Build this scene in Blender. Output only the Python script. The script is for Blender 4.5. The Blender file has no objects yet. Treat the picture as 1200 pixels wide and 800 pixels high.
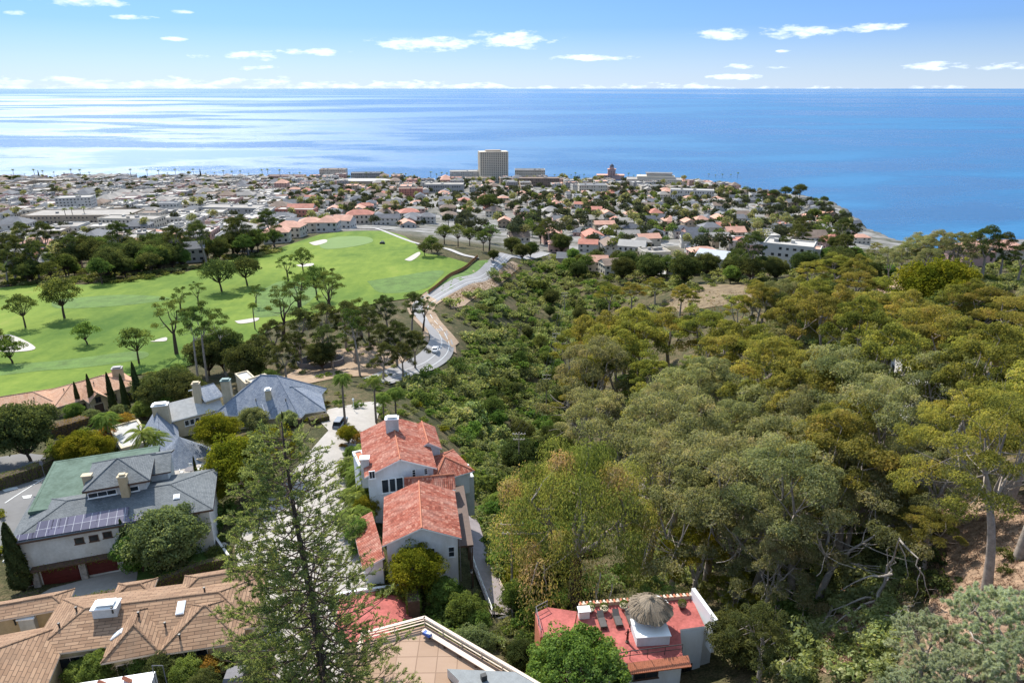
import bpy, math, random
import numpy as np
from mathutils import Vector, Matrix
R_ = math.radians
SC = bpy.context.scene
COL = SC.collection
# ------------------------------------------------------------------ camera
CZ, PITCH, FPX = 180.0, 20.37, 800.0
cam = bpy.data.objects.new('camera', bpy.data.cameras.new('camera'))
COL.objects.link(cam); SC.camera = cam
cam.location = (0, 0, CZ)
cam.rotation_euler = (R_(90 - PITCH), 0, 0)
cam.data.sensor_width = 36; cam.data.lens = 24
cam.data.clip_start = 1; cam.data.clip_end = 200000
# ------------------------------------------------------------------ light
SUN_AZ, SUN_EL = -30.0, 46.0            # degrees clockwise from straight ahead, elevation
W = bpy.data.worlds.new('World'); SC.world = W; W.use_nodes = True
def sundir():
    a, e = R_(SUN_AZ), R_(SUN_EL)
    return Vector((math.sin(a)*math.cos(e), math.cos(a)*math.cos(e), math.sin(e)))
sl = bpy.data.lights.new('sun', 'SUN'); sl.energy = 3.5; sl.angle = R_(0.5); sl.color = (1.0, .95, .87)
so = bpy.data.objects.new('sun', sl); COL.objects.link(so)
so.rotation_euler = sundir().to_track_quat('Z', 'Y').to_euler()
vs = SC.view_settings
SC.display_settings.display_device = 'sRGB'
vs.view_transform = 'Standard'; vs.look = 'None'; vs.exposure = 1.12; vs.gamma = 1.0; vs.use_curve_mapping = False
SC.cycles.max_bounces = 6; SC.cycles.diffuse_bounces = 3; SC.cycles.transparent_max_bounces = 6
SC.cycles.sample_clamp_indirect = 6
try:
    SC.cycles.use_denoising = True
except Exception: pass

_p = R_(PITCH)
FW = np.array([0, math.cos(_p), -math.sin(_p)]); UP = np.array([0, math.sin(_p), math.cos(_p)]); RT = np.array([1., 0, 0])
EYE = np.array([0, 0, CZ])
def ray(px, py):
    return FW + RT*(px-600)/FPX + UP*(400-py)/FPX
def at_z(px, py, z):
    d = ray(px, py); t = (z-CZ)/d[2]
    return EYE + d*t
def at_depth(px, py, t):
    return EYE + ray(px, py)*t
def dp(px, py, drop):                     # point where the line of sight has dropped so many metres
    return at_z(px, py, CZ-drop)
def proj(p):
    q = np.asarray(p, float)-EYE; t = q@FW
    return 600+FPX*(q@RT)/t, 400-FPX*(q@UP)/t, t

# sky: Nishita with real-world direction clouds
def build_sky():
    nt = W.node_tree; N = nt.nodes; L = nt.links; N.clear()
    out = N.new('ShaderNodeOutputWorld'); bg = N.new('ShaderNodeBackground')
    sky = N.new('ShaderNodeTexSky'); sky.sky_type = 'NISHITA'; sky.sun_disc = False
    sky.sun_elevation = R_(SUN_EL); sky.sun_rotation = R_(SUN_AZ)
    sky.air_density = 1.3; sky.dust_density = 0.2; sky.ozone_density = 3.0; sky.altitude = 200
    tc = N.new('ShaderNodeTexCoord'); sep = N.new('ShaderNodeSeparateXYZ'); L.new(tc.outputs['Generated'], sep.inputs[0])
    def m(op, a, b=None, c=None, clamp=False):
        n = N.new('ShaderNodeMath'); n.operation = op; n.use_clamp = clamp
        for i, v in enumerate((a, b, c)):
            if v is None: continue
            if hasattr(v, 'is_linked'): L.new(v, n.inputs[i])
            else: n.inputs[i].default_value = v
        return n.outputs[0]
    az = m('ARCTAN2', sep.outputs[0], sep.outputs[1]); el = m('ARCSINE', sep.outputs[2])
    cmb = N.new('ShaderNodeCombineXYZ'); L.new(m('MULTIPLY', az, 1.0), cmb.inputs[0]); L.new(m('MULTIPLY', el, 3.4), cmb.inputs[1])
    no = N.new('ShaderNodeTexNoise'); no.inputs['Scale'].default_value = 34; no.inputs['Detail'].default_value = 7; no.inputs['Roughness'].default_value = .62
    L.new(cmb.outputs[0], no.inputs['Vector']); nz = no.outputs['Fac']
    no2 = N.new('ShaderNodeTexNoise'); no2.inputs['Scale'].default_value = 7; no2.inputs['Detail'].default_value = 3
    L.new(cmb.outputs[0], no2.inputs['Vector'])
    blobs = [(298,65,30,6),(600,47,58,10),(500,52,64,9),(305,80,26,4),(845,41,36,7),(935,37,42,7),(1026,32,34,5),(1093,78,36,5),
             (860,79,24,4),(695,68,56,4),(95,2,42,5),(158,20,22,3),(365,61,48,4),(862,90,34,4),(205,46,14,2.5),(232,66,14,3),(910,80,20,2.5),
             (215,15,12,2.5),(18,16,10,2.5),(920,60,10,2),(1180,78,30,4),(620,-40,80,14),(300,-70,90,14),(-200,40,60,9),(1350,50,60,9),(1500,20,70,8),(-350,30,60,6),(1000,-60,90,12)]
    tot = None
    for (x, y, w, h) in blobs:
        d = ray(x, y); d = d/np.linalg.norm(d); a0 = math.atan2(d[0], d[1]); e0 = math.asin(d[2])
        aw, eh = w/FPX*.98, h/FPX*1.0
        u = m('MULTIPLY', m('SUBTRACT', az, a0), 1/aw); v = m('MULTIPLY', m('SUBTRACT', el, e0), 1/eh)
        r2 = m('ADD', m('MULTIPLY', u, u), m('MULTIPLY', v, v))
        q = m('MAXIMUM', m('SUBTRACT', 1.0, r2), -2.0)
        tot = q if tot is None else m('MAXIMUM', tot, q)
    f1 = m('MULTIPLY', m('ADD', m('MULTIPLY', tot, .8), m('MULTIPLY', m('SUBTRACT', nz, .54), 3.4)), 1.2, clamp=True)
    f1 = m('MULTIPLY', f1, m('MULTIPLY', m('ADD', tot, .75), 1.0, clamp=True))
    # bank of cumulus on the horizon, taller ahead and to the left than to the right
    top = m('ADD', m('MULTIPLY', m('SUBTRACT', no2.outputs['Fac'], .5), .02), m('MULTIPLY_ADD', az, -.010, .009))
    top = m('ADD', top, m('MULTIPLY', m('SUBTRACT', nz, .5), .016))
    f2 = m('MULTIPLY', m('SUBTRACT', top, el), 150, clamp=True)
    f2 = m('MULTIPLY', f2, m('MULTIPLY_ADD', nz, 3.2, -1.05, clamp=True))
    veil = m('MULTIPLY', m('SUBTRACT', .075, el), 8.0, clamp=True)
    fac = m('MAXIMUM', f1, f2); fac = m('MAXIMUM', fac, m('MULTIPLY', veil, .62))
    # deepen the blue low down; upper sky brightened to add fill light
    hs = N.new('ShaderNodeHueSaturation'); hs.inputs['Saturation'].default_value = SKY_SAT; hs.inputs['Value'].default_value = SKY_VAL; hs.inputs['Hue'].default_value = .505
    L.new(sky.outputs[0], hs.inputs['Color'])
    low = m('MULTIPLY', m('SUBTRACT', el, .15), 2.0, clamp=True)
    tn = N.new('ShaderNodeMixRGB'); L.new(low, tn.inputs[0]); tn.inputs[1].default_value = SKY_LOW; tn.inputs[2].default_value = (1.50, 1.32, 1.02, 1)
    tm = N.new('ShaderNodeMixRGB'); tm.blend_type = 'MULTIPLY'; tm.inputs[0].default_value = 1; L.new(hs.outputs[0], tm.inputs[1]); L.new(tn.outputs[0], tm.inputs[2])
    hs = tm
    mx = N.new('ShaderNodeMixRGB'); L.new(fac, mx.inputs[0]); L.new(hs.outputs[0], mx.inputs[1])
    mx.inputs[2].default_value = CLOUD
    L.new(mx.outputs[0], bg.inputs[0]); bg.inputs[1].default_value = 0.15
    L.new(bg.outputs[0], out.inputs[0])
SKY_LOW = (.150, .235, .46, 1)
SKY_SAT, SKY_VAL, CLOUD = .95, 1.0, (3.5, 3.9, 4.6, 1)
build_sky()

# ------------------------------------------------------------------ materials
MATS = {}
def nodemat(name):
    m = bpy.data.materials.new(name); m.use_nodes = True; nt = m.node_tree
    return m, nt, nt.nodes['Principled BSDF']
def vec(nt, src='Object', scale=None):
    if src == 'World':
        g = nt.nodes.new('ShaderNodeNewGeometry'); o = g.outputs['Position']
    else:
        g = nt.nodes.new('ShaderNodeTexCoord'); o = g.outputs[src]
    if scale:
        mp = nt.nodes.new('ShaderNodeMapping'); mp.inputs['Scale'].default_value = scale
        nt.links.new(o, mp.inputs[0]); o = mp.outputs[0]
    return o
def noise(nt, v, scale, detail=3, rough=.55):
    n = nt.nodes.new('ShaderNodeTexNoise'); n.inputs['Scale'].default_value = scale; n.inputs['Detail'].default_value = detail
    n.inputs['Roughness'].default_value = rough; nt.links.new(v, n.inputs['Vector']); return n.outputs['Fac']
def ramp(nt, f, stops):
    r = nt.nodes.new('ShaderNodeValToRGB'); nt.links.new(f, r.inputs[0]); e = r.color_ramp.elements
    e[0].position, e[0].color = stops[0][0], (*stops[0][1], 1); e[1].position, e[1].color = stops[-1][0], (*stops[-1][1], 1)
    for p, c in stops[1:-1]:
        k = e.new(p); k.color = (*c, 1)
    return r.outputs[0]
def mixc(nt, f, a, b, mode='MIX'):
    n = nt.nodes.new('ShaderNodeMixRGB'); n.blend_type = mode
    for i, v in enumerate((f, a, b)):
        if hasattr(v, 'is_linked'): nt.links.new(v, n.inputs[i])
        elif isinstance(v, (int, float)): n.inputs[i].default_value = v
        else: n.inputs[i].default_value = (*v, 1)
    return n.outputs[0]
def mth(nt, op, a, b=None, clamp=False):
    n = nt.nodes.new('ShaderNodeMath'); n.operation = op; n.use_clamp = clamp
    for i, v in enumerate((a, b)):
        if v is None: continue
        if hasattr(v, 'is_linked'): nt.links.new(v, n.inputs[i])
        else: n.inputs[i].default_value = v
    return n.outputs[0]
def bump(nt, b, h, strength=.4, dist=.05):
    n = nt.nodes.new('ShaderNodeBump'); n.inputs['Strength'].default_value = strength; n.inputs['Distance'].default_value = dist
    nt.links.new(h, n.inputs['Height']); nt.links.new(n.outputs[0], b.inputs['Normal'])
def plain(name, c, rough=.8, var=.25, scale=.8, src='World', metal=0, bmp=0, c2=None, spec=.3):
    if name in MATS: return MATS[name]
    m, nt, b = nodemat(name); v = vec(nt, src)
    n1 = noise(nt, v, scale, 5, .6); n2 = noise(nt, v, scale*7, 3)
    f = mth(nt, 'ADD', mth(nt, 'MULTIPLY', n1, .65), mth(nt, 'MULTIPLY', n2, .35))
    lo = tuple(x*(1-var) for x in c); hi = tuple(min(1, x*(1+var)) for x in (c2 or c))
    nt.links.new(ramp(nt, f, [(.32, lo), (.68, hi)]), b.inputs['Base Color'])
    b.inputs['Roughness'].default_value = rough; b.inputs['Metallic'].default_value = metal
    b.inputs['Specular IOR Level'].default_value = spec
    if bmp: bump(nt, b, n2, bmp, .05)
    MATS[name] = m; return m
def leafmat(name, cols, trans=.38, hue=.04, val=.35, rust=None):
    m, nt, b = nodemat(name)
    nt.nodes.remove(b); out = nt.nodes['Material Output']
    at = nt.nodes.new('ShaderNodeAttribute'); at.attribute_name = 'tint'
    oi = nt.nodes.new('ShaderNodeObjectInfo'); wv = vec(nt, 'World')
    f = mth(nt, 'ADD', mth(nt, 'MULTIPLY', at.outputs['Fac'], .6), mth(nt, 'MULTIPLY', mth(nt, 'SUBTRACT', noise(nt, wv, .22, 2), .28), .9))
    k = len(cols); c = ramp(nt, f, [(.12+.8*i/(k-1), cols[i]) for i in range(k)])
    hs = nt.nodes.new('ShaderNodeHueSaturation'); nt.links.new(c, hs.inputs['Color'])
    nt.links.new(mth(nt, 'ADD', mth(nt, 'MULTIPLY', oi.outputs['Random'], hue), .5-hue/2), hs.inputs['Hue'])
    r2 = mth(nt, 'FRACT', mth(nt, 'MULTIPLY', oi.outputs['Random'], 17.3))
    nt.links.new(mth(nt, 'ADD', mth(nt, 'MULTIPLY', r2, val), 1-val/2), hs.inputs['Value'])
    d = nt.nodes.new('ShaderNodeBsdfDiffuse'); t = nt.nodes.new('ShaderNodeBsdfTranslucent'); mx = nt.nodes.new('ShaderNodeMixShader')
    nt.links.new(hs.outputs[0], d.inputs[0])
    tc = mixc(nt, 1.0, hs.outputs[0], (1.25, 1.2, .7), 'MULTIPLY'); nt.links.new(tc, t.inputs[0])
    mx.inputs[0].default_value = trans; nt.links.new(d.outputs[0], mx.inputs[1]); nt.links.new(t.outputs[0], mx.inputs[2])
    nt.links.new(mx.outputs[0], out.inputs[0]); MATS[name] = m; return m
def tilemat(name, cols, pu, pv, mode='barrel', rough=.85, bmp=.8, grime=None, mort=None, off=.5, ms=.09):
    """roof coverings laid in the metre-scaled UV of each slope; u runs along the eave, v up the slope"""
    m, nt, b = nodemat(name); uv = vec(nt, 'UV')
    br = nt.nodes.new('ShaderNodeTexBrick'); nt.links.new(uv, br.inputs['Vector'])
    br.inputs['Scale'].default_value = 1.0; br.inputs['Brick Width'].default_value = pu; br.inputs['Row Height'].default_value = pv
    br.inputs['Mortar Size'].default_value = .02 if mode == 'barrel' else ms*pv; br.inputs['Mortar Smooth'].default_value = .3; br.offset = 0 if mode == 'barrel' else off
    br.inputs['Color1'].default_value = (0, 0, 0, 1); br.inputs['Color2'].default_value = (1, 1, 1, 1); br.inputs['Mortar'].default_value = (.5, .5, .5, 1)
    sp = nt.nodes.new('ShaderNodeSeparateColor'); nt.links.new(br.outputs['Color'], sp.inputs[0])
    wv = noise(nt, vec(nt, 'UV', (.35, 1.3, 1)), 1.0, 5, .7)
    f = mth(nt, 'ADD', mth(nt, 'MULTIPLY', sp.outputs[0], .5), mth(nt, 'MULTIPLY', wv, .5))
    k = len(cols); c = ramp(nt, f, [(.12+.76*i/(k-1), cols[i]) for i in range(k)])
    if mort: c = mixc(nt, br.outputs['Fac'], c, mort)
    if grime:
        g = ramp(nt, noise(nt, vec(nt, 'UV', (1, .25, 1)), .6, 5, .7), [(.45, (0, 0, 0)), (.75, (1, 1, 1))])
        c = mixc(nt, mth(nt, 'MULTIPLY', g, .5), c, grime)
    nt.links.new(c, b.inputs['Base Color']); b.inputs['Roughness'].default_value = rough; b.inputs['Specular IOR Level'].default_value = .2
    # height: a saw tooth up the slope, rounded barrels across
    s = nt.nodes.new('ShaderNodeSeparateXYZ'); nt.links.new(uv, s.inputs[0])
    saw = mth(nt, 'SUBTRACT', 1.0, mth(nt, 'FRACT', mth(nt, 'DIVIDE', s.outputs[1], pv)))
    if mode == 'barrel':
        wob = mth(nt, 'ADD', s.outputs[0], mth(nt, 'MULTIPLY', wv, .05))
        x = mth(nt, 'ABSOLUTE', mth(nt, 'SINE', mth(nt, 'MULTIPLY', wob, math.pi/pu)))
        h = mth(nt, 'ADD', mth(nt, 'MULTIPLY', x, .8), mth(nt, 'MULTIPLY', saw, .35))
    else:
        h = mth(nt, 'ADD', mth(nt, 'MULTIPLY', saw, .7), mth(nt, 'MULTIPLY', sp.outputs[0], .25))
    bump(nt, b, h, bmp, .09 if mode == 'barrel' else .06)
    MATS[name] = m; return m

plain('white_stucco', (.52, .52, .50), .85, .16, .5); plain('cream_stucco', (.52, .44, .31), .85, .12, .5)
plain('tan_stucco', (.46, .36, .22), .85, .14, .5); plain('off_white', (.60, .58, .55), .8, .12, 1.2)
plain('blue_white', (.62, .64, .66), .7, .06, .6); plain('white_paint', (.78, .78, .76), .5, .06, 1)
for _n in ('white_stucco', 'cream_stucco', 'tan_stucco', 'blue_white', 'off_white'):
    _m = MATS[_n]; _nt = _m.node_tree; _b = _nt.nodes['Principled BSDF']; _c = _b.inputs['Base Color'].links[0].from_socket
    _g = ramp(_nt, noise(_nt, vec(_nt, 'World', (.55, .55, .2)), 1.0, 6, .7), [(.40, (1.04, 1.04, 1.04)), (.75, (.78, .75, .70))]); _nt.links.new(mixc(_nt, 1.0, _c, _g, 'MULTIPLY'), _b.inputs['Base Color'])
    bump(_nt, _b, noise(_nt, vec(_nt, 'World'), 14, 3), .25, .02)
plain('brown_wood', (.085, .05, .035), .6, .3, 2); plain('redbrown_door', (.10, .022, .018), .45, .2, 2)
plain('dark_metal', (.03, .03, .03), .45, .2, 3); plain('grey_roofing', (.22, .23, .23), .9, .18, 1.2)
plain('green_roofing', (.065, .105, .07), .9, .3, .35, c2=(.09, .13, .10)); plain('light_gravel', (.40, .39, .37), .95, .2, 1.5)
plain('copper_green', (.12, .2, .19), .6, .2, 3); plain('brick_red', (.28, .13, .08), .85, .35, 5)
plain('brick_tan', (.42, .28, .20), .85, .3, 5); plain('stone_grey', (.28, .25, .22), .9, .45, 2.2)
plain('terracotta', (.42, .15, .08), .75, .25, 4); plain('thatch', (.24, .19, .135), .95, .35, 9, bmp=.8)
plain('red_paving', (.29, .066, .053), .75, .28, .45, c2=(.37, .10, .085)); plain('pale_paving', (.33, .30, .265), .9, .16, .25, bmp=.1)
plain('asphalt', (.15, .145, .14), .92, .16, .12); plain('asphalt_light', (.25, .24, .235), .92, .14, .15)
plain('road_paint', (.5, .5, .48), .7, .12, 1.5); plain('concrete', (.36, .34, .32), .9, .2, .5)
plain('deck_path', (.24, .205, .20), .85, .18, .8); plain('bark_grey', (.27, .225, .185), .9, .45, 1.6, 'Object', bmp=.5)
plain('bark_brown', (.075, .052, .038), .95, .45, 2.2, 'Object', bmp=.5); plain('bark_pale', (.29, .25, .21), .85, .35, 1.8, 'Object')
plain('bark_palm', (.13, .105, .085), .95, .35, 3, 'Object'); plain('sand', (.42, .38, .33), .95, .12, .3)
plain('lounger_cloth', (.085, .075, .07), .8, .2, 5); plain('plaster_white', (.72, .72, .70), .7, .1, 1)
plain('blue_plastic', (.03, .10, .38), .4, .2, 3); plain('tyre_rubber', (.015, .015, .015), .8, .1, 3)
plain('car_white', (.70, .70, .70), .25, .02, 1, spec=.5); plain('car_grey', (.20, .215, .235), .25, .03, 1, spec=.5); plain('car_dark', (.03, .032, .038), .25, .05, 1, spec=.5)
plain('fence_grey', (.16, .15, .155), .85, .25, 1); plain('rail_wood', (.62, .50, .40), .7, .12, 2); plain('rust_leaf', (.28, .12, .04), .9, .4, 3)
def glass(name, c=(.02, .025, .03), r=.08):
    m, nt, b = nodemat(name); b.inputs['Base Color'].default_value = (*c, 1); b.inputs['Roughness'].default_value = r
    v = noise(nt, vec(nt, 'World'), .9, 2); nt.links.new(ramp(nt, v, [(.3, tuple(x*.6 for x in c)), (.7, tuple(x*1.8 for x in c))]), b.inputs['Base Color'])
    MATS[name] = m; return m
glass('window_glass'); glass('skylight_glass', (.5, .52, .55), .2); glass('car_glass', (.015, .018, .02), .05)
def panelmat(name, c, pu, pv):
    m, nt, b = nodemat(name); uv = vec(nt, 'UV'); br = nt.nodes.new('ShaderNodeTexBrick'); nt.links.new(uv, br.inputs['Vector']); br.offset = 0
    br.inputs['Scale'].default_value = 1; br.inputs['Brick Width'].default_value = pu; br.inputs['Row Height'].default_value = pv; br.inputs['Mortar Size'].default_value = .03
    br.inputs['Color1'].default_value = (*c, 1); br.inputs['Color2'].default_value = (*[x*1.5 for x in c], 1); br.inputs['Mortar'].default_value = (.35, .35, .37, 1)
    nt.links.new(br.outputs[0], b.inputs['Base Color']); b.inputs['Roughness'].default_value = .22; MATS[name] = m
panelmat('solar_cells', (.055, .05, .085), 1.0, 1.7)
tilemat('red_barrel_tile', [(.10, .028, .018), (.25, .066, .040), (.34, .105, .066), (.48, .28, .20)], .29, .42, grime=(.50, .33, .26), bmp=1.0)
tilemat('tan_barrel_tile', [(.33, .17, .10), (.45, .25, .155), (.52, .33, .22)], .30, .45, grime=(.5, .38, .28))
tilemat('brown_shingle', [(.17, .10, .06), (.27, .165, .10), (.35, .225, .14)], 1.3, .36, 'flat', grime=(.22, .15, .10), mort=(.09, .055, .038), bmp=1.0)
tilemat('slate_shingle', [(.12, .145, .19), (.17, .20, .25), (.26, .28, .32)], .4, .25, 'flat', grime=(.36, .37, .38), mort=(.09, .10, .13))
tilemat('grey_shingle', [(.085, .095, .10), (.12, .13, .135), (.16, .17, .175)], .4, .22, 'flat', grime=(.2, .21, .21), mort=(.06, .07, .075))
tilemat('deck_tiles', [(.27, .175, .115), (.31, .21, .145), (.36, .25, .18)], 1.9, 1.9, 'flat', bmp=.05, mort=(.22, .145, .10), off=0, ms=.03)

leafmat('leaf_eucalyptus', [(0.063, 0.077, 0.022), (0.182, 0.187, 0.047), (0.319, 0.295, 0.068), (0.403, 0.310, 0.094)], .5, .05, .5)
leafmat('leaf_eucalyptus_dull', [(0.108, 0.122, 0.055), (0.194, 0.208, 0.098), (0.302, 0.294, 0.144), (0.374, 0.302, 0.159)], .5, .04, .4)
leafmat('leaf_weeping', [(0.090, 0.120, 0.032), (0.180, 0.210, 0.053), (0.284, 0.277, 0.074), (0.450, 0.300, 0.166)], .5, .02, .2)
leafmat('leaf_dark', [(0.043, 0.061, 0.025), (0.089, 0.109, 0.040), (0.159, 0.172, 0.057)], .5, .06, .4)
leafmat('leaf_oak', [(0.046, 0.070, 0.024), (0.106, 0.145, 0.043), (0.194, 0.232, 0.068)], .5, .06, .4)
leafmat('leaf_bright', [(0.069, 0.115, 0.029), (0.138, 0.207, 0.052), (0.230, 0.310, 0.086)], .5, .05, .35)
leafmat('leaf_fresh', [(0.056, 0.107, 0.025), (0.139, 0.227, 0.050), (0.290, 0.391, 0.126)], .5, .02, .1)
leafmat('leaf_yellow', [(0.075, 0.097, 0.013), (0.172, 0.178, 0.020), (0.301, 0.258, 0.032)], .5, .03, .2)
leafmat('leaf_orange', [(0.134, 0.121, 0.025), (0.296, 0.188, 0.040), (0.444, 0.202, 0.060)], .5, .03, .2)
leafmat('leaf_pine', [(0.110, 0.154, 0.055), (0.231, 0.283, 0.101), (0.390, 0.411, 0.182)], .5, .02, .2)
leafmat('leaf_glaucous', [(.26, .30, .20), (.40, .44, .31), (.58, .60, .45)], .5, .02, .2)
leafmat('leaf_palm', [(0.095, 0.148, 0.031), (0.192, 0.243, 0.052), (0.347, 0.382, 0.104)], .5, .03, .3)
leafmat('leaf_chaparral', [(0.095, 0.132, 0.050), (0.176, 0.221, 0.089), (0.271, 0.302, 0.126), (0.391, 0.365, 0.215)], .5, .08, .7)
leafmat('leaf_sage', [(0.128, 0.151, 0.068), (0.227, 0.257, 0.113), (0.363, 0.378, 0.181)], .5, .06, .45)
leafmat('leaf_far', [(.030, .038, .026), (.060, .070, .042), (.105, .112, .062)], .35, .05, .5)
leafmat('leaf_hedge', [(0.053, 0.105, 0.021), (0.135, 0.180, 0.030), (0.300, 0.195, 0.053)], .5, .02, .2)

# ------------------------------------------------------------------ mesh helpers
def uv_faces(P, N):
    if abs(N[2]) > .995 or np.linalg.norm(N) < 1e-9: u = np.array([1., 0, 0]); v = np.array([0, 1., 0])
    else:
        u = np.cross([0, 0, 1.], N); u /= np.linalg.norm(u); v = np.cross(N, u)
    return P@u, P@v
class MB:
    def __init__(s): s.v = []; s.f = []; s.m = []; s.uvf = {}; s.mats = []
    def mi(s, m):
        if m not in s.mats: s.mats.append(m)
        return s.mats.index(m)
    def face(s, pts, m, uvdir=None):
        i = len(s.v); s.v += [tuple(map(float, p)) for p in pts]; s.f.append(tuple(range(i, i+len(pts)))); s.m.append(s.mi(m))
        if uvdir is not None: s.uvf[len(s.f)-1] = uvdir
    def hexa(s, b, t, m):                       # bottom ring, top ring (counter-clockwise from above)
        n = len(b); s.face(t, m); s.face(b[::-1], m)
        for i in range(n): s.face([b[i], b[(i+1) % n], t[(i+1) % n], t[i]], m)
    def box(s, c, sz, m, rz=0, taper=1.0):
        ca, sa = math.cos(rz), math.sin(rz); h = [a/2 for a in sz]
        def q(x, y, z): return (c[0]+x*ca-y*sa, c[1]+x*sa+y*ca, c[2]+z)
        cs = [(-1, -1), (1, -1), (1, 1), (-1, 1)]
        s.hexa([q(a*h[0], b*h[1], -h[2]) for a, b in cs], [q(a*h[0]*taper, b*h[1]*taper, h[2]) for a, b in cs], m)
    def prism(s, poly, z0, z1, m, mt=None):
        b = [(p[0], p[1], z0) for p in poly]; t = [(p[0], p[1], z1) for p in poly]; n = len(poly)
        s.face(t, mt or m); s.face(b[::-1], m)
        for i in range(n): s.face([b[i], b[(i+1) % n], t[(i+1) % n], t[i]], m)
    def tube(s, pts, rad, m, k=6, cap=True):
        pts = [np.array(p, float) for p in pts]; rad = rad if hasattr(rad, '__len__') else [rad]*len(pts)
        base = len(s.v); mi = s.mi(m); n = len(pts); ref = np.array([.13, .97, .21])
        for i, p in enumerate(pts):
            d = pts[min(i+1, n-1)]-pts[max(i-1, 0)]; d /= (np.linalg.norm(d)+1e-9)
            if abs(d@ref) > .97: ref = np.array([.97, -.1, .21])
            a = np.cross(d, ref); a /= np.linalg.norm(a); b = np.cross(d, a)
            for j in range(k):
                t = 2*math.pi*j/k; s.v.append(tuple(p+rad[i]*(a*math.cos(t)+b*math.sin(t))))
        for i in range(n-1):
            for j in range(k):
                s.f.append((base+i*k+j, base+i*k+(j+1) % k, base+(i+1)*k+(j+1) % k, base+(i+1)*k+j)); s.m.append(mi)
        if cap:
            s.f.append(tuple(base+(n-1)*k+j for j in range(k))); s.m.append(mi); s.f.append(tuple(base+j for j in range(k))[::-1]); s.m.append(mi)
    def lathe(s, c, prof, m, k=16):
        base = len(s.v); mi = s.mi(m)
        for (r, z) in prof:
            for j in range(k):
                t = 2*math.pi*j/k; s.v.append((c[0]+r*math.cos(t), c[1]+r*math.sin(t), c[2]+z))
        for i in range(len(prof)-1):
            for j in range(k): s.f.append((base+i*k+j, base+i*k+(j+1) % k, base+(i+1)*k+(j+1) % k, base+(i+1)*k+j)); s.m.append(mi)
        s.f.append(tuple(base+(len(prof)-1)*k+j for j in range(k))); s.m.append(mi)
        s.f.append(tuple(base+j for j in range(k))[::-1]); s.m.append(mi)
    def mesh(s, name, smooth=False, org=None):
        me = bpy.data.meshes.new(name); V = np.array(s.v, float).reshape(-1, 3)
        if org is not None: V = V-np.asarray(org, float)
        me.from_pydata(V.tolist(), [], s.f)
        for mm in s.mats: me.materials.append(MATS[mm])
        me.polygons.foreach_set('material_index', s.m)
        uvl = me.uv_layers.new(name='UVMap'); uv = np.zeros((len(me.loops), 2)); k = 0
        for fi, f in enumerate(s.f):
            P = V[list(f)]
            if fi in s.uvf:
                u, v = s.uvf[fi]; a, b = P@u, P@v
            else:
                N = np.cross(P[1]-P[0], P[-1]-P[0]); N = N/(np.linalg.norm(N)+1e-12); a, b = uv_faces(P, N)
            uv[k:k+len(f), 0] = a; uv[k:k+len(f), 1] = b; k += len(f)
        uvl.data.foreach_set('uv', uv.ravel())
        if smooth: me.polygons.foreach_set('use_smooth', [True]*len(me.polygons))
        me.update(); return me
    def obj(s, name, parent=None, smooth=False, label=None, cat=None, group=None, kind=None):
        org = None
        if parent is not None:
            org = np.zeros(3); q = parent
            while q is not None: org = org+np.array(q.location); q = q.parent
        me = s.mesh(name, smooth, org); o = bpy.data.objects.new(name, me); COL.objects.link(o)
        if parent is not None: o.parent = parent
        tag(o, label, cat, group, kind); return o
def tag(o, label=None, cat=None, group=None, kind=None):
    if label: o['label'] = label
    if cat: o['category'] = cat
    if group: o['group'] = group
    if kind: o['kind'] = kind
    return o
def root(name, loc, label, cat, group=None, rz=0):
    o = bpy.data.objects.new(name, None); COL.objects.link(o); o.location = tuple(float(a) for a in loc); o.rotation_euler = (0, 0, rz)
    o.empty_display_size = .5
    return tag(o, label, cat, group)
def newobj(name, me, parent=None):
    o = bpy.data.objects.new(name, me); COL.objects.link(o)
    if parent is not None: o.parent = parent
    return o
def copy_tree(o, loc, rz=0, sc=1.0, label=None, group=None):
    c = o.copy(); COL.objects.link(c); c.location = tuple(float(a) for a in loc); c.rotation_euler = (0, 0, rz); c.scale = (sc,)*3 if not hasattr(sc, '__len__') else sc
    if label: c['label'] = label
    if group: c['group'] = group
    def rec(a, b):
        for ch in a.children:
            d = ch.copy(); COL.objects.link(d); d.parent = b; rec(ch, d)
    rec(o, c); return c

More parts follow.
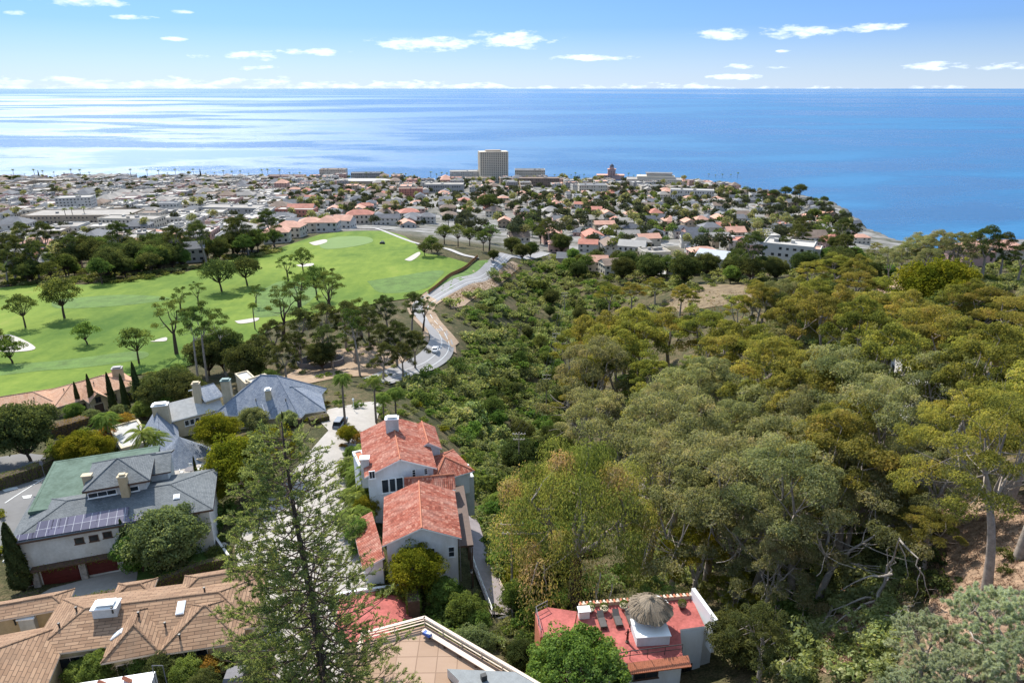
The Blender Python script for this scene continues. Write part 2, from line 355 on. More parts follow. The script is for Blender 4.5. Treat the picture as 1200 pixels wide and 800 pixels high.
# ------------------------------------------------------------------ terrain
CTRL = [(-150,800,58),(0,800,57),(150,790,56),(280,790,56),(300,700,58.5),(432,700,58.5),(428,620,57.8),(0,700,61),(100,690,61.5),(170,670,62),(250,640,62),(0,600,61),(60,580,62),(0,545,63.5),
 (-150,560,61),(340,560,60),(380,640,57.8),(410,500,62),(480,640,60.5),(545,700,61),(560,760,60),(480,800,56),(600,800,60),(700,800,58),(800,800,56),(240,520,66.5),(320,490,66.5),(380,485,65),
 (200,470,69),(100,480,71),(0,500,68),(160,440,73.5),(-60,470,71),(470,480,66),(430,450,71),(350,430,76),
 (0,440,73.5),(-150,420,73),(0,370,77),(100,360,77.5),(200,340,79.5),(300,350,80.5),(250,400,76),(300,300,85),(360,280,88),(420,272,89),(530,310,87),(440,340,83),(150,320,82),(0,335,81),(490,290,88),
 (470,434,76),(510,412,79),(525,402,79.5),(500,375,81),(490,352,82),(545,328,84.5),(580,308,88),(600,300,90),
 (540,440,82),(580,500,84),(560,560,72),(600,560,84),(610,640,72),(600,700,64),(640,720,64),(700,690,64),(640,620,84),(640,560,95),(645,500,103),(650,450,108),(645,400,109),(640,360,108),(650,330,106),(575,400,88),(600,360,96),(560,360,86),(580,440,94),(610,320,96),
 (700,360,98),(700,330,102),(740,400,88),(760,480,82),(760,580,78),(760,660,70),(800,340,84),(860,345,78),(860,420,70),(880,520,64),(900,620,60),(900,700,58),(840,720,60),(900,800,54),
 (1000,700,50),(1000,600,53),(1000,500,58),(1000,420,64),(960,350,72),(1000,340,68),(1050,345,63),(1075,323,62),(1100,400,58),(1150,470,51),(1200,470,49),(1090,560,48.5),(1150,600,43),(1200,620,41),(1155,690,41.5),(1200,720,39.5),(1080,720,45.5),(1050,790,44.5),(1200,800,36),(1350,700,34),(1350,500,42),(1350,380,52),(1160,335,60),(1220,320,60),
 (925,320,88),(830,305,96),(740,305,103),(660,310,106),(700,290,108),(960,290,104),(1060,300,78),(1150,300,74),(1240,300,72),
 (100,290,104),(0,285,107),(0,240,130),(-200,250,126),(100,240,131),(300,240,128),(300,255,114),(200,285,102),(420,250,118),(500,262,112),(200,212,160),(0,210,168),(-300,208,168),(400,212,164),(500,250,124),(560,270,112),(580,213,166),(700,217,165),(640,250,128),
 (800,238,150),(760,250,134),(800,275,114),(870,250,138),(930,232,146),(950,245,140),(1000,262,148),(970,280,122),(880,285,106),(1030,290,130),(1300,300,80)]
CP = np.array([[*dp(x, y, d)[:2], CZ-d] for x, y, d in CTRL])
CP = np.vstack([CP, [(0, 5, 132), (-80, 0, 124), (80, 0, 142), (0, -60, 138), (-300, 60, 112), (300, 60, 150), (-1500, 900, 30), (-900, 300, 90), (900, 300, 60), (1200, 900, 5)]])
_S = 100.
def _K(d2): return .5*d2*np.log(d2+1e-12)
def _fit():
    X = CP[:, :2]/_S; n = len(X); d2 = ((X[:, None]-X[None])**2).sum(-1)
    A = np.zeros((n+3, n+3)); A[:n, :n] = _K(d2)+np.eye(n)*.02; P = np.c_[np.ones(n), X]; A[:n, n:] = P; A[n:, :n] = P.T
    b = np.r_[CP[:, 2], 0, 0, 0]; return X, np.linalg.solve(A, b)
_X, _Wt = _fit()
COAST = [dp(x, y, d)[:2] for x, y, d in [(-700,206,172),(-300,207,172),(0,207,170),(200,208,168),(400,208,166),(580,209,168),(700,213,168),(830,214,166),(880,222,160),(930,224,150),(965,232,148),(985,244,150),(1010,258,150),(1035,272,150),(1060,284,152),(1110,290,140),(1200,292,134),(1400,300,134)]]
COAST = np.array(COAST); _poly = np.vstack([COAST, [(3000, 500), (3000, -500), (-4000, -500), (-4000, 900)]])
def _coast_sd(P):                              # signed distance, positive out to sea
    P = np.atleast_2d(P); best = np.full(len(P), 1e18); ins = np.zeros(len(P), bool); Q = _poly
    for i in range(len(Q)):
        a, b = Q[i], Q[(i+1) % len(Q)]; ab = b-a; t = np.clip(((P-a)@ab)/(ab@ab), 0, 1); q = a+t[:, None]*ab
        best = np.minimum(best, ((P-q)**2).sum(1)); c = (a[1] > P[:, 1]) != (b[1] > P[:, 1])
        with np.errstate(divide='ignore', invalid='ignore'):
            x = a[0]+(P[:, 1]-a[1])*(b[0]-a[0])/(b[1]-a[1])
        ins ^= c & (P[:, 0] < x)
    d = np.sqrt(best); return np.where(ins, -d, d)
def ZV(P):
    P = np.atleast_2d(np.asarray(P, float)); out = np.empty(len(P))
    for i in range(0, len(P), 20000):
        Y = P[i:i+20000]/_S; d2 = ((Y[:, None]-_X[None])**2).sum(-1)
        out[i:i+20000] = _K(d2)@_Wt[:len(_X)]+np.c_[np.ones(len(Y)), Y]@_Wt[len(_X):]
    out = np.clip(out, 4, 175)
    sd = _coast_sd(P)+6*np.sin(P[:, 0]*.05)+4*np.sin(P[:, 0]*.13+P[:, 1]*.07)
    k = np.clip((sd+4)/22, 0, 1); k = k*k*(3-2*k)
    return out*(1-k)+(-6)*k
def _grid(x0, x1, y0, y1, st):
    X, Y = np.arange(x0, x1+st, st), np.arange(y0, y1+st, st); g = np.stack(np.meshgrid(X, Y), -1).reshape(-1, 2); return x0, y0, st, ZV(g).reshape(len(Y), len(X))
_GN, _GF = _grid(-300, 300, -20, 480, 2.5), _grid(-1500, 1300, -50, 2000, 8)
def _bil(g, P):
    x0, y0, st, H = g; x = np.clip((P[:, 0]-x0)/st, 0, H.shape[1]-1.001); y = np.clip((P[:, 1]-y0)/st, 0, H.shape[0]-1.001); i, j = x.astype(int), y.astype(int); a, b = x-i, y-j
    return H[j, i]*(1-a)*(1-b)+H[j, i+1]*a*(1-b)+H[j+1, i]*(1-a)*b+H[j+1, i+1]*a*b
def ZF(P):
    P = np.atleast_2d(np.asarray(P, float)); n = (abs(P[:, 0]) < 297) & (P[:, 1] > -17) & (P[:, 1] < 477); return np.where(n, _bil(_GN, P), _bil(_GF, P))
def Z(x, y): return float(ZF([(x, y)])[0])
def G(px, py, up=0.0):
    """where the line of sight through a photo pixel first comes within `up` metres of the ground"""
    d = ray(px, py); t = np.concatenate([np.linspace(20, 300, 281), np.linspace(302, 1900, 800)])
    P = EYE+d*t[:, None]; h = P[:, 2]-ZF(P[:, :2])-up
    i = np.argmax(h < 0)
    if h[i] >= 0: return P[-1]
    a, b = t[max(i-1, 0)], t[i]; ha, hb = h[max(i-1, 0)], h[i]
    s = a+(b-a)*ha/(ha-hb+1e-12); p = EYE+d*s; p[2] -= up; return p
def build_ground():
    th = np.concatenate([np.linspace(-84, -44, 28)[:-1], np.linspace(-44, 44, 330), np.linspace(44, 84, 28)[1:]]); r = np.concatenate([[-80, -30, 0, 6], np.geomspace(12, 2200, 330)])
    T, Rr = np.meshgrid(np.radians(th), r); X = np.where(Rr > 0, Rr*np.sin(T), np.degrees(T)*4); Y = np.where(Rr > 0, Rr*np.cos(T)-0, Rr)
    lo = Rr <= 6; X = np.where(lo, np.degrees(T)/84*np.where(Rr > 0, 6, 60+abs(Rr)), X)
    P = np.c_[X.ravel(), Y.ravel()]; z = ZV(P)
    rng = np.random.default_rng(5); z += np.clip(.12*np.sin(P[:, 0]*.9+P[:, 1]*.7)+.1*np.sin(P[:, 0]*.33-P[:, 1]*.51), -1, 1)*.6-.1
    nr, nt_ = X.shape; idx = np.arange(nr*nt_).reshape(nr, nt_)
    q = np.stack([idx[:-1, :-1], idx[:-1, 1:], idx[1:, 1:], idx[1:, :-1]], -1).reshape(-1, 4)
    me = bpy.data.meshes.new('ground'); me.from_pydata(np.c_[P, z].tolist(), [], q.tolist())
    me.polygons.foreach_set('use_smooth', [True]*len(me.polygons))
    m, nt, b = nodemat('ground_earth'); w = vec(nt, 'World')
    n1 = noise(nt, w, .035, 6, .65); n2 = noise(nt, w, .5, 5, .7); n3 = noise(nt, w, 4, 4, .7)
    f = mth(nt, 'ADD', mth(nt, 'MULTIPLY', n1, .5), mth(nt, 'MULTIPLY', n2, .5))
    c = ramp(nt, f, [(.36, (.040, .045, .018)), (.48, (.07, .068, .03)), (.58, (.13, .10, .055)), (.70, (.22, .16, .10))])
    c2 = ramp(nt, n3, [(.35, (.45, .45, .45)), (.65, (1.25, 1.25, 1.25))]); c = mixc(nt, 1.0, c, c2, 'MULTIPLY')
    # streets and yards of the town: pale greyer ground beyond about 480 m
    sp = nt.nodes.new('ShaderNodeSeparateXYZ'); nt.links.new(w, sp.inputs[0])
    far = mth(nt, 'MULTIPLY', mth(nt, 'SUBTRACT', mth(nt, 'ADD', sp.outputs[1], mth(nt, 'MULTIPLY', noise(nt, w, .01, 3), 60)), 470), .02, clamp=True)
    tc = ramp(nt, noise(nt, w, .04, 5, .75), [(.36, (.07, .075, .05)), (.48, (.17, .16, .145)), (.62, (.27, .26, .245))])
    c = mixc(nt, far, c, tc)
    nt.links.new(c, b.inputs['Base Color']); b.inputs['Roughness'].default_value = .95; b.inputs['Specular IOR Level'].default_value = .1
    bump(nt, b, n3, .8, .12)
    me.materials.append(m); o = newobj('ground', me); tag(o, kind='structure')
build_ground()
def build_sea():
    mb = MB(); m, nt, b = nodemat('sea_water'); MATS['sea_water'] = m
    w = vec(nt, 'World'); sp = nt.nodes.new('ShaderNodeSeparateXYZ'); nt.links.new(w, sp.inputs[0])
    # wind lanes and painted cloud-shadow patches, long in x; scaled with distance so they read all the way out
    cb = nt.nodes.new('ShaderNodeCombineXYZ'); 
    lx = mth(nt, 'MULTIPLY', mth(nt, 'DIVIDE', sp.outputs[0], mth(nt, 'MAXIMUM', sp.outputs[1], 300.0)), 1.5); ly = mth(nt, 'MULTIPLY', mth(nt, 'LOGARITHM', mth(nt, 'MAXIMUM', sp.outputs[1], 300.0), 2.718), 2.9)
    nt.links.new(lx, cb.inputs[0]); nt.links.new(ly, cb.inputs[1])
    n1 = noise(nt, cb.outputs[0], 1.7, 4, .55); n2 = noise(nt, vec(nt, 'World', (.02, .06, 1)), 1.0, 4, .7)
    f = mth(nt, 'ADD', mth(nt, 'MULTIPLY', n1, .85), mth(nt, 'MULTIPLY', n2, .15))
    nt.links.new(ramp(nt, f, [(.42, (.005, .075, .18)), (.58, (.016, .125, .265))]), b.inputs['Base Color'])  # dark end of the ramp paints cloud shadow into the water colour
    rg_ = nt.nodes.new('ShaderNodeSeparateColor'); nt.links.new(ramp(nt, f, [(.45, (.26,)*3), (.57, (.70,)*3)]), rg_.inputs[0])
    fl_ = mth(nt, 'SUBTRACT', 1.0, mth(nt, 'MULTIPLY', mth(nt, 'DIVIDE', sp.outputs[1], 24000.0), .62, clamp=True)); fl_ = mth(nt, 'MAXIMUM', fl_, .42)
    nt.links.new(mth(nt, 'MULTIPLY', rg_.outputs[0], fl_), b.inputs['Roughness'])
    b.inputs['IOR'].default_value = 1.33; b.inputs['Specular IOR Level'].default_value = .7
    wv = mth(nt, 'ADD', noise(nt, vec(nt, 'World', (.05, .14, 1)), 1.0, 6, .7), n2)
    bump(nt, b, wv, .55, 2.5)
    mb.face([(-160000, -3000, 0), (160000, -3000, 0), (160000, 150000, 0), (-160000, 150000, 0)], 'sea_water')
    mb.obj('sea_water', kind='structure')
build_sea()

# thin sheets draped over the ground
def drape(name, poly, m, step, up=.12, kind='structure', thick=0, **kw):
    """poly: plan outline; filled on a grid clipped to the outline, laid just above the ground"""
    import bmesh
    from mathutils.geometry import delaunay_2d_cdt
    P = [np.array(p[:2], float) for p in poly]; out = []
    for i in range(len(P)):
        a, b = P[i], P[(i+1) % len(P)]; n = max(1, int(np.linalg.norm(b-a)/step))
        out += [a+(b-a)*k/n for k in range(n)]
    B = np.array(out); lo, hi = B.min(0), B.max(0); xs = np.arange(lo[0], hi[0], step); ys = np.arange(lo[1], hi[1], step)
    g = np.array([(x, y) for x in xs for y in ys]); ins = np.zeros(len(g), bool); dm = np.full(len(g), 1e9)
    for i in range(len(B)):
        a, b = B[i], B[(i+1) % len(B)]; c = (a[1] > g[:, 1]) != (b[1] > g[:, 1])
        with np.errstate(divide='ignore', invalid='ignore'): x = a[0]+(g[:, 1]-a[1])*(b[0]-a[0])/(b[1]-a[1])
        ins ^= c & (g[:, 0] < x); dm = np.minimum(dm, ((g-a)**2).sum(1))
    g = g[ins & (dm > (step*.35)**2)]
    allp = np.vstack([B, g]) if len(g) else B
    vs_, es, fs, *_ = delaunay_2d_cdt([Vector(p) for p in allp], [], [list(range(len(B)))], 1, 1e-4)
    V = np.array([tuple(v) for v in vs_]); z = ZV(V)+up
    me = bpy.data.meshes.new(name); me.from_pydata(np.c_[V, z].tolist(), [], [tuple(f) for f in fs])
    bm = bmesh.new(); bm.from_mesh(me); bmesh.ops.recalc_face_normals(bm, faces=bm.faces)
    bm.normal_update()
    if sum(f.normal.z for f in bm.faces) < 0: bmesh.ops.reverse_faces(bm, faces=bm.faces)
    bm.to_mesh(me); bm.free(); me.materials.append(MATS[m])
    o = newobj(name, me); me.polygons.foreach_set('use_smooth', [True]*len(me.polygons)); tag(o, kind=kind, **kw); return o
def smooth_line(pts, n=6):
    P = [np.array(p[:2], float) for p in pts]; P = [2*P[0]-P[1]]+P+[2*P[-1]-P[-2]]; out = []
    for i in range(1, len(P)-2):
        for k in range(n):
            t = k/n; a, b, c, d = P[i-1:i+3]
            out.append(.5*((2*b)+(-a+c)*t+(2*a-5*b+4*c-d)*t*t+(-a+3*b-3*c+d)*t**3))
    out.append(P[-2]); return np.array(out)
def ribbon(pts, wl, wr, n=6):
    L = smooth_line(pts, n); d = np.gradient(L, axis=0); d /= np.linalg.norm(d, axis=1)[:, None]; nr = np.c_[-d[:, 1], d[:, 0]]
    return L+nr*wl, L-nr*wr
def strip(name, pts, wl, wr, m, up=.15, n=6, cross=2, **kw):
    A, B = ribbon(pts, wl, wr, n); V = []; 
    for a, b in zip(A, B):
        for k in range(cross+1): V.append(a+(b-a)*k/cross)
    V = np.array(V); z = ZV(V)+up; F = []; c = cross+1
    for i in range(len(A)-1):
        for k in range(cross): F.append((i*c+k, i*c+k+1, (i+1)*c+k+1, (i+1)*c+k))
    me = bpy.data.meshes.new(name); me.from_pydata(np.c_[V, z].tolist(), [], F); me.materials.append(MATS[m])
    if me.polygons[0].normal.z < 0: me.flip_normals()
    o = newobj(name, me); tag(o, **({'kind': 'structure'} | kw)); return o
# ------------------------------------------------------------------ golf course, roads, yards
def gp(l, up=0): return [G(x, y, up)[:2] for x, y in l]
def lawnmat():
    m, nt, b = nodemat('lawn'); w = vec(nt, 'World'); n1 = noise(nt, w, .016, 6, .68); n2 = noise(nt, w, .9, 4, .7)
    n3 = noise(nt, vec(nt, 'World', (.22, .035, 1)), 1, 3)
    f = mth(nt, 'ADD', mth(nt, 'MULTIPLY', n1, .62), mth(nt, 'ADD', mth(nt, 'MULTIPLY', n2, .16), mth(nt, 'MULTIPLY', n3, .22)))
    c = ramp(nt, f, [(.34, (.055, .105, .017)), (.45, (.10, .155, .025)), (.56, (.155, .21, .034)), (.68, (.23, .24, .06))])
    nt.links.new(c, b.inputs['Base Color']); b.inputs['Roughness'].default_value = .95; b.inputs['Specular IOR Level'].default_value = .1; MATS['lawn'] = m
lawnmat(); plain('green_turf', (.125, .19, .05), .9, .1, .2); plain('rough_grass', (.085, .145, .028), .95, .35, .25)
plain('dry_earth', (.25, .165, .10), .95, .3, .12, c2=(.30, .22, .15)); plain('mulch', (.11, .07, .042), .98, .6, 1.1, c2=(.24, .16, .105), bmp=.9)
plain('dry_field', (.14, .10, .06), .98, .4, .25, c2=(.17, .125, .07))
GOLF = [(-160,485),(-40,474),(40,462),(110,447),(170,438),(215,430),(262,420),(290,403),(330,378),(390,366),(450,354),(490,348),(520,328),(550,309),(530,303),(498,297),(486,285),(474,277),(452,271),(415,271),(375,275),(330,290),(280,300),(215,320),(160,326),(100,334),(40,333),(-20,340),(-160,352)]
drape('golf_lawn', gp(GOLF), 'lawn', 6, .18)
drape('putting_green', smooth_line(gp([(372,284),(395,278),(430,278),(436,284),(410,290),(380,292),(372,284)])), 'green_turf', 4, .26)
for pl in ([(362,285),(380,281),(383,284),(370,288)], [(474,305),(490,296),(492,299),(482,306)], [(-10,398),(12,393),(42,408),(20,413),(-4,411)], [(176,401),(194,396),(195,400),(184,401)], [(347,311),(366,309),(366,312),(352,313)], [(275,377),(302,373),(300,377),(282,380)]):
    drape('sand_bunker', smooth_line(gp(pl+[pl[0]]), 5), 'sand', 2.5, .3)
drape('rough_verge', gp([(500,342),(520,330),(552,312),(560,306),(575,305),(560,318),(530,338),(505,350)]), 'rough_grass', 3, .21)
# the winding road and the streets
ROAD = gp([(640,296),(604,301),(580,309),(548,328),(512,346),(495,358),(499,372),(514,390),(517,406),(500,424),(470,436),(440,447)])
strip('cart_path', gp([(560,303),(540,298),(520,291),(500,288),(478,282),(455,273),(440,268)]), 1.4, 1.4, 'concrete', .24, 8, 1)
for pl in ([(-60,448),(40,436),(110,430),(170,420),(160,412),(60,424),(-60,432)], [(300,345),(330,330),(372,338),(350,362),(300,372)], [(430,330),(480,322),(520,318),(500,338),(450,344)], [(60,352),(140,346),(200,350),(150,358),(70,362)]):
    drape('rough_grass', smooth_line(gp(pl+[pl[0]]), 5), 'rough_grass', 4, .23)
strip('road', ROAD, 3.9, 3.9, 'asphalt_light', .22, 10, 4)
strip('road_line', ROAD, 2.5, -2.25, 'road_paint', .235, 10, 1); strip('road_centre_line', ROAD, .1, .1, 'road_paint', .235, 10, 1)
strip('road_shoulder', ROAD[2:9], 5.0, -3.9, 'dry_earth', .17, 10, 2)
strip('road_shoulder', ROAD[2:9], -3.9, 5.6, 'dry_earth', .16, 10, 2)
drape('dirt_lot', gp([(325,445),(350,432),(372,420),(395,410),(440,404),(480,420),(490,434),(455,441),(400,442),(360,450)]), 'dry_earth', 3, .12)
drape('dirt_bank', gp([(495,352),(500,346),(512,352),(506,362),(512,376),(530,392),(538,402),(530,408),(520,398),(504,380),(496,365)]), 'dry_earth', 2.5, .24)
drape('dirt_slope', gp([(520,350),(560,326),(600,306),(612,312),(590,330),(560,345),(545,358),(530,362)]), 'dry_earth', 3, .1)
drape('street', gp([(-200,640),(-60,600),(-60,545),(30,531),(72,536),(70,548),(64,570),(40,598),(10,640),(-60,700),(-200,760)]), 'asphalt', 2.5, .12)
for a, b in [((6,590),(67,552)), ((22,562),(66,553)), ((22,562),(50,564))]:
    A, B = G(*a), G(*b); strip('road_line', [A, (A+B)/2, B], .1, .1, 'road_paint', .15, 3, 1)
for pl in ([(28,553),(50,549),(52,553),(32,556)], [(0,573),(20,571),(22,573),(6,577)], [(26,582),(38,580),(36,584),(28,585)]):
    drape('pavement_marking', gp(pl), 'road_paint', 2, .155)
drape('driveway', gp([(268,800),(282,740),(285,700),(275,640),(300,600),(350,545),(385,505),(372,492),(385,480),(415,474),(450,470),(440,500),(425,520),(425,560),(430,600),(432,680),(440,700),(400,702),(405,800)]), 'pale_paving', 1.6, .14)
drape('garage_apron', gp([(45,698),(60,690),(140,668),(162,668),(160,682),(150,688),(95,705),(48,715)]), 'pale_paving', 1.5, .16)
drape('driveway', gp([(238,640),(256,630),(270,640),(268,655),(246,658)]), 'pale_paving', 1.5, .13)
drape('red_court', gp([(398,702),(482,688),(483,724),(482,740),(420,760),(392,740)]), 'red_paving', 1.5, .2)
drape('garden_ground', gp([(150,680),(180,650),(250,630),(262,655),(225,672),(165,686)]), 'rough_grass', 1.5, .1)
drape('courtyard', gp([(186,548),(240,538),(262,560),(240,570),(180,570)]), 'pale_paving', 1.5, .2)
drape('mulch_slope', gp([(1085,540),(1130,570),(1250,590),(1300,800),(1100,800),(1080,740),(1090,700),(1110,650),(1095,600)]), 'mulch', 2, .06)
drape('mulch_slope', gp([(990,690),(1030,700),(1020,760),(970,790),(930,760),(960,720)]), 'mulch', 2, .06)
drape('dry_field', gp([(800,342),(820,334),(880,334),(930,337),(900,350),(850,358),(800,366),(770,362)]), 'dry_field', 5, .12)
drape('dirt_path', gp([(1028,340),(1045,330),(1062,325),(1070,330),(1058,342),(1060,352),(1040,352)]), 'dry_earth', 3, .2)
drape('parking_bay', gp([(1066,327),(1070,318),(1090,315),(1098,320),(1085,326),(1075,332)]), 'asphalt_light', 3, .2)
strip('trail', gp([(1040,520),(1070,540),(1100,560),(1130,580),(1160,600)]), 1.3, 1.3, 'dry_earth', .14, 6, 2)
def street_far(l, w=4.0): strip('street', gp(l), w, w, 'concrete', .35, 6, 2)
street_far([(690,288),(705,283),(722,276)], 3); street_far([(775,322),(782,312),(790,306)], 3)
street_far([(905,255),(930,272),(960,285),(975,288)]); street_far([(862,305),(880,302),(905,296)], 3)
drape('parking_lot', gp([(-80,283),(-80,262),(40,262),(58,274),(60,282)]), 'concrete', 12, .3)
for y0 in (226, 233, 243, 254, 268): street_far([(-150,y0),(60,y0-2),(200,y0-1),(330,y0),(460,y0+1)], 5)
for x0 in (-60, 60, 160, 250, 340, 430, 540, 650, 740): street_far([(600+(x0-600)*.95, 216),(600+(x0-600)*1.02, 232),(600+(x0-600)*1.1, 256)], 4.5)
# ------------------------------------------------------------------ foliage
def unit(a): return a/(np.linalg.norm(a, axis=-1, keepdims=True)+1e-9)
def sph(rng, n, zmin=-1.0):
    z = rng.uniform(zmin, 1, n); t = rng.uniform(0, 2*math.pi, n); r = np.sqrt(1-z*z)
    return np.c_[r*np.cos(t), r*np.sin(t), z]
def cat_(L): return {k: np.concatenate([a[k] for a in L]) for k in L[0]}
def leaves_at(rng, P, N, size, aspect=1.0, tint=None, jit=.6, droop=0.0):
    n = len(P); N = unit(N+rng.normal(0, jit, (n, 3))); r = rng.normal(0, 1, (n, 3)); r[:, 2] -= droop*6
    T = unit(r-(r*N).sum(1)[:, None]*N); l = size*rng.uniform(.65, 1.35, n)
    return dict(c=P, n=N, t=T, l=l, w=l*aspect, k=np.clip((tint if tint is not None else .5)+rng.normal(0, .16, n), 0, 1))
def lobe(rng, c, R, n, size, sub=7, zmin=-.25, aspect=.8, droop=0, jit=.55, shell=.3, subr=.46, tint=None):
    R = np.array(R, float); D = sph(rng, sub, zmin); out = []; tb = rng.uniform(.25, .75) if tint is None else tint
    for d in D:
        sc = np.array(c)+d*R*.62*rng.uniform(.75, 1.1); m = max(3, n//sub); e = sph(rng, m, -.45)
        sr = R*subr*rng.uniform(.75, 1.2); P = sc+e*sr*rng.uniform(1-shell, 1.05, (m, 1))
        out.append(leaves_at(rng, P, e, size, aspect, tb+rng.normal(0, .12), jit, droop))
    return cat_(out)
def leaf_mesh(name, A, mat, tri=False):
    n = len(A['c']); T = A['t']*A['l'][:, None]*.5; B = np.cross(A['n'], A['t'])*A['w'][:, None]*.5; C = A['c']
    bend = A['n']*A['l'][:, None]*.12
    if tri: V = np.stack([C+T, C-T*.6+B, C-T*.6-B], 1); k = 3
    else: V = np.stack([C+T-bend, C+B*.9+T*.1, C-T-bend, C-B*.9-T*.1], 1); k = 4
    me = bpy.data.meshes.new(name); me.vertices.add(n*k); me.vertices.foreach_set('co', V.astype(np.float32).ravel())
    me.loops.add(n*k); me.loops.foreach_set('vertex_index', np.arange(n*k, dtype=np.int32))
    me.polygons.add(n); me.polygons.foreach_set('loop_start', np.arange(0, n*k, k, dtype=np.int32)); me.polygons.foreach_set('loop_total', np.full(n, k, dtype=np.int32))
    me.update(calc_edges=True)
    at = me.attributes.new('tint', 'FLOAT', 'FACE'); at.data.foreach_set('value', A['k'].astype(np.float32))
    me.materials.append(MATS[mat]); return me
def xform(A, loc, rz, s):
    c, q = math.cos(rz), math.sin(rz); M = np.array([[c, -q, 0], [q, c, 0], [0, 0, 1]]).T; s = np.array(s)*np.ones(3)
    return dict(c=(A['c']*s)@M+np.array(loc), n=A['n']@M, t=A['t']@M, l=A['l']*s.mean(), w=A['w']*s.mean(), k=A['k'])
def bez(a, b, c, n=6):
    t = np.linspace(0, 1, n)[:, None]; return (1-t)**2*np.array(a)+2*t*(1-t)*np.array(b)+t*t*np.array(c)
def limb(mb, a, c, r0, r1, m, rng, sag=.15, n=7, k=5, wob=.04):
    a, c = np.array(a, float), np.array(c, float); L = np.linalg.norm(c-a)
    mid = (a+c)/2+np.array([rng.normal(0, .08)*L, rng.normal(0, .08)*L, -sag*L]); P = bez(a, mid, c, n); P[1:-1] += rng.normal(0, wob*L/3, (n-2, 3))
    mb.tube(P, list(np.linspace(r0, r1, n)), m, k, cap=False); return P
class Tree: pass
PROTO = {}
def proto(key, name, trunk_mb, crown, leafm, tri=False, extra=None):
    """a thing made of a trunk and a crown, kept as meshes that every copy shares"""
    t = Tree(); t.name = name; t.trunk = trunk_mb.mesh('trunk', True); t.crown = leaf_mesh('crown', crown, leafm, tri); t.A = crown; t.leaf = leafm
    PROTO[key] = t; return t
def euc(key, seed, H=17, cr=5.5, lobes=17, n=620, size=.34, dens=1.7, la0=None, leafm='leaf_eucalyptus', bark='bark_grey', lean=.12, fork=.42, flat=.72, name='eucalyptus_tree', r0=.42, lr=.32, droop=.2, aspect=.5, top=1.0, dead=3):
    n = int(n*dens); size = size/dens**.5*1.04; rng = np.random.default_rng(seed); mb = MB(); la = rng.uniform(0, 6.28) if la0 is None else la0; lx, ly = lean*H*math.cos(la), lean*H*math.sin(la)
    base = np.array([0, 0, -1.2]); fk = np.array([lx*.45, ly*.45, H*fork]); mb.tube(bez(base, (lx*.1, ly*.1, H*fork*.5), fk, 6), list(np.linspace(r0*1.25, r0*.75, 6)), bark, 8, cap=False)
    out = []; nl = max(3, lobes//5); stems = []
    for i in range(nl):
        a = 2*math.pi*(i+rng.uniform(-.3, .3))/nl; rr = cr*rng.uniform(.3, .62)
        e = np.array([lx*.8+rr*math.cos(a), ly*.8+rr*math.sin(a), H*rng.uniform(.66, .84)]); P = limb(mb, fk, e, r0*.55, r0*.22, bark, rng, .12); stems.append(P)
    for i in range(lobes):
        # crown volume: wide shallow dome whose lobes sit on its upper surface and flanks
        u = (i+.5)/lobes; a = 2.399963*i+rng.uniform(-.3, .3); rad = cr*math.sqrt(u)*rng.uniform(.85, 1.05)
        zt = H*(1-top*.36*(u**1.25))-rng.uniform(0, .1)*H; c = np.array([lx+rad*math.cos(a), ly+rad*math.sin(a), zt-cr*.12])
        R = cr*lr*rng.uniform(.75, 1.2); S = stems[int(rng.integers(nl))]; st = min(stems, key=lambda Q: np.linalg.norm(Q[-1]-c)); s0 = st[int(rng.integers(3, 7))]
        limb(mb, s0, c-np.array([0, 0, R*.3]), r0*.2, r0*.06, bark, rng, .1, 5, 4)
        out.append(lobe(rng, c, (R, R, R*flat), n, size, sub=8, aspect=aspect, droop=droop))
        for q in range(2):
            d = sph(rng, 1, -.1)[0]*R*.8; limb(mb, c-np.array([0, 0, R*.3]), c+d, r0*.07, r0*.03, bark, rng, .05, 3, 3)
    for i in range(dead):
        s0 = stems[i % nl][2+i % 3]; d = sph(rng, 1, -.3)[0]*cr*rng.uniform(.4, .7); limb(mb, s0, s0+d*np.array([1, 1, .4]), r0*.12, .03, 'bark_pale', rng, .1, 5, 4)
    return proto(key, name, mb, cat_(out), leafm)
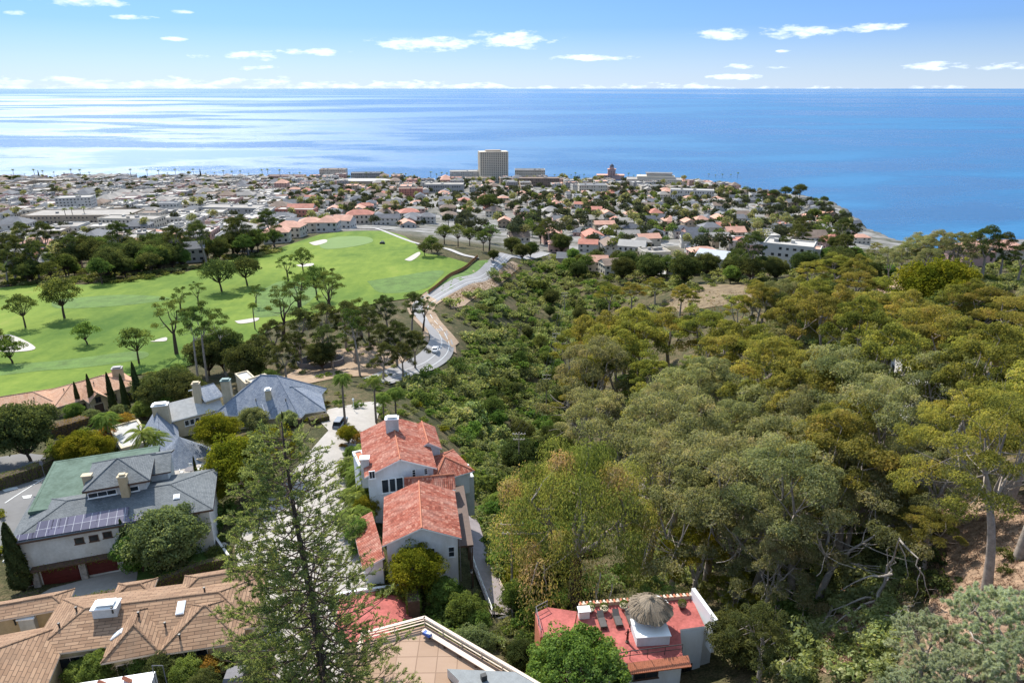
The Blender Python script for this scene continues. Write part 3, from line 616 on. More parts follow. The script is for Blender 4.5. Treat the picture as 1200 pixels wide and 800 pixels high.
def weeping(key, seed, H=23, cr=10, leafm='leaf_weeping', n=36, per=1250, size=.36):
    rng = np.random.default_rng(seed); mb = MB(); B = 'bark_brown'; out = []
    fk = np.array([0, 0, H*.33]); mb.tube(bez((0, 0, -2), (.3, 0, H*.15), fk, 6), [.95, .9, .8, .75, .7, .62], B, 9, cap=False); st = []
    for i in range(6):
        a = 1.05*i+rng.uniform(-.3, .3); e = np.array([cr*.55*math.cos(a), cr*.55*math.sin(a), H*rng.uniform(.62, .82)]); st.append(limb(mb, fk, e, .42, .15, 'bark_grey', rng, .1, 8))
    for i in range(n):
        u = (i+.5)/n; a = 2.399963*i; rad = cr*math.sqrt(u)*rng.uniform(.8, 1.04); zt = H*(.96-.44*u**1.5)-rng.uniform(0, .16)*H
        c = np.array([rad*math.cos(a), rad*math.sin(a), zt]); R = cr*.22*rng.uniform(.65, 1.35)
        s = min(st, key=lambda Q: np.linalg.norm(Q[-1]-c)); limb(mb, s[int(rng.integers(4, 8))], c, .12, .04, 'bark_grey', rng, .05, 5, 4)
        # hanging sprays: leaves strung down from the lobe
        m = per; e = sph(rng, m, -.2); P = c+e*np.array([R, R, R*.8])*rng.uniform(.55, 1.0, (m, 1)); P[:, 2] -= rng.exponential(1.25, m)*R*.9*(.4+.6*np.hypot(e[:, 0], e[:, 1]))
        P[:, :2] += np.c_[np.sin(P[:, 0]*7), np.cos(P[:, 1]*7)]*.12
        N = unit(e*np.array([1, 1, .35])+[0, 0, .15]); out.append(leaves_at(rng, P, N, size, .30, rng.uniform(.05, 1.0), .4, .9))
    for i in range(7):
        a = rng.uniform(-2.6, -.4); s0 = np.array([cr*.85*math.cos(a), cr*.85*math.sin(a), H*rng.uniform(.45, .62)]); limb(mb, s0, s0+np.array([rng.normal(0, .9), -.5, -3.2]), .09, .03, 'bark_pale', rng, .2, 6, 4)
    return proto(key, 'weeping_eucalyptus_tree', mb, cat_(out), leafm)
def roundtree(key, seed, H=9, cr=4, lobes=11, n=260, size=.32, leafm='leaf_oak', bark='bark_brown', trunk=.4, flat=.75, name='round_tree', zmin=-.3, r0=.25, spread=.62, lr=.42):
    rng = np.random.default_rng(seed); mb = MB(); out = []; fk = np.array([rng.normal(0, .2), rng.normal(0, .2), H*trunk]); cz = H-cr*flat*.95
    mb.tube(bez((0, 0, -.8), (rng.normal(0, .2), 0, H*trunk*.5), fk, 5), list(np.linspace(r0*1.2, r0*.8, 5)), bark, 7, cap=False)
    D = np.vstack([sph(rng, lobes, zmin), [[0, 0, .8]]])
    D[:lobes, 2] = np.linspace(zmin, 1, lobes); q = np.sqrt(1-D[:lobes, 2]**2); a = np.arange(lobes)*2.4+seed; D[:lobes, 0] = q*np.cos(a); D[:lobes, 1] = q*np.sin(a)
    for d in D:
        c = np.array([0, 0, cz])+d*np.array([cr, cr, cr*flat])*spread*rng.uniform(.9, 1.12); R = cr*lr*rng.uniform(.8, 1.25)
        out.append(lobe(rng, c, (R, R, R*.8), n, size, sub=6, aspect=.8)); limb(mb, fk, c, r0*.5, r0*.12, bark, rng, .05, 5, 4)
    return proto(key, name, mb, cat_(out), leafm)
def shrub(key, seed, R=1.6, n=700, size=.22, leafm='leaf_chaparral', flat=.7, name='shrub', sub=9, aspect=.75):
    rng = np.random.default_rng(seed); A = []
    for i in range(sub):
        a = rng.uniform(0, 6.28); r = R*.6*math.sqrt(rng.uniform(0, 1)); q = R*rng.uniform(.35, .6)
        A.append(lobe(rng, (r*math.cos(a), r*math.sin(a), R*flat*rng.uniform(.35, .7)), (q, q, q*.8), n//sub, size, sub=4, zmin=0, aspect=aspect))
    t = Tree(); t.name = name; t.trunk = None; t.A = cat_(A); t.crown = leaf_mesh('shrub', t.A, leafm); t.leaf = leafm; PROTO[key] = t; return t
def palm(key, seed, H=11, fr=42, L=2.6, leafm='leaf_palm', name='palm_tree', r0=.2, dead=True, lean=.3, fan=False):
    rng = np.random.default_rng(seed); mb = MB(); t_ = np.array([lean, lean*.4, H]); mb.tube(bez((0, 0, -.6), (0, 0, H*.5), t_, 8), list(np.linspace(r0*1.3, r0*.85, 8)), 'bark_palm', 8)
    out = []
    for i in range(fr):
        a = 2.4*i+rng.uniform(-.2, .2); up = 1.15-1.9*(i/fr); ln = L*rng.uniform(.85, 1.1); d = np.array([math.cos(a), math.sin(a), 0])
        p1 = t_+d*ln*.5*math.cos(up*.9)+np.array([0, 0, ln*.55*math.sin(up)]); p2 = t_+d*ln*math.cos(up*.6)+np.array([0, 0, ln*(.5*math.sin(up)-.42)])
        m = 26; P = bez(t_, p1, p2, m); tn = unit(np.gradient(P, axis=0)); sd = np.cross(tn, [0, 0, 1.]); sd = unit(sd); w = L*.26*np.sin(np.linspace(.25, 3.0, m))+.05
        for s in (-1, 1):
            q = unit(sd*s+tn*.45+np.array([0, 0, -.45])); ll = w*(1.0 if not fan else .8)
            C = P+q*(ll*.5)[:, None]; out.append(dict(c=C, n=unit(np.cross(q, tn)), t=q, l=ll, w=np.full(m, L*.055), k=np.clip(rng.normal(.5, .2, m), 0, 1)))
    A = cat_(out); mb2 = None
    return proto(key, name, mb, A, leafm)
def conifer_column(key, seed, H=9, r=.75, n=6500, size=.24, leafm='leaf_dark', name='cypress_tree'):
    rng = np.random.default_rng(seed); mb = MB(); mb.tube([(0, 0, -.5), (0, 0, H*.4), (0, 0, H*.93)], [.16, .11, .03], 'bark_brown', 6)
    z = rng.uniform(0.03, 1, n)**1.0; a = rng.uniform(0, 6.28, n); rr = r*np.minimum(1, (z/.12))*np.power(np.clip(1-z, 0, 1), .55)*(1+.16*np.sin(5*a+z*21)+rng.normal(0, .07, n))
    P = np.c_[rr*np.cos(a), rr*np.sin(a), z*H]; N = np.c_[np.cos(a), np.sin(a), np.full(n, .5)]
    A = leaves_at(rng, P, N, size, .62, .5, .35); A['t'] = unit(A['t']*.5+[0, 0, 1.2]-A['n']*A['n'][:, 2:3]*1.2)
    return proto(key, name, mb, A, leafm)
def araucaria(key, seed=3):
    """tall open conifer: whorls of long bare branches, ropes of needles carried towards their ends"""
    rng = np.random.default_rng(seed); mb = MB(); H = 32.6; B = 'bark_brown'; axis = lambda z: np.array([.35*math.sin(z*.16), .2*math.sin(z*.21), z])
    mb.tube([axis(z) for z in np.linspace(-2, H, 16)], list(np.linspace(.52, .05, 16)), B, 9); out = []
    z = 3.0
    while z < H-.5:
        k = int(rng.integers(5, 8)); f = z/H; L0 = (8.2*(1-f)**.55)*(1 if f > .3 else .9)
        a0 = rng.uniform(0, 6.28)
        for i in range(k):
            a = a0+2*math.pi*i/k+rng.normal(0, .18); L = L0*rng.uniform(.62, 1.12)+.5; d = np.array([math.cos(a), math.sin(a), 0]); s = axis(z)
            rise = .10+.35*f; e = s+d*L+np.array([0, 0, L*rise+rng.normal(0, .3)]); P = bez(s, s+d*L*.5-np.array([0, 0, L*.06]), e, 14); mb.tube(P, list(np.linspace(.085*(1-f)+.04, .015, 14)), B, 4, cap=False)
            side = .5*(1-math.cos(a)) 
            for j in range(int(L*(1.6+2.8*side))):
                q = rng.uniform(.14, 1.0); q = q**.75; p = P[min(13, int(q*13))]+(P[min(13, int(q*13)+1)]-P[min(13, int(q*13))])*rng.uniform(0, 1); sa = a+rng.choice([-1, 1])*rng.uniform(.4, 1.25)
                l = rng.uniform(.5, 1.25)*(1.25-.35*q); sd = np.array([math.cos(sa), math.sin(sa), rng.uniform(-.05, .6)]); e2 = p+sd*l
                mb.tube([p, (p+e2)/2+[0, 0, -.05], e2], [.022, .016, .008], B, 3, cap=False)
                m = 30; tt = rng.uniform(.3, 1.08, m)[:, None]; C = p+(e2-p)*tt; N = sph(rng, m); Tn = unit(unit(e2-p)*.9+sph(rng, m)*.8+[0, 0, .15])
                ll = rng.uniform(.16, .34, m); NN = unit(N-(N*Tn).sum(1)[:, None]*Tn); out.append(dict(c=C+Tn*ll[:, None]*.5, n=NN, t=Tn, l=ll, w=ll*.3, k=np.clip(rng.normal(.4+.25*rng.uniform(), .15, m), 0, 1)))
        z += rng.uniform(.62, .95)
    return proto(key, 'star_pine_tree', mb, cat_(out), 'leaf_pine')
def needle_pine(key, seed=5, tips=170, R=5.2, H=13):
    rng = np.random.default_rng(seed); mb = MB(); out = []; B = 'bark_grey'; mb.tube([(0, 0, -1), (.3, .1, H*.4), (.2, 0, H*.62)], [.38, .3, .2], B, 8); fk = np.array([.2, 0, H*.5]); lim = []
    for i in range(10):
        a = i*2.4; e = np.array([R*.6*math.cos(a), R*.6*math.sin(a), H*rng.uniform(.6, .82)]); lim.append(limb(mb, fk+[0, 0, rng.uniform(-1, 1.5)], e, .15, .06, B, rng, .12, 7))
    for i in range(tips):
        d = sph(rng, 1, -.1)[0]; p = np.array([0, 0, H*.62])+d*np.array([R, R, H*.34])*rng.uniform(.72, 1.05); s = min(lim, key=lambda Q: np.linalg.norm(Q[-1]-p)); limb(mb, s[int(rng.integers(3, 7))], p, .05, .02, B, rng, .05, 5, 3)
        for q in range(3):
            c = p+rng.normal(0, .38, 3); m = 170; ax = unit(d+np.array([0, 0, .9])+rng.normal(0, .3, 3)); D = unit(sph(rng, m)+ax*.75); l = rng.uniform(.22, .4, m); NN = rng.normal(0, 1, (m, 3)); NN = unit(NN-(NN*D).sum(1)[:, None]*D)
            out.append(dict(c=c+D*l[:, None]*.6+ax*rng.uniform(0, .35, (m, 1)), n=NN, t=D, l=l, w=l*.17, k=np.clip(rng.normal(rng.uniform(.3, .7), .15, m), 0, 1)))
    return proto(key, 'blue_green_pine_tree', mb, cat_(out), 'leaf_glaucous')

USED = {}
def plant(key, loc, label=None, cat='tree', group=None, rz=None, s=1.0, rng=random.Random(4), name=None):
    """the trunk and crown of a prototype under an Empty of their own; a shrub is one mesh"""
    t = PROTO[key]; rz = rng.uniform(0, 6.28) if rz is None else rz; s3 = tuple(s) if hasattr(s, '__len__') else (s, s, s)
    if t.trunk is None:
        o = newobj(name or t.name, t.crown); o.location = tuple(float(a) for a in loc); o.rotation_euler = (0, 0, rz); o.scale = s3; return tag(o, label, cat, group)
    o = root(name or t.name, loc, label, cat, group, rz); o.scale = s3
    newobj('trunk', t.trunk, o); newobj('crown', t.crown, o); return o
def top_at(px, py, h):
    """ground point under a crown whose top shows at that photo pixel and which stands h metres tall"""
    d = ray(px, py); t = np.linspace(18, 1500, 3000); P = EYE+d*t[:, None]; k = P[:, 2]-ZF(P[:, :2])-h
    i = int(np.argmax(k < 0)); p = P[i]; return np.array([p[0], p[1], p[2]-h])
# prototypes
euc('euc_a', 11, 17, 5.6, 18, 640, .34); euc('euc_b', 12, 19, 5.2, 15, 640, .34, lean=.22, flat=.6); euc('euc_c', 13, 15, 6.4, 20, 600, .34, flat=.45, top=.8)
euc('euc_d', 14, 21, 6.0, 16, 700, .32, leafm='leaf_eucalyptus_dull', fork=.35, dead=8, lr=.38); euc('euc_e', 15, 18, 6.6, 26, 520, .32, leafm='leaf_eucalyptus_dull', dead=12, top=1.3, lr=.28)
euc('euc_big', 16, 25, 8.5, 34, 760, .30, r0=.46, fork=.42, lr=.24, dead=6, lean=.20, la0=math.pi, aspect=.45)
euc('euc_dead', 17, 13, 6, 7, 500, .3, r0=.3, dead=26, fork=.3, bark='bark_pale', lr=.3, leafm='leaf_eucalyptus_dull')
euc('euc_tall', 18, 19, 3.4, 12, 260, .34, fork=.55, r0=.24, lr=.42, lean=.08, leafm='leaf_oak', bark='bark_pale'); euc('euc_dark', 19, 17, 5.2, 22, 420, .36, leafm='leaf_dark', lr=.36, flat=.8, top=1.4)
euc('euc_open', 20, 14, 4.6, 13, 220, .34, leafm='leaf_oak', lr=.3, bark='bark_brown', fork=.35)
weeping('weep', 21); euc('euc_pale', 22, 15, 5, 20, 600, .28, leafm='leaf_yellow', lr=.3, bark='bark_pale', aspect=.4, top=1.4)
roundtree('oak_a', 31, lobes=20, cr=4.4, trunk=.32, flat=.85); roundtree('oak_b', 32, 8, 5.0, 22, 260, flat=.65, leafm='leaf_dark', trunk=.3); roundtree('oak_c', 33, 10, 4.4, 16, 210, leafm='leaf_oak', spread=.72, trunk=.36, flat=.85); roundtree('oak_d', 34, 7, 4.2, 12, 300, leafm='leaf_bright', trunk=.25)
roundtree('dense', 35, 10, 5.5, 34, 620, .3, 'leaf_dark', trunk=.12, flat=.8, zmin=-.85); roundtree('gold', 36, 8, 4.6, 36, 520, .25, 'leaf_yellow', trunk=.15, flat=.78, zmin=-.75); roundtree('mag', 37, 9, 5.5, 60, 420, .26, 'leaf_fresh', trunk=.2, flat=.75, spread=.74, lr=.25)
roundtree('olive', 38, 6.0, 3.6, 40, 620, .2, 'leaf_sage', trunk=.12, flat=.8, zmin=-.7); roundtree('orange', 39, 6, 3.6, 20, 360, .24, 'leaf_orange', trunk=.2, flat=.7); roundtree('lush', 40, 7, 3.6, 32, 460, .24, 'leaf_bright', trunk=.12, flat=.9, zmin=-.8)
for i, (lm, fl) in enumerate([('leaf_chaparral', .7), ('leaf_chaparral', .6), ('leaf_sage', .65), ('leaf_oak', .8), ('leaf_bright', .75), ('leaf_dark', .7)]): shrub('shrub_%s' % 'abcdef'[i], 50+i, 2.2, 900, .26, lm, fl)
shrub('shrub_y', 57, 1.6, 900, .2, 'leaf_yellow'); shrub('shrub_o', 58, 1.6, 900, .2, 'leaf_orange'); shrub('fern', 59, 1.5, 500, .5, 'leaf_palm', aspect=.25)
palm('palm_fan', 61, 10.5, 52, 2.1, fan=True); palm('palm_feather', 62, 8, 46, 3.6, r0=.24); palm('palm_king', 63, 9, 18, 2.9, r0=.15); palm('palm_low', 64, 3.0, 34, 2.6, r0=.2)
conifer_column('cypress', 71); araucaria('starpine'); needle_pine('glauc')
# small-leaf-count versions for the town, 0.5 to 1.4 km away
def fartree(key, seed, H, cr, n, size, leafm, flat=.8, name='tree', trunk=.3):
    rng = np.random.default_rng(seed); out = []; mb = MB(); mb.tube([(0, 0, -1), (0, 0, H*.6)], [.35, .2], 'bark_brown', 5)
    for i in range(7):
        d = sph(rng, 1, -.3)[0]; R = cr*rng.uniform(.4, .62); c = np.array([0, 0, H-cr*flat])+d*np.array([cr, cr, cr*flat])*.5; e = sph(rng, n//7, -.5); out.append(leaves_at(rng, c+e*R*rng.uniform(.7, 1.05, (n//7, 1)), e, size, .85, rng.uniform(.2, .8), .5))
    t = Tree(); t.name = name; t.trunk = None; t.A = cat_(out); A = t.A; t.leaf = leafm
    me = leaf_mesh('tree', A, leafm); t.crown = me; t.tr = mb.mesh('trunk', True); t.two = True; PROTO[key] = t; t.trunk = t.tr; return t
FARK = []
for i, (H, cr, n, lm, fl) in enumerate([(9, 5, 500, 'leaf_far', .8), (12, 5.5, 560, 'leaf_far', .9), (8, 4.5, 420, 'leaf_far', .7), (7, 4, 400, 'leaf_oak', .7), (14, 5.5, 500, 'leaf_eucalyptus_dull', .9), (10, 5, 460, 'leaf_oak', .8)]):
    fartree('far_%d' % i, 80+i, H, cr, n, .95, lm, fl); FARK.append('far_%d' % i)
palm('far_palm', 91, 15, 16, 3.0, r0=.3, name='palm_tree')
# ------------------------------------------------------------------ houses near the camera
from mathutils.bvhtree import BVHTree
class Rect:
    def __init__(s, A, B, C, drop, inset=0.5):
        s.z = CZ-drop; a = at_z(*A, s.z)[:2]; b = at_z(*B, s.z)[:2]; s.u = (b-a)/np.linalg.norm(b-a); s.v = np.array([-s.u[1], s.u[0]])
        s.L = float(C) if not hasattr(C, '__len__') else float((at_z(*C, s.z)[:2]-b)@s.v)
        s.W = float(np.linalg.norm(b-a)); s.a = a
        s.a = s.a+s.u*inset+s.v*inset; s.W -= 2*inset; s.L -= 2*inset; s.o = inset
    def p(s, x, y, z): q = s.a+s.u*x+s.v*y; return (q[0], q[1], z)
def solid_roof(mb, tops, m, th=.2, under='white_paint'):
    edges = {}
    key = lambda p: (round(p[0], 3), round(p[1], 3), round(p[2], 3))
    for poly in tops:
        mb.face(poly, m); mb.face([(p[0], p[1], p[2]-th) for p in poly[::-1]], under); n = len(poly)
        for i in range(n):
            a, b = key(poly[i]), key(poly[(i+1) % n]); edges[(a, b)] = (poly[i], poly[(i+1) % n])
    for (a, b), (p, q) in edges.items():
        if (b, a) not in edges: mb.face([p, (p[0], p[1], p[2]-th), (q[0], q[1], q[2]-th), q], under)
def wing(r, R, gdrop, rise, kind, wall, roof, ridge='v', caps=None, capr=.13, fascia='white_paint', roof_name='roof', wall_name='wall', th=.2):
    zg = CZ-gdrop-2.5; ze = R.z; W_, L_, o = R.W, R.L, R.o; P = R.p; w = MB(); b = MB(); lines = []
    zw = ze-.02
    w.hexa([P(0, 0, zg), P(W_, 0, zg), P(W_, L_, zg), P(0, L_, zg)], [P(0, 0, zw), P(W_, 0, zw), P(W_, L_, zw), P(0, L_, zw)], wall)
    if kind == 'flat':
        t = .25; h = rise
        for (x0, y0, x1, y1) in ((-.1, -.1, W_+.1, t), (-.1, L_-t, W_+.1, L_+.1), (-.1, t, t, L_-t), (W_-t, t, W_+.1, L_-t)):
            w.hexa([P(x0, y0, ze-.3), P(x1, y0, ze-.3), P(x1, y1, ze-.3), P(x0, y1, ze-.3)], [P(x0, y0, ze+h), P(x1, y0, ze+h), P(x1, y1, ze+h), P(x0, y1, ze+h)], wall)
        b.hexa([P(t, t, ze-.01), P(W_-t, t, ze-.01), P(W_-t, L_-t, ze-.01), P(t, L_-t, ze-.01)], [P(t, t, ze+.06), P(W_-t, t, ze+.06), P(W_-t, L_-t, ze+.06), P(t, L_-t, ze+.06)], roof)
        w.obj(wall_name, r); return b.obj(roof_name, r)
    x0, x1, y0, y1 = -o, W_+o, -o, L_+o
    if kind == 'gable':
        if ridge == 'v':
            m = W_/2; sl = rise/(W_/2); e = ze-sl*o+.16; zr = ze+rise+.16
            tops = [[P(x0, y0, e), P(m, y0, zr), P(m, y1, zr), P(x0, y1, e)], [P(m, y0, zr), P(x1, y0, e), P(x1, y1, e), P(m, y1, zr)]]
            for y, f in ((0, 1), (L_, -1)): w.face([P(0, y, zw), P(W_, y, zw), P(m, y, ze+rise)][::f], wall)
            lines = [(P(m, y0, zr), P(m, y1, zr))]
        else:
            m = L_/2; sl = rise/(L_/2); e = ze-sl*o+.16; zr = ze+rise+.16
            tops = [[P(x0, y0, e), P(x1, y0, e), P(x1, m, zr), P(x0, m, zr)], [P(x0, m, zr), P(x1, m, zr), P(x1, y1, e), P(x0, y1, e)]]
            for x, f in ((0, -1), (W_, 1)): w.face([P(x, 0, zw), P(x, L_, zw), P(x, m, ze+rise)][::f], wall)
            lines = [(P(x0, m, zr), P(x1, m, zr))]
        for l in tops: pass
    elif kind == 'hip':
        Wd, Ld = x1-x0, y1-y0; h = min(Wd, Ld)/2; e = ze+.1; zr = ze+rise+.1; c = [P(x0, y0, e), P(x1, y0, e), P(x1, y1, e), P(x0, y1, e)]
        if Wd >= Ld: g, k = P(x0+h, y0+h, zr), P(x1-h-.001, y0+h, zr); tops = [[c[0], c[1], k, g], [c[1], c[2], k], [c[2], c[3], g, k], [c[3], c[0], g]]; lines = [(g, k), (c[0], g), (c[3], g), (c[1], k), (c[2], k)]
        else: g, k = P(x0+h, y0+h, zr), P(x0+h, y1-h-.001, zr); tops = [[c[0], c[1], g], [c[1], c[2], k, g], [c[2], c[3], k], [c[3], c[0], g, k]]; lines = [(g, k), (c[0], g), (c[1], g), (c[2], k), (c[3], k)]
    elif kind == 'shed':                              # rises away from the front
        e = ze+.1; tops = [[P(x0, y0, e), P(x1, y0, e), P(x1, y1, e+rise), P(x0, y1, e+rise)]]
        w.face([P(W_, 0, zw), P(W_, L_, zw), P(W_, L_, ze+rise)], wall); w.face([P(0, L_, zw), P(0, 0, zw), P(0, L_, ze+rise)], wall); w.face([P(W_, L_, zw), P(0, L_, zw), P(0, L_, ze+rise), P(W_, L_, ze+rise)], wall)
    elif kind == 'shedu':                             # rises towards the right
        e = ze+.1; tops = [[P(x0, y0, e), P(x1, y0, e+rise), P(x1, y1, e+rise), P(x0, y1, e)]]
        w.face([P(0, 0, zw), P(W_, 0, zw), P(W_, 0, ze+rise)], wall)
    solid_roof(b, tops, roof, th, fascia)
    w.obj(wall_name, r); ro = b.obj(roof_name, r)
    if caps and lines:
        cb = MB()
        for a, c in lines: cb.tube([a, c], capr, caps, 6)
        cb.obj('ridge_cap', ro)
    return ro
_B = {}
def hit(r, px, py):
    kids = [o for o in r.children_recursive if o.type == 'MESH' and o.name.split('.')[0] in ('wall', 'roof', 'deck', 'terrace_floor', 'chimney')]
    if _B.get(r.name, (0,))[0] != len(kids):
        V, F = [], []
        for o in kids:
            n = len(V); q = o; off = Vector((0, 0, 0))
            while q: off = off+q.location; q = q.parent
            V += [v.co+off for v in o.data.vertices]; F += [tuple(i+n for i in f.vertices) for f in o.data.polygons]
        _B[r.name] = (len(kids), BVHTree.FromPolygons(V, F))
    d = Vector(ray(px, py)).normalized(); h = _B[r.name][1].ray_cast(Vector(EYE), d, 400)
    if h[0] is None: return None, None
    n = h[1]; n = -n if n.dot(d) > 0 else n
    return np.array(h[0]), np.array(n)
def basis(n):
    if abs(n[2]) > .97: return np.array([1., 0, 0]), np.array([0, 1., 0]), np.array([0, 0, 1.])
    u = unit(np.cross([0, 0, 1.], n)); return u, np.cross(n, u), n
def slab(mb, c, u, v, n, w, h, d0, d1, m):
    q = lambda a, b, d: c+u*a+v*b+n*d
    mb.hexa([q(-w/2, -h/2, d0), q(w/2, -h/2, d0), q(w/2, h/2, d0), q(-w/2, h/2, d0)], [q(-w/2, -h/2, d1), q(w/2, -h/2, d1), q(w/2, h/2, d1), q(-w/2, h/2, d1)], m)
def win(r, px, py, w=1.0, h=1.2, frame='white_paint', glassm='window_glass', cols=2, rows=1, name='window', sub='pane', fw=.09, arch=False):
    c, n = hit(r, px, py)
    if c is None or abs(n[2]) > .5: return None
    u, v, n = basis(n); f = MB(); g = MB()
    for s in (-1, 1):
        slab(f, c+u*s*(w/2), u, v, n, fw, h+fw, -.02, .09, frame); slab(f, c+v*s*(h/2), u, v, n, w-fw, fw, -.02, .088, frame)
    for i in range(1, cols): slab(f, c+u*(w*i/cols-w/2), u, v, n, .05, h-fw, -.01, .06, frame)
    for i in range(1, rows): slab(f, c+v*(h*i/rows-h/2), u, v, n, w-fw, .05, -.01, .055, frame)
    if name == 'window': slab(f, c-v*(h/2+fw/2+.04), u, v, n, w+.3, .07, -.02, .15, frame)
    slab(g, c, u, v, n, w-fw, h-fw, -.01, .03, glassm)
    o = f.obj(name, r); g.obj(sub, o); return o
def door(r, px, py, w, h, m, name='door', panels=4, frame='white_paint'):
    c, n = hit(r, px, py)
    if c is None or abs(n[2]) > .5: return
    u, v, n = basis(n); f = MB(); g = MB()
    slab(g, c, u, v, n, w, h, -.02, .05, m)
    for i in range(panels): slab(g, c+v*(h*(i+.5)/panels-h/2), u, v, n, w-.2, h/panels-.12, .04, .08, m)
    for s in (-1, 1): slab(f, c+u*s*(w/2+.07), u, v, n, .14, h+.14, -.02, .11, frame)
    slab(f, c+v*(h/2+.07), u, v, n, w, .14, -.02, .108, frame)
    o = g.obj(name, r); f.obj('frame', o)
    return c, u, v, n
def rooflight(r, px, py, w=.7, h=1.1, name='skylight'):
    c, n = hit(r, px, py)
    if c is None: return
    u, v, n = basis(n); f = MB(); g = MB(); slab(f, c, u, v, n, w, h, -.05, .12, 'white_paint'); slab(g, c, u, v, n, w-.12, h-.12, .12, .15, 'skylight_glass')
    o = f.obj(name, r); g.obj('pane', o)
def chimney(r, px, py, w=1.0, d=.8, h=1.8, m='white_stucco', cap='white_paint', rz=0, below=3.5, pot=True, capover=.12):
    """px, py: where the stack leaves the roof"""
    c, n = hit(r, px, py)
    if c is None: return
    b = MB(); b.box((c[0], c[1], c[2]+(h-below)/2), (w, d, h+below), m, rz); o = b.obj('chimney', r); k = MB()
    k.box((c[0], c[1], c[2]+h+.07), (w+2*capover, d+2*capover, .14), cap, rz)
    if pot:
        k.box((c[0], c[1], c[2]+h+.24), (w*.6, d*.55, .2), m, rz); k.box((c[0], c[1], c[2]+h+.38), (w*.8, d*.8, .08), cap, rz)
    k.obj('cap', o); return o
def vents(r, l, m='dark_metal'):
    for (x, y) in l:
        c, n = hit(r, x, y)
        if c is None: continue
        b = MB(); b.lathe((c[0], c[1], c[2]-.2), [(.09, 0), (.09, .65), (.14, .66), (.12, .8)], m, 8); b.obj('vent_pipe', r)
def panels(r, a, b, n, w, h, name='solar_panel'):
    for i in range(n):
        x = a[0]+(b[0]-a[0])*(i+.5)/n; y = a[1]+(b[1]-a[1])*(i+.5)/n; c, nn = hit(r, x, y)
        if c is None or nn[2] > .995 or nn[2] < .3: continue
        u, v, nn = basis(nn); q = MB(); slab(q, c, u, v, nn, w, h, .08, .14, 'solar_cells'); q.obj(name, r)

# ---- A: tan mansion by the golf course
A = root('tan_mansion', dp(105, 470, 73), 'long tan stucco mansion with salmon tile hip roof and arched entry beside the golf course', 'house')
kw = dict(wall='tan_stucco', roof='tan_barrel_tile', caps='tan_barrel_tile', fascia='cream_stucco')
RA = Rect((62, 479), (164, 449), 12, 67.2); wing(A, RA, 74, 2.2, 'hip', **kw)
wing(A, Rect((-70, 500), (74, 476), 12, 67.6), 74, 2.3, 'hip', **kw); wing(A, Rect((104, 471), (127, 464), 7, 66.6), 74, 1.4, 'gable', **kw)
for (x, y) in ((66, 487), (82, 483), (97, 477), (133, 466), (150, 463), (30, 492), (10, 496)): win(A, x, y, 1.3, 1.6, 'brown_wood', cols=2)
win(A, 115, 468, 1.1, 1.3, 'brown_wood'); door(A, 117, 480, 1.9, 3.0, 'brown_wood', 'entry_door', 1, 'cream_stucco')
chimney(A, 139, 441, 2.2, 1.5, 2.2, 'tan_stucco', 'concrete', .3); chimney(A, 8, 461, 1.4, 1.4, 1.3, 'white_stucco', 'white_paint', .3)
vents(A, [(40, 468), (75, 458), (110, 450)])
# ---- B: slate-roofed mansion
B = root('slate_mansion', dp(260, 490, 67.5), 'rambling cream mansion under steep blue grey slate roofs with tall cream chimneys', 'house')
kw = dict(wall='cream_stucco', roof='slate_shingle', caps='slate_shingle', fascia='white_paint', capr=.1)
RB = Rect((250, 486), (352, 491), 15, 63); wing(B, RB, 68, 6.0, 'hip', **kw)
wing(B, Rect((308, 492), (382, 481), 12, 63), 67, 3.8, 'hip', **kw)
wing(B, Rect((198, 494), (262, 477), 8.5, 62.4), 69, 2.0, 'gable', ridge='u', wall='cream_stucco', roof='light_gravel')
wing(B, Rect((240, 470), (262, 463), 8, 60.5), 69, 1.4, 'gable', ridge='u', **kw)
wing(B, Rect((306, 458), (333, 449), 8, 60.5), 68, .35, 'flat', 'cream_stucco', 'light_gravel'); wing(B, Rect((286, 452), (306, 447), 8, 60.7), 68, .3, 'flat', 'cream_stucco', 'light_gravel')
wing(B, Rect((140, 529), (182, 517), 12, 63), 69, .35, 'flat', 'cream_stucco', 'light_gravel')
wing(B, Rect((168, 556), (214, 546), 20, 63.6), 68, 3.6, 'gable', **kw)
wing(B, Rect((304, 494), (319, 491), 5, 63.4), 67, 2.0, 'gable', **kw)
cx = at_z(214, 536, CZ-63.4); mb = MB(); mb.lathe((cx[0], cx[1], CZ-70), [(4.6, 0), (4.6, 6.6)], 'cream_stucco', 20); mb.obj('tower_wall', B)
mb = MB(); mb.lathe((cx[0], cx[1], CZ-63.4), [(5.1, -.1), (5.1, 0.05), (2.6, 2.1), (.05, 4.3)], 'slate_shingle', 24); mb.obj('tower_roof', B)
for i in range(7): win(B, 219+i*6.2, 495.5-i*1.65, .8, 1.2, 'white_paint', cols=1)
win(B, 311, 497, 1.0, 1.3); win(B, 316, 459, .9, .8); win(B, 327, 456, .9, .8)
chimney(B, 268, 470, 1.8, 1.2, 4.8, 'cream_stucco', 'copper_green', .1); chimney(B, 233, 470, 1.4, 1.1, 4.0, 'cream_stucco', 'cream_stucco', .2); chimney(B, 190, 487, 2.8, 1.5, 2.4, 'cream_stucco', 'white_paint', .25)
chimney(B, 315, 466, 1.1, 1.0, 1.8, 'cream_stucco', 'white_paint', .2); vents(B, [(187, 506), (300, 470), (335, 470), (190, 520)])
panels(B, (146, 514), (170, 508), 3, 1.9, 3.0, 'roof_panel')
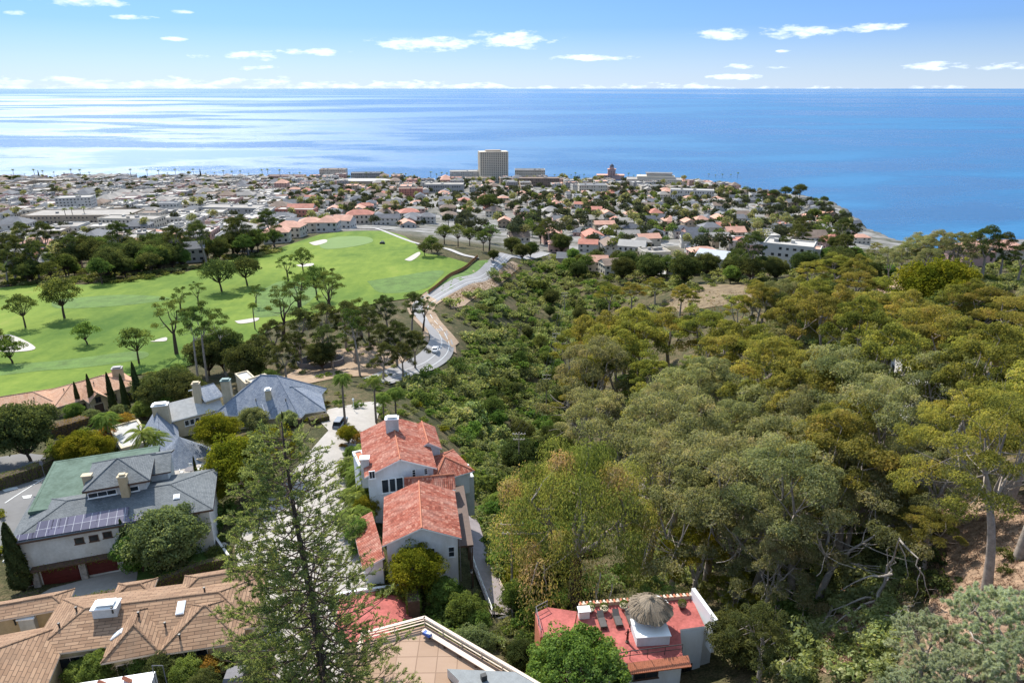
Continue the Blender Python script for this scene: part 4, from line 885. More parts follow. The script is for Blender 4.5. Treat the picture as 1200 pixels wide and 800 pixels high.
# ---- C: white house with twin garages, green flat roof and solar panels
C = root('garage_house', dp(100, 680, 61.8), 'white stucco house with grey roof, solar panels and two red brown garage doors', 'house')
kw = dict(wall='white_stucco', roof='grey_shingle', caps='grey_shingle', fascia='brown_wood', capr=.09)
wing(C, Rect((8, 639), (250, 597), 11.5, 54.2, .7), 62, 1.7, 'hip', th=.3, **kw)
RC = Rect((30, 602), (176, 577), 14.5, 53.2, .3); wing(C, RC, 62, .1, 'flat', 'green_roofing', 'green_roofing')
wing(C, Rect((96, 577), (176, 563), 8, 50.9, .7), 54, 2.1, 'hip', th=.3, **kw)
wing(C, Rect((118, 566), (200, 552), 7, 51.9, .5), 62, 1.2, 'gable', ridge='u', **kw)
win(C, 120, 578, 3.4, .75, cols=3); win(C, 152, 573, 2.2, .75, cols=2)
for (x, y) in ((93, 633), (110, 630), (126, 626)): win(C, x, y, 1.0, .85, 'brown_wood', cols=1)
D1 = door(C, 72, 673, 4.3, 2.7, 'redbrown_door', 'garage_door', 5, 'white_stucco'); door(C, 117, 661, 4.2, 2.7, 'redbrown_door', 'garage_door', 5, 'white_stucco'); door(C, 38, 676, 1.3, 2.4, 'redbrown_door', 'door', 2)
if D1:
    c, u, v, n = D1; mb = MB()
    for s in (2.72, -2.72): q = c+u*s+n*.3; mb.box((q[0], q[1], q[2]+.1), (.75, .6, 3.4), 'stone_grey', math.atan2(u[1], u[0]))
    q = c+u*2.6+v*1.9+n*.55; mb.box(tuple(q), (11, 1.1, .22), 'brown_wood', math.atan2(u[1], u[0])); mb.obj('door_canopy', C)
    GAR = (c, u, v, n)
panels(C, (44, 618), (150, 600), 12, .98, 1.75); panels(C, (20, 631), (168, 606), 8, 1.9, .95)
rooflight(C, 16, 620, 1.5, 1.9); rooflight(C, 207, 582, .8, .9); chimney(C, 145, 566, 1.0, .8, 1.1, 'tan_stucco', 'cream_stucco', .2); chimney(C, 103, 562, 1.1, .7, .7, 'tan_stucco', 'cream_stucco', .2, pot=False)
mb = MB(); p = at_z(14, 652, CZ-57.2); q = at_z(37, 647, CZ-57.2); mb.box(((p[0]+q[0])/2, (p[1]+q[1])/2-.6, CZ-57.2), (3.2, 1.4, .2), 'white_stucco', .12)
for i in range(12): mb.box((p[0]+(q[0]-p[0])*i/11, (p[1]+(q[1]-p[1])*i/11)-1.2, CZ-56.7), (.04, .04, .9), 'dark_metal')
mb.box(((p[0]+q[0])/2, (p[1]+q[1])/2-1.2, CZ-56.2), (3.0, .07, .07), 'dark_metal', .12); mb.obj('balcony', C)
# ---- D: brown shingle house, lower left
D = root('shingle_house', dp(150, 760, 56.5), 'low rambling house under brown shingle hip roofs with white box chimney', 'house')
kw = dict(wall='tan_stucco', roof='brown_shingle', caps='brown_shingle', fascia='rail_wood', capr=.1)
RD = Rect((30, 771), (300, 735), 8.4, 52.2); wing(D, RD, 57, 1.6, 'hip', **kw)
wing(D, Rect((118, 778), (188, 765), 7.4, 52.25), 57, 1.75, 'hip', **kw); wing(D, Rect((184, 768), (284, 753), 7.6, 52.3), 57, 2.0, 'hip', **kw)
wing(D, Rect((210, 700), (306, 684), 3.6, 52.0), 57, .8, 'hip', **kw); wing(D, Rect((-120, 880), (38, 846), 12.5, 52.3), 57, 2.3, 'hip', **kw)
wing(D, Rect((-60, 738), (78, 713), 3.2, 52.4), 57, .7, 'hip', **kw); wing(D, Rect((130, 704), (178, 697), 2.8, 52.4), 57, .6, 'hip', **kw)
chimney(D, 126, 716, 2.3, 1.3, .8, 'white_stucco', 'white_paint', .15); chimney(D, 34, 727, 1.5, 1.0, .6, 'white_stucco', 'white_paint', .15)
rooflight(D, 136, 744, .7, 1.6); rooflight(D, 212, 712, .8, 1.5); vents(D, [(163, 722), (18, 730), (240, 693), (194, 734), (90, 716), (70, 735), (211, 748), (132, 716)])
win(D, 84, 778, 2.6, 1.9, 'rail_wood', cols=2); win(D, 55, 787, 1.2, 2.0, 'rail_wood', cols=1); win(D, 230, 765, 2.2, 1.5, 'rail_wood', cols=2); win(D, 150, 784, 1.8, 1.5, 'rail_wood')
# ---- E: white house with red barrel-tile roofs
E = root('red_tile_house', dp(490, 660, 60.5), 'white stucco villa with several red barrel tile roofs beside the pale driveway', 'house')
kw = dict(wall='blue_white', roof='red_barrel_tile', caps='terracotta', fascia='white_paint', capr=.12)
wing(E, Rect((448, 639), (541, 630), 11.0, 53.4), 61, 1.9, 'gable', **kw)
wing(E, Rect((425, 668), (452, 662), 10.5, 56.0, .3), 61, 1.1, 'shedu', **kw)
wing(E, Rect((427, 559), (512, 548), 14, 51.9), 61, 2.0, 'gable', **kw)
wing(E, Rect((486, 529), (518, 525), 7.5, 52.2, .3), 62, 1.1, 'gable', **kw)
wing(E, Rect((508, 566), (556, 552), 7.5, 54.8, .6), 56.2, 1.7, 'hip', **kw)
wing(E, Rect((474, 577), (534, 572), 4.0, 53.7), 61, 1.0, 'gable', ridge='u', **kw)
wing(E, Rect((420, 548), (434, 545), 5, 53, .2), 61, .2, 'flat', 'blue_white', 'terracotta')
chimney(E, 460, 503, 1.9, 1.1, 1.9, 'white_stucco', 'white_paint', .1); chimney(E, 428, 545, 1.2, 1.0, 1.2, 'white_stucco', 'white_paint', .1, pot=False)
win(E, 529, 646, .75, 1.5, 'blue_white', cols=1, rows=2); win(E, 485, 554, .5, 1.2, cols=1, rows=3); win(E, 499, 552, .5, 1.0, cols=1, rows=3)
for x in (452, 460, 468): win(E, x, 568-(x-460)*.15, 1.1, 2.2, 'white_paint', cols=1)
win(E, 452, 652, .5, 1.0, cols=1); win(E, 505, 648, 1.0, 1.6, 'blue_white')
for (x0, y0, x1, y1, h) in ((541, 632, 541, 632, 6.5), (450, 640, 450, 640, 6)):
    q = at_z(x0, y0, CZ-53.6); mb = MB(); mb.tube([(q[0]-.25, q[1]+.1, q[2]-h), (q[0]-.25, q[1]+.1, q[2])], .06, 'fence_grey', 5); mb.obj('downpipe', E)
win(E, 470, 655, .9, 1.3, 'blue_white'); win(E, 507, 682, 1.0, 2.1, 'blue_white', cols=1, name='door', sub='panel'); win(E, 436, 556, .8, 1.2)
mb = MB(); a = at_z(536, 640, CZ-56); b = at_z(527, 570, CZ-56); c = (a+b)/2+[1.1, 0, 0]; ang = math.atan2((b-a)[1], (b-a)[0])
mb.box(tuple(c), (float(np.linalg.norm(b-a)), 2.0, .3), 'brown_wood', ang)
for i in range(6): q = a+(b-a)*i/5+np.array([1.9, 0, 0]); mb.box((q[0], q[1], CZ-59.3), (.2, .2, 6.4), 'brown_wood', ang)
mb.obj('side_gallery', E)
mb = MB(); p = at_z(538, 566, CZ-57.6); mb.box((p[0]-.5, p[1]+1.5, CZ-60), (4.6, 4.2, 7), 'white_stucco', .3); mb.box((p[0]-.5, p[1]-.55, CZ-56), (4.7, .18, 1.1), 'white_paint', .3)
for s in (-2, 2): mb.box((p[0]-.5+s, p[1]-.55+s*.3, CZ-55.6), (.22, .22, 2.6), 'white_paint', .3)
mb.obj('porch', E)
# ---- F: deck and flat roof at the bottom of the view
F = root('deck_house', dp(500, 780, 57), 'flat roofed house with large square tiled deck edged by pale wooden rails', 'house')
ZD = CZ-50; poly = [at_z(x, y, ZD)[:2] for x, y in ((396, 812), (424, 752), (498, 732), (590, 786), (640, 816), (640, 900), (380, 900))]
mb = MB(); mb.prism([tuple(p) for p in poly[::-1]][::-1], CZ-60, ZD-.25, 'cream_stucco'); mb.obj('wall', F)
mb = MB(); po = [tuple(p) for p in poly]
ar = sum(po[i][0]*po[(i+1) % 7][1]-po[(i+1) % 7][0]*po[i][1] for i in range(7))
if ar < 0: po = po[::-1]
u = unit(poly[3]-poly[2]); mb.prism(po, ZD-.25, ZD, 'rail_wood', 'deck_tiles')
mb.uvf[0] = (np.array([u[0]*.8-u[1]*.6, u[1]*.8+u[0]*.6, 0]), np.array([-(u[1]*.8+u[0]*.6), u[0]*.8-u[1]*.6, 0])); mb.obj('deck', F)
def rail(r, pts, z, h=1.05, m='rail_wood', rails=3, pr=.07, sp=1.9, name='railing', w=.14):
    mb = MB()
    for a, b in zip(pts[:-1], pts[1:]):
        a, b = np.array(a[:2]), np.array(b[:2]); L = np.linalg.norm(b-a); an = math.atan2((b-a)[1], (b-a)[0]); c = (a+b)/2
        for k in range(rails): mb.box((c[0], c[1], z+h*(1-k/rails)-.04), (L+.1, w if k == 0 else w*.4, .07), m, an)
        n = max(1, int(L/sp))
        for i in range(n+1): q = a+(b-a)*i/n; mb.box((q[0], q[1], z+h/2-.06), (pr, pr, h-.06), m, an)
    return mb.obj(name, r)
RP = [at_z(x, y, ZD) for x, y in ((420, 768), (426, 751), (498, 732), (640, 816))]
rail(F, RP, ZD, 1.05, sp=2.2, w=.3); mb = MB()
a, b = at_z(496, 742, ZD)[:2], at_z(588, 798, ZD)[:2]; an = math.atan2((b-a)[1], (b-a)[0]); c = (a+b)/2+0.0
mb.box((c[0], c[1], ZD+.45), (float(np.linalg.norm(b-a)), .5, .08), 'rail_wood', an)
for i in range(5): q = a+(b-a)*(i+.5)/5; mb.box((q[0], q[1], ZD+.2), (.12, .4, .41), 'brown_wood', an)
mb.obj('bench', F); mb = MB()
pr = [at_z(x, y, ZD+1.0)[:2] for x, y in ((538, 797), (524, 783), (610, 787), (650, 812), (650, 900), (500, 900))]; pr2 = [tuple(p) for p in pr]
ar = sum(pr2[i][0]*pr2[(i+1) % 6][1]-pr2[(i+1) % 6][0]*pr2[i][1] for i in range(6)); pr2 = pr2 if ar > 0 else pr2[::-1]
mb.prism(pr2, ZD+.02, ZD+1.0, 'off_white', 'grey_roofing'); mb.obj('roof', F)
q = at_z(567, 796, ZD+1); mb = MB(); mb.box((q[0], q[1], q[2]+.3), (.5, .4, .6), 'dark_metal', .4); mb.obj('vent_box', F)
q = at_z(498, 743, ZD+.5); mb = MB(); mb.box((q[0]+.2, q[1], ZD+.62), (.9, .5, .26), 'blue_plastic', -.6, .8); mb.box((q[0]+.4, q[1]-.1, ZD+.78), (.4, .3, .1), 'white_paint', -.3)
tag(mb.obj('beach_bag'), 'blue and white bundle lying on the deck bench corner', 'bag')
# ---- G: terrace house with thatched umbrella
T = root('terrace_house', dp(740, 770, 58), 'white house below a red paved roof terrace with tiled balustrade and iron railing', 'house')
ZT = CZ-51.5; zz = lambda x, y: tuple(at_z(x, y, ZT)[:2])
po = [zz(*p) for p in ((678, 712), (811, 701), (826, 733), (797, 737), (800, 768), (738, 776), (694, 784), (664, 772), (672, 745))]
def ccw(p):
    a = sum(p[i][0]*p[(i+1) % len(p)][1]-p[(i+1) % len(p)][0]*p[i][1] for i in range(len(p))); return p if a > 0 else p[::-1]
mb = MB(); mb.prism(ccw(po), CZ-62, ZT-.2, 'blue_white'); mb.obj('wall', T); mb = MB(); mb.prism(ccw(po), ZT-.2, ZT, 'white_paint', 'red_paving'); mb.obj('terrace_floor', T)
p2 = [tuple(at_z(*p, ZT-1.0)[:2]) for p in ((627, 718), (642, 711), (676, 716), (670, 746), (633, 746))]; mb = MB(); mb.prism(ccw(p2), CZ-64, ZT-1, 'terracotta', 'red_paving'); mb.obj('terrace_floor', T)
rail(T, [at_z(*p, ZT-1) for p in ((634, 745), (628, 719), (641, 712))], ZT-1, 1.0, 'fence_grey', 2, .06, 1.2, w=.06)
mb = MB(); a, b = at_z(678, 711, ZT)[:2], at_z(811, 700, ZT)[:2]; L = np.linalg.norm(b-a); an = math.atan2((b-a)[1], (b-a)[0]); n = 34     # low wall of scalloped tiles
mb.box(((a+b)[0]/2, (a+b)[1]/2, ZT+.2), (float(L), .22, .4), 'cream_stucco', an)
for i in range(n): q = a+(b-a)*(i+.5)/n; mb.box((q[0], q[1], ZT+.47), (.19, .42, .14), 'rail_wood' if i % 2 else 'terracotta', an)
mb.obj('parapet', T)
mb = MB(); n = 30; a, b = at_z(735, 777, ZT-.1)[:2], at_z(806, 768, ZT-.1)[:2]; d = unit(b-a); nn = np.array([d[1], -d[0]])
for i in range(n):
    q = a+(b-a)*(i+.5)/n; mb.tube([(*(q+nn*.02), ZT-.05), (*(q+nn*.95), ZT-.5)], .15, 'terracotta', 6)
mb.obj('tiled_eave', T)
rail(T, [at_z(*p, ZT) for p in ((694, 780), (738, 772), (799, 764))], ZT, 1.05, 'dark_metal', 2, .05, 1.6, w=.06)
mb = MB(); a, b = at_z(811, 700, ZT)[:2], at_z(838, 738, ZT)[:2]; an = math.atan2((b-a)[1], (b-a)[0]); c = (a+b)/2
mb.box((c[0], c[1], ZT-.8), (float(np.linalg.norm(b-a)), .4, 4.2), 'white_paint', an); mb.obj('wing_wall', T)
R1 = Rect((796, 742), (838, 738), 4.5, 52.4, .1); wing(T, R1, 62, .25, 'flat', 'white_stucco', 'white_stucco')
win(T, 757, 787, 2.4, 1.5, 'brown_wood', cols=2); win(T, 802, 783, 1.5, 1.2, 'brown_wood', cols=2)
mb = MB(); q = at_z(764, 756, ZT); mb.box((q[0], q[1]+1.2, ZT+.55), (3.3, 2.4, 1.1), 'blue_white', .08); mb.box((q[0], q[1]+1.2, ZT+1.14), (3.5, 2.6, .08), 'white_paint', .08); mb.obj('bar_counter', T)
# palapa
q = at_z(763, 745, ZT); PA = root('thatched_umbrella', (q[0], q[1]+1.3, ZT), 'large round thatched palm umbrella standing on the red terrace', 'umbrella'); X, Y = PA.location.x, PA.location.y
mb = MB(); mb.tube([(X, Y, ZT), (X, Y, ZT+3.4)], .12, 'brown_wood', 8); mb.obj('pole', PA); mb = MB()
rng = np.random.default_rng(8); k = 40; prof = [(.12, 3.95), (.7, 3.75), (1.5, 3.3), (2.25, 2.75), (2.5, 2.45), (2.35, 2.3), (1.2, 2.8)]
base = len(mb.v); mi = mb.mi('thatch')
for (r_, z_) in prof:
    for j in range(k): t = 2*math.pi*j/k; w = .88+.04*math.sin(j*7.1+r_*3)+rng.normal(0, .015); mb.v.append((X+r_*w*math.cos(t), Y+r_*w*math.sin(t), ZT+z_-.35+rng.normal(0, .04)))
for i in range(len(prof)-1):
    for j in range(k): mb.f.append((base+i*k+j, base+i*k+(j+1) % k, base+(i+1)*k+(j+1) % k, base+(i+1)*k+j)); mb.m.append(mi)
mb.lathe((X, Y, ZT+3.4), [(.25, 0), (.22, .35), (.05, .5)], 'thatch', 10)
for i in range(260):
    t = rng.uniform(0, 6.283); r0 = rng.uniform(1.1, 2.0); z0 = np.interp(r0, [.1, .7, 1.5, 2.25, 2.5], [3.95, 3.75, 3.3, 2.75, 2.45]); mb.tube([(X+r0*math.cos(t), Y+r0*math.sin(t), ZT+z0-.36), (X+(r0+.5)*math.cos(t), Y+(r0+.5)*math.sin(t), ZT+z0-.72)], .03, 'thatch', 3)
mb.obj('thatch_roof', PA)
def lounger(loc, rz, lab):
    r = root('sun_lounger', loc, lab, 'lounger', 'loungers in a row on the red terrace', rz); L = Vector(loc)
    def part(name, boxes, m):
        b = MB()
        for c, s in boxes: b.box(c, s, m)
        me = b.mesh(name); o = newobj(name, me, r)
    part('frame', [((0, -.1, .28), (.74, 1.9, .06)), ((-.36, -.1, .31), (.05, 1.95, .1)), ((.36, -.1, .31), (.05, 1.95, .1))], 'brown_wood'); part('cushion', [((0, -.35, .37), (.66, 1.3, .1))], 'lounger_cloth')
    b = MB(); b.hexa([(-.33, .3, .33), (.33, .3, .33), (.33, .95, .7), (-.33, .95, .7)], [(-.33, .24, .41), (.33, .24, .41), (.33, .88, .8), (-.33, .88, .8)], 'lounger_cloth'); newobj('backrest', b.mesh('backrest'), r)
    for sx in (-.32, .32):
        for sy in (-.95, .75): part('leg', [((sx, sy, .13), (.06, .06, .26))], 'brown_wood')
for i, (x, y, l) in enumerate([(705, 729, 'dark cushioned sun lounger farthest from the thatched umbrella'), (723, 727, 'dark cushioned sun lounger in the middle of the three'), (738, 726, 'dark cushioned sun lounger partly under the thatched umbrella edge')]):
    q = at_z(x, y, ZT); lounger((q[0], q[1], ZT), .12, l)
for i, (x, y, l) in enumerate([(692, 716, 'potted round shrub by the terrace corner tree'), (708, 716, 'cream bowl pot with clipped shrub behind the first lounger'), (731, 713, 'cream bowl pot with clipped shrub behind the middle lounger'), (753, 711, 'cream bowl pot with clipped shrub behind the thatched umbrella'), (799, 712, 'dark potted shrub by the white wing wall')]):
    q = at_z(x, y, ZT); r = root('plant_pot', (q[0], q[1], ZT), l, 'potted plant', 'pots along the terrace parapet'); b = MB(); b.lathe((0, 0, 0), [(.25, 0), (.42, .3), (.46, .46), (.38, .46), (.3, .4)], 'cream_stucco' if i < 4 else 'brown_wood', 14); newobj('pot', b.mesh('pot', True), r)
    rg = np.random.default_rng(i); A_ = leaves_at(rg, sph(rg, 260, -.2)*[.42, .42, .36]+[0, 0, .68], sph(rg, 260, 0), .14, .7, .4); o = newobj('shrub', leaf_mesh('shrub', A_, 'leaf_bright'), r)
q = at_z(735, 752, ZT); S = root('statue', (q[0], q[1], ZT), 'slim dark red standing statue on the red terrace before the counter', 'statue'); b = MB()
b.lathe((0, 0, 0), [(.2, 0), (.2, .12), (.1, .14)], 'brown_wood', 10); newobj('pedestal', b.mesh('pedestal'), S); b = MB()
b.tube([(-.07, 0, .12), (-.06, 0, .5), (-.03, 0, .85)], [.05, .065, .08], 'redbrown_door', 7); b.tube([(.07, 0, .12), (.06, .02, .5), (.03, 0, .85)], [.05, .065, .08], 'redbrown_door', 7); b.tube([(0, 0, .8), (0, 0, 1.05), (0, 0, 1.32), (0, 0, 1.42), (0, 0, 1.46), (0, 0, 1.55), (0, 0, 1.66)], [.12, .1, .15, .06, .05, .095, .05], 'redbrown_door', 8)
b.tube([(-.14, 0, 1.3), (-.3, -.05, 1.15), (-.15, -.15, 1.05)], .035, 'redbrown_door', 5); b.tube([(.14, 0, 1.3), (.32, 0, 1.4), (.2, 0, 1.62)], .035, 'redbrown_door', 5); newobj('figure', b.mesh('figure', True), S)
q = at_z(684, 722, ZT); b = MB(); b.box((q[0], q[1], ZT+.45), (1.1, .7, .9), 'white_paint', .1); b.box((q[0], q[1], ZT+.95), (1.3, .9, .1), 'white_paint', .1); tag(b.obj('white_cabinet'), 'small white cabinet at the corner of the red terrace', 'cabinet')
q = at_z(769, 712, ZT); b = MB(); b.lathe((q[0], q[1], ZT), [(.5, 0), (1.2, .15), (1.3, .55), (1.15, .6), (1.1, .35), (.2, .3)], 'white_paint', 20); tag(b.obj('fountain_basin'), 'round white basin behind the thatched umbrella', 'basin')
# path, gallery walk and stairs down by the red tile house
pw = [G(548, 598), G(556, 630), G(566, 665), G(578, 695), G(589, 722)]; strip('path', pw, 1.5, 1.5, 'deck_path', .35, 6, 2)
Lp = smooth_line(pw, 3)
def frail(name, pts, m, h, sp, lab, cat, off=0, r=.04, rails=2, zup=.3, group=None):
    rt = root(name, (*pts[0][:2], Z(*pts[0][:2])), lab, cat, group); q = np.array([p[:2] for p in pts]); d = unit(np.gradient(q, axis=0)); q = q+np.c_[-d[:, 1], d[:, 0]]*off; z = ZV(q)+zup
    mb = MB()
    for k in range(rails): mb.tube([(q[i][0], q[i][1], z[i]+h*(1-k*.45)) for i in range(len(q))], r, m, 5)
    mb.obj('rail', rt); mb = MB(); L = np.r_[0, np.cumsum(np.linalg.norm(np.diff(q, axis=0), axis=1))]; n = max(1, int(L[-1]/sp))
    for i in range(n+1):
        s = L[-1]*i/n; x, y, zz_ = [np.interp(s, L, a) for a in (q[:, 0], q[:, 1], z)]; mb.box((x, y, zz_+h/2-.15), (r*2, r*2, h+.3), m)
    mb.obj('posts', rt); return rt
frail('path_railing', Lp[3:], 'white_paint', 1.0, 1.6, 'white pipe railing along the canyon side of the brown path', 'railing', -1.3); frail('path_railing', Lp[8:], 'rail_wood', 1.0, 1.6, 'short pale railing on the garden side of the brown path', 'railing', 1.3)
a = np.array(pw[-1]); d = unit(a[:2]-np.array(pw[-2])[:2]); an = math.atan2(d[1], d[0]); st = root('metal_stairs', a, 'dark metal stairway descending from the end of the brown path', 'stairs'); mb = MB()
for i in range(11):
    q = a[:2]+d*(.3+i*.42); mb.box((q[0], q[1], a[2]+.2-i*.26), (.36, 2.0, .07), 'dark_metal', an)
mb.obj('treads', st); mb = MB()
for s in (-1, 1):
    o_ = np.array([-d[1], d[0]])*s*1.05; e0 = (*(a[:2]+o_), a[2]+.2); e1 = (*(a[:2]+o_+d*4.9), a[2]-2.7); mb.tube([e0, e1], .1, 'dark_metal', 4); mb.tube([(e0[0], e0[1], e0[2]+1), (e1[0], e1[1], e1[2]+1)], .04, 'dark_metal', 4)
    for k in range(4): t = k/3; x = np.array(e0)*(1-t)+np.array(e1)*t; mb.tube([x, x+[0, 0, 1]], .03, 'dark_metal', 4)
mb.obj('stringers', st)
def lamp(px, py, h, lab, m='dark_metal', name='lamp_post'):
    p = G(px, py); r = root(name, p, lab, 'lamp'); b = MB(); b.lathe((0, 0, 0), [(.14, -.3), (.12, .1), (.05, .3), (.045, h)], m, 8); newobj('post', b.mesh('post'), r); b = MB(); b.lathe((0, 0, h), [(.05, 0), (.16, .1), (.2, .4), (.1, .5)], 'skylight_glass', 8); newobj('lantern', b.mesh('lantern'), r); b = MB(); b.lathe((0, 0, h+.48), [(.26, 0), (.2, .1), (.03, .24)], m, 8); newobj('cap', b.mesh('cap'), r)
lamp(553, 688, 2.3, 'short black garden lamp beside the brown path'); lamp(415, 482, 2.4, 'white lantern on a pillar at the top of the driveway', 'white_paint', 'pillar_lantern')
p = G(53, 560); r = root('street_sign', p, 'grey sign pole standing on the painted traffic island', 'sign'); b = MB(); b.tube([(0, 0, -.2), (0, 0, 3.4)], .05, 'fence_grey', 6); newobj('pole', b.mesh('pole'), r); b = MB(); b.box((0, -.06, 3.0), (.6, .03, .75), 'fence_grey'); newobj('panel', b.mesh('panel'), r)
# court wall, pillar walls, brick chimney and parapet
def wallrun(name, pts, h, w, m, lab, cat='wall', cap=None, up=0, group=None):
    rt = MB(); q = [np.array(p[:2]) for p in pts]
    for a, b in zip(q[:-1], q[1:]):
        n = max(1, int(np.linalg.norm(b-a)/2.5))
        for i in range(n):
            c0, c1 = a+(b-a)*i/n, a+(b-a)*(i+1)/n; d = unit(b-a); o_ = np.array([-d[1], d[0]])*w/2; z0, z1 = Z(*c0)+up, Z(*c1)+up
            rt.hexa([(*(c0-o_), z0-.6), (*(c1-o_), z1-.6), (*(c1+o_), z1-.6), (*(c0+o_), z0-.6)], [(*(c0-o_), z0+h), (*(c1-o_), z1+h), (*(c1+o_), z1+h), (*(c0+o_), z0+h)], m)
    return tag(rt.obj(name), lab, cat, group)
wallrun('court_wall', [G(393, 700), G(482, 688), G(483, 722)], .55, .35, 'white_paint', 'low white wall edging the red paved court')
wallrun('courtyard_wall', [G(182, 550), G(243, 541)], 1.0, .4, 'cream_stucco', 'cream wall along the courtyard behind the slate mansion'); wallrun('courtyard_wall', [G(190, 566), G(245, 556)], .7, .3, 'white_paint', 'low white planter wall on the courtyard edge')
wallrun('retaining_wall', [G(252, 632), G(272, 660)], .8, .3, 'off_white', 'short off white wall beside the lawn at the hedge end')
wallrun('driveway_wall', [G(278, 765), G(283, 725), G(300, 719)], .6, .3, 'white_paint', 'white kerb wall between driveway and brown shingle house')
q = at_depth(276, 790, 56); r = root('brick_chimney', (q[0], q[1], CZ-57), 'tan brick chimney with grey metal cap near the driveway edge', 'chimney'); b = MB(); b.box((q[0], q[1], (q[2]+CZ-58)/2), (1.5, 1.3, q[2]-CZ+58), 'brick_tan', .1); b.obj('stack', r); b = MB(); b.box((q[0], q[1], q[2]+.15), (1.7, 1.5, .3), 'fence_grey', .1, .85); b.obj('cap', r)
r = root('parapet_roof', at_z(120, 820, CZ-47), 'white flat roof corner with curved terracotta tile vents at the bottom edge', 'roof'); a, b_ = at_z(52, 806, CZ-47), at_z(182, 786, CZ-47); d = unit((b_-a)[:2]); o_ = np.array([d[1], -d[0]])*5
mb = MB(); pp = [tuple(a[:2]), tuple(a[:2]+o_), tuple(b_[:2]+o_), tuple(b_[:2])]; mb.prism(ccw(pp), CZ-58, CZ-47, 'white_stucco', 'white_paint'); mb.obj('wall', r)
for s in (.34, .52, .74):
    mb = MB()
    for k in range(4): q = a[:2]+(b_-a)[:2]*(s+.02*k)+o_*.08*(1+k*.3); mb.tube([(*q, CZ-47+.1), (*(q+o_*.06), CZ-47+.45)], .16, 'terracotta', 7)
    mb.obj('tile_vent', r)
mb = MB(); fr = at_z(183, 792, CZ-47)
for dx in (0, .9): mb.tube([(fr[0]+dx, fr[1]-.2, CZ-50), (fr[0]+dx, fr[1]-.2, CZ-45.6)], .04, 'fence_grey', 5)
mb.tube([(fr[0], fr[1]-.2, CZ-45.6), (fr[0]+.9, fr[1]-.2, CZ-45.6)], .04, 'fence_grey', 5); mb.obj('ladder_frame', r)
mb = MB(); g1, g2 = G(503, 705), G(528, 703); h_ = 3.6
for g in (g1, g2): mb.tube([(g[0], g[1], g[2]-.3), (g[0], g[1], g[2]+h_)], .05, 'dark_metal', 5)
mb.tube([(g1[0], g1[1], g1[2]+h_), (g2[0], g2[1], g2[2]+h_)], .05, 'dark_metal', 5); tag(mb.obj('gate_frame'), 'thin dark metal gate frame before the white gable wall', 'gate frame')
# cars
def car_body(style='sedan'):
    H = {'sedan': 1.42, 'suv': 1.75}[style]; L = 4.6; Wd = 1.82; m = 'BODY'
    out = {}
    prof = [(-2.3, .35), (-2.3, .78), (-2.1, .93), (-1.25, .98), (-.55, H-.04), (.95, H), (1.75 if style == 'sedan' else 2.05, 1.0), (2.28, .95), (2.3, .35)]
    return prof, H, L, Wd
def car(name, loc, rz, paint, lab, style='sedan', group=None, cat='car', parts=True):
    prof, H, L, Wd = car_body(style); r = root(name, loc, lab, cat, group, rz); low = [(-2.3, .32), (-2.32, .55), (-2.25, .8), (-1.3, .97), (-.4, .99), (1.2, .99), (2.2, .94), (2.32, .6), (2.3, .32)]
    b = MB(); n = len(low)
    for sec in ((-1, 1),):
        Y = [-Wd/2, -Wd/2+.08, Wd/2-.08, Wd/2]
        rings = []
        for y, k in zip(Y, (.93, 1, 1, .93)): rings.append([(x*(k if abs(x) > 1.5 else 1), y, z if z < .5 else z*(k*.3+.7)) for x, z in low])
        for a, c in zip(rings[:-1], rings[1:]):
            for i in range(n): b.face([a[i], c[i], c[(i+1) % n], a[(i+1) % n]], paint)
        b.face(rings[0], paint); b.face(rings[-1][::-1], paint)
    newobj('body', b.mesh('body', False), r); b = MB(); w0, w1 = Wd/2-.1, Wd/2-.28; bx0, bx1, tx0, tx1 = -1.2, (1.8 if style == 'sedan' else 2.15), -.5, (1.0 if style == 'sedan' else 1.9)
    b.hexa([(bx0, -w0, .93), (bx1, -w0, .93), (bx1, w0, .93), (bx0, w0, .93)], [(tx0, -w1, H-.05), (tx1, -w1, H-.05), (tx1, w1, H-.05), (tx0, w1, H-.05)], 'car_glass'); newobj('cabin_glass', b.mesh('cabin_glass'), r)
    b = MB(); b.hexa([(tx0-.02, -w1-.02, H-.06), (tx1+.02, -w1-.02, H-.06), (tx1+.02, w1+.02, H-.06), (tx0-.02, w1+.02, H-.06)], [(tx0+.1, -w1+.05, H), (tx1-.1, -w1+.05, H), (tx1-.1, w1-.05, H), (tx0+.1, w1-.05, H)], paint); newobj('roof', b.mesh('roof'), r)
    for sx in (-1.42, 1.42):
        for sy in (-1, 1):
            b = MB(); b.tube([(sx, sy*(Wd/2-.22), .33), (sx, sy*(Wd/2+.01), .33)], .33, 'tyre_rubber', 12); o = newobj('wheel', b.mesh('wheel'), r)
            b = MB(); b.tube([(sx, sy*(Wd/2), .33), (sx, sy*(Wd/2+.025), .33)], .2, 'fence_grey', 8); newobj('rim', b.mesh('rim'), o)
    for sy in (-1, 1):
        b = MB(); b.box((-2.29, sy*.62, .68), (.08, .35, .14), 'plaster_white'); newobj('headlight', b.mesh('headlight'), r); b = MB(); b.box((2.28, sy*.65, .76), (.08, .3, .16), 'redbrown_door'); newobj('tail_light', b.mesh('tail_light'), r)
    return r
def oncar(name, px, py, dirpx, paint, lab, style='sedan', up=.25, **k):
    p = G(px, py); q = G(*dirpx); rz = math.atan2(p[1]-q[1], p[0]-q[0]); return car(name, (p[0], p[1], p[2]+up), rz, paint, lab, style, **k)
oncar('white_car', 510, 412, (514, 400), 'car_white', 'white car driving on the bend of the winding road'); oncar('grey_suv', 399, 499, (415, 485), 'car_grey', 'grey sport utility vehicle parked at the top of the pale driveway', 'suv', .15)
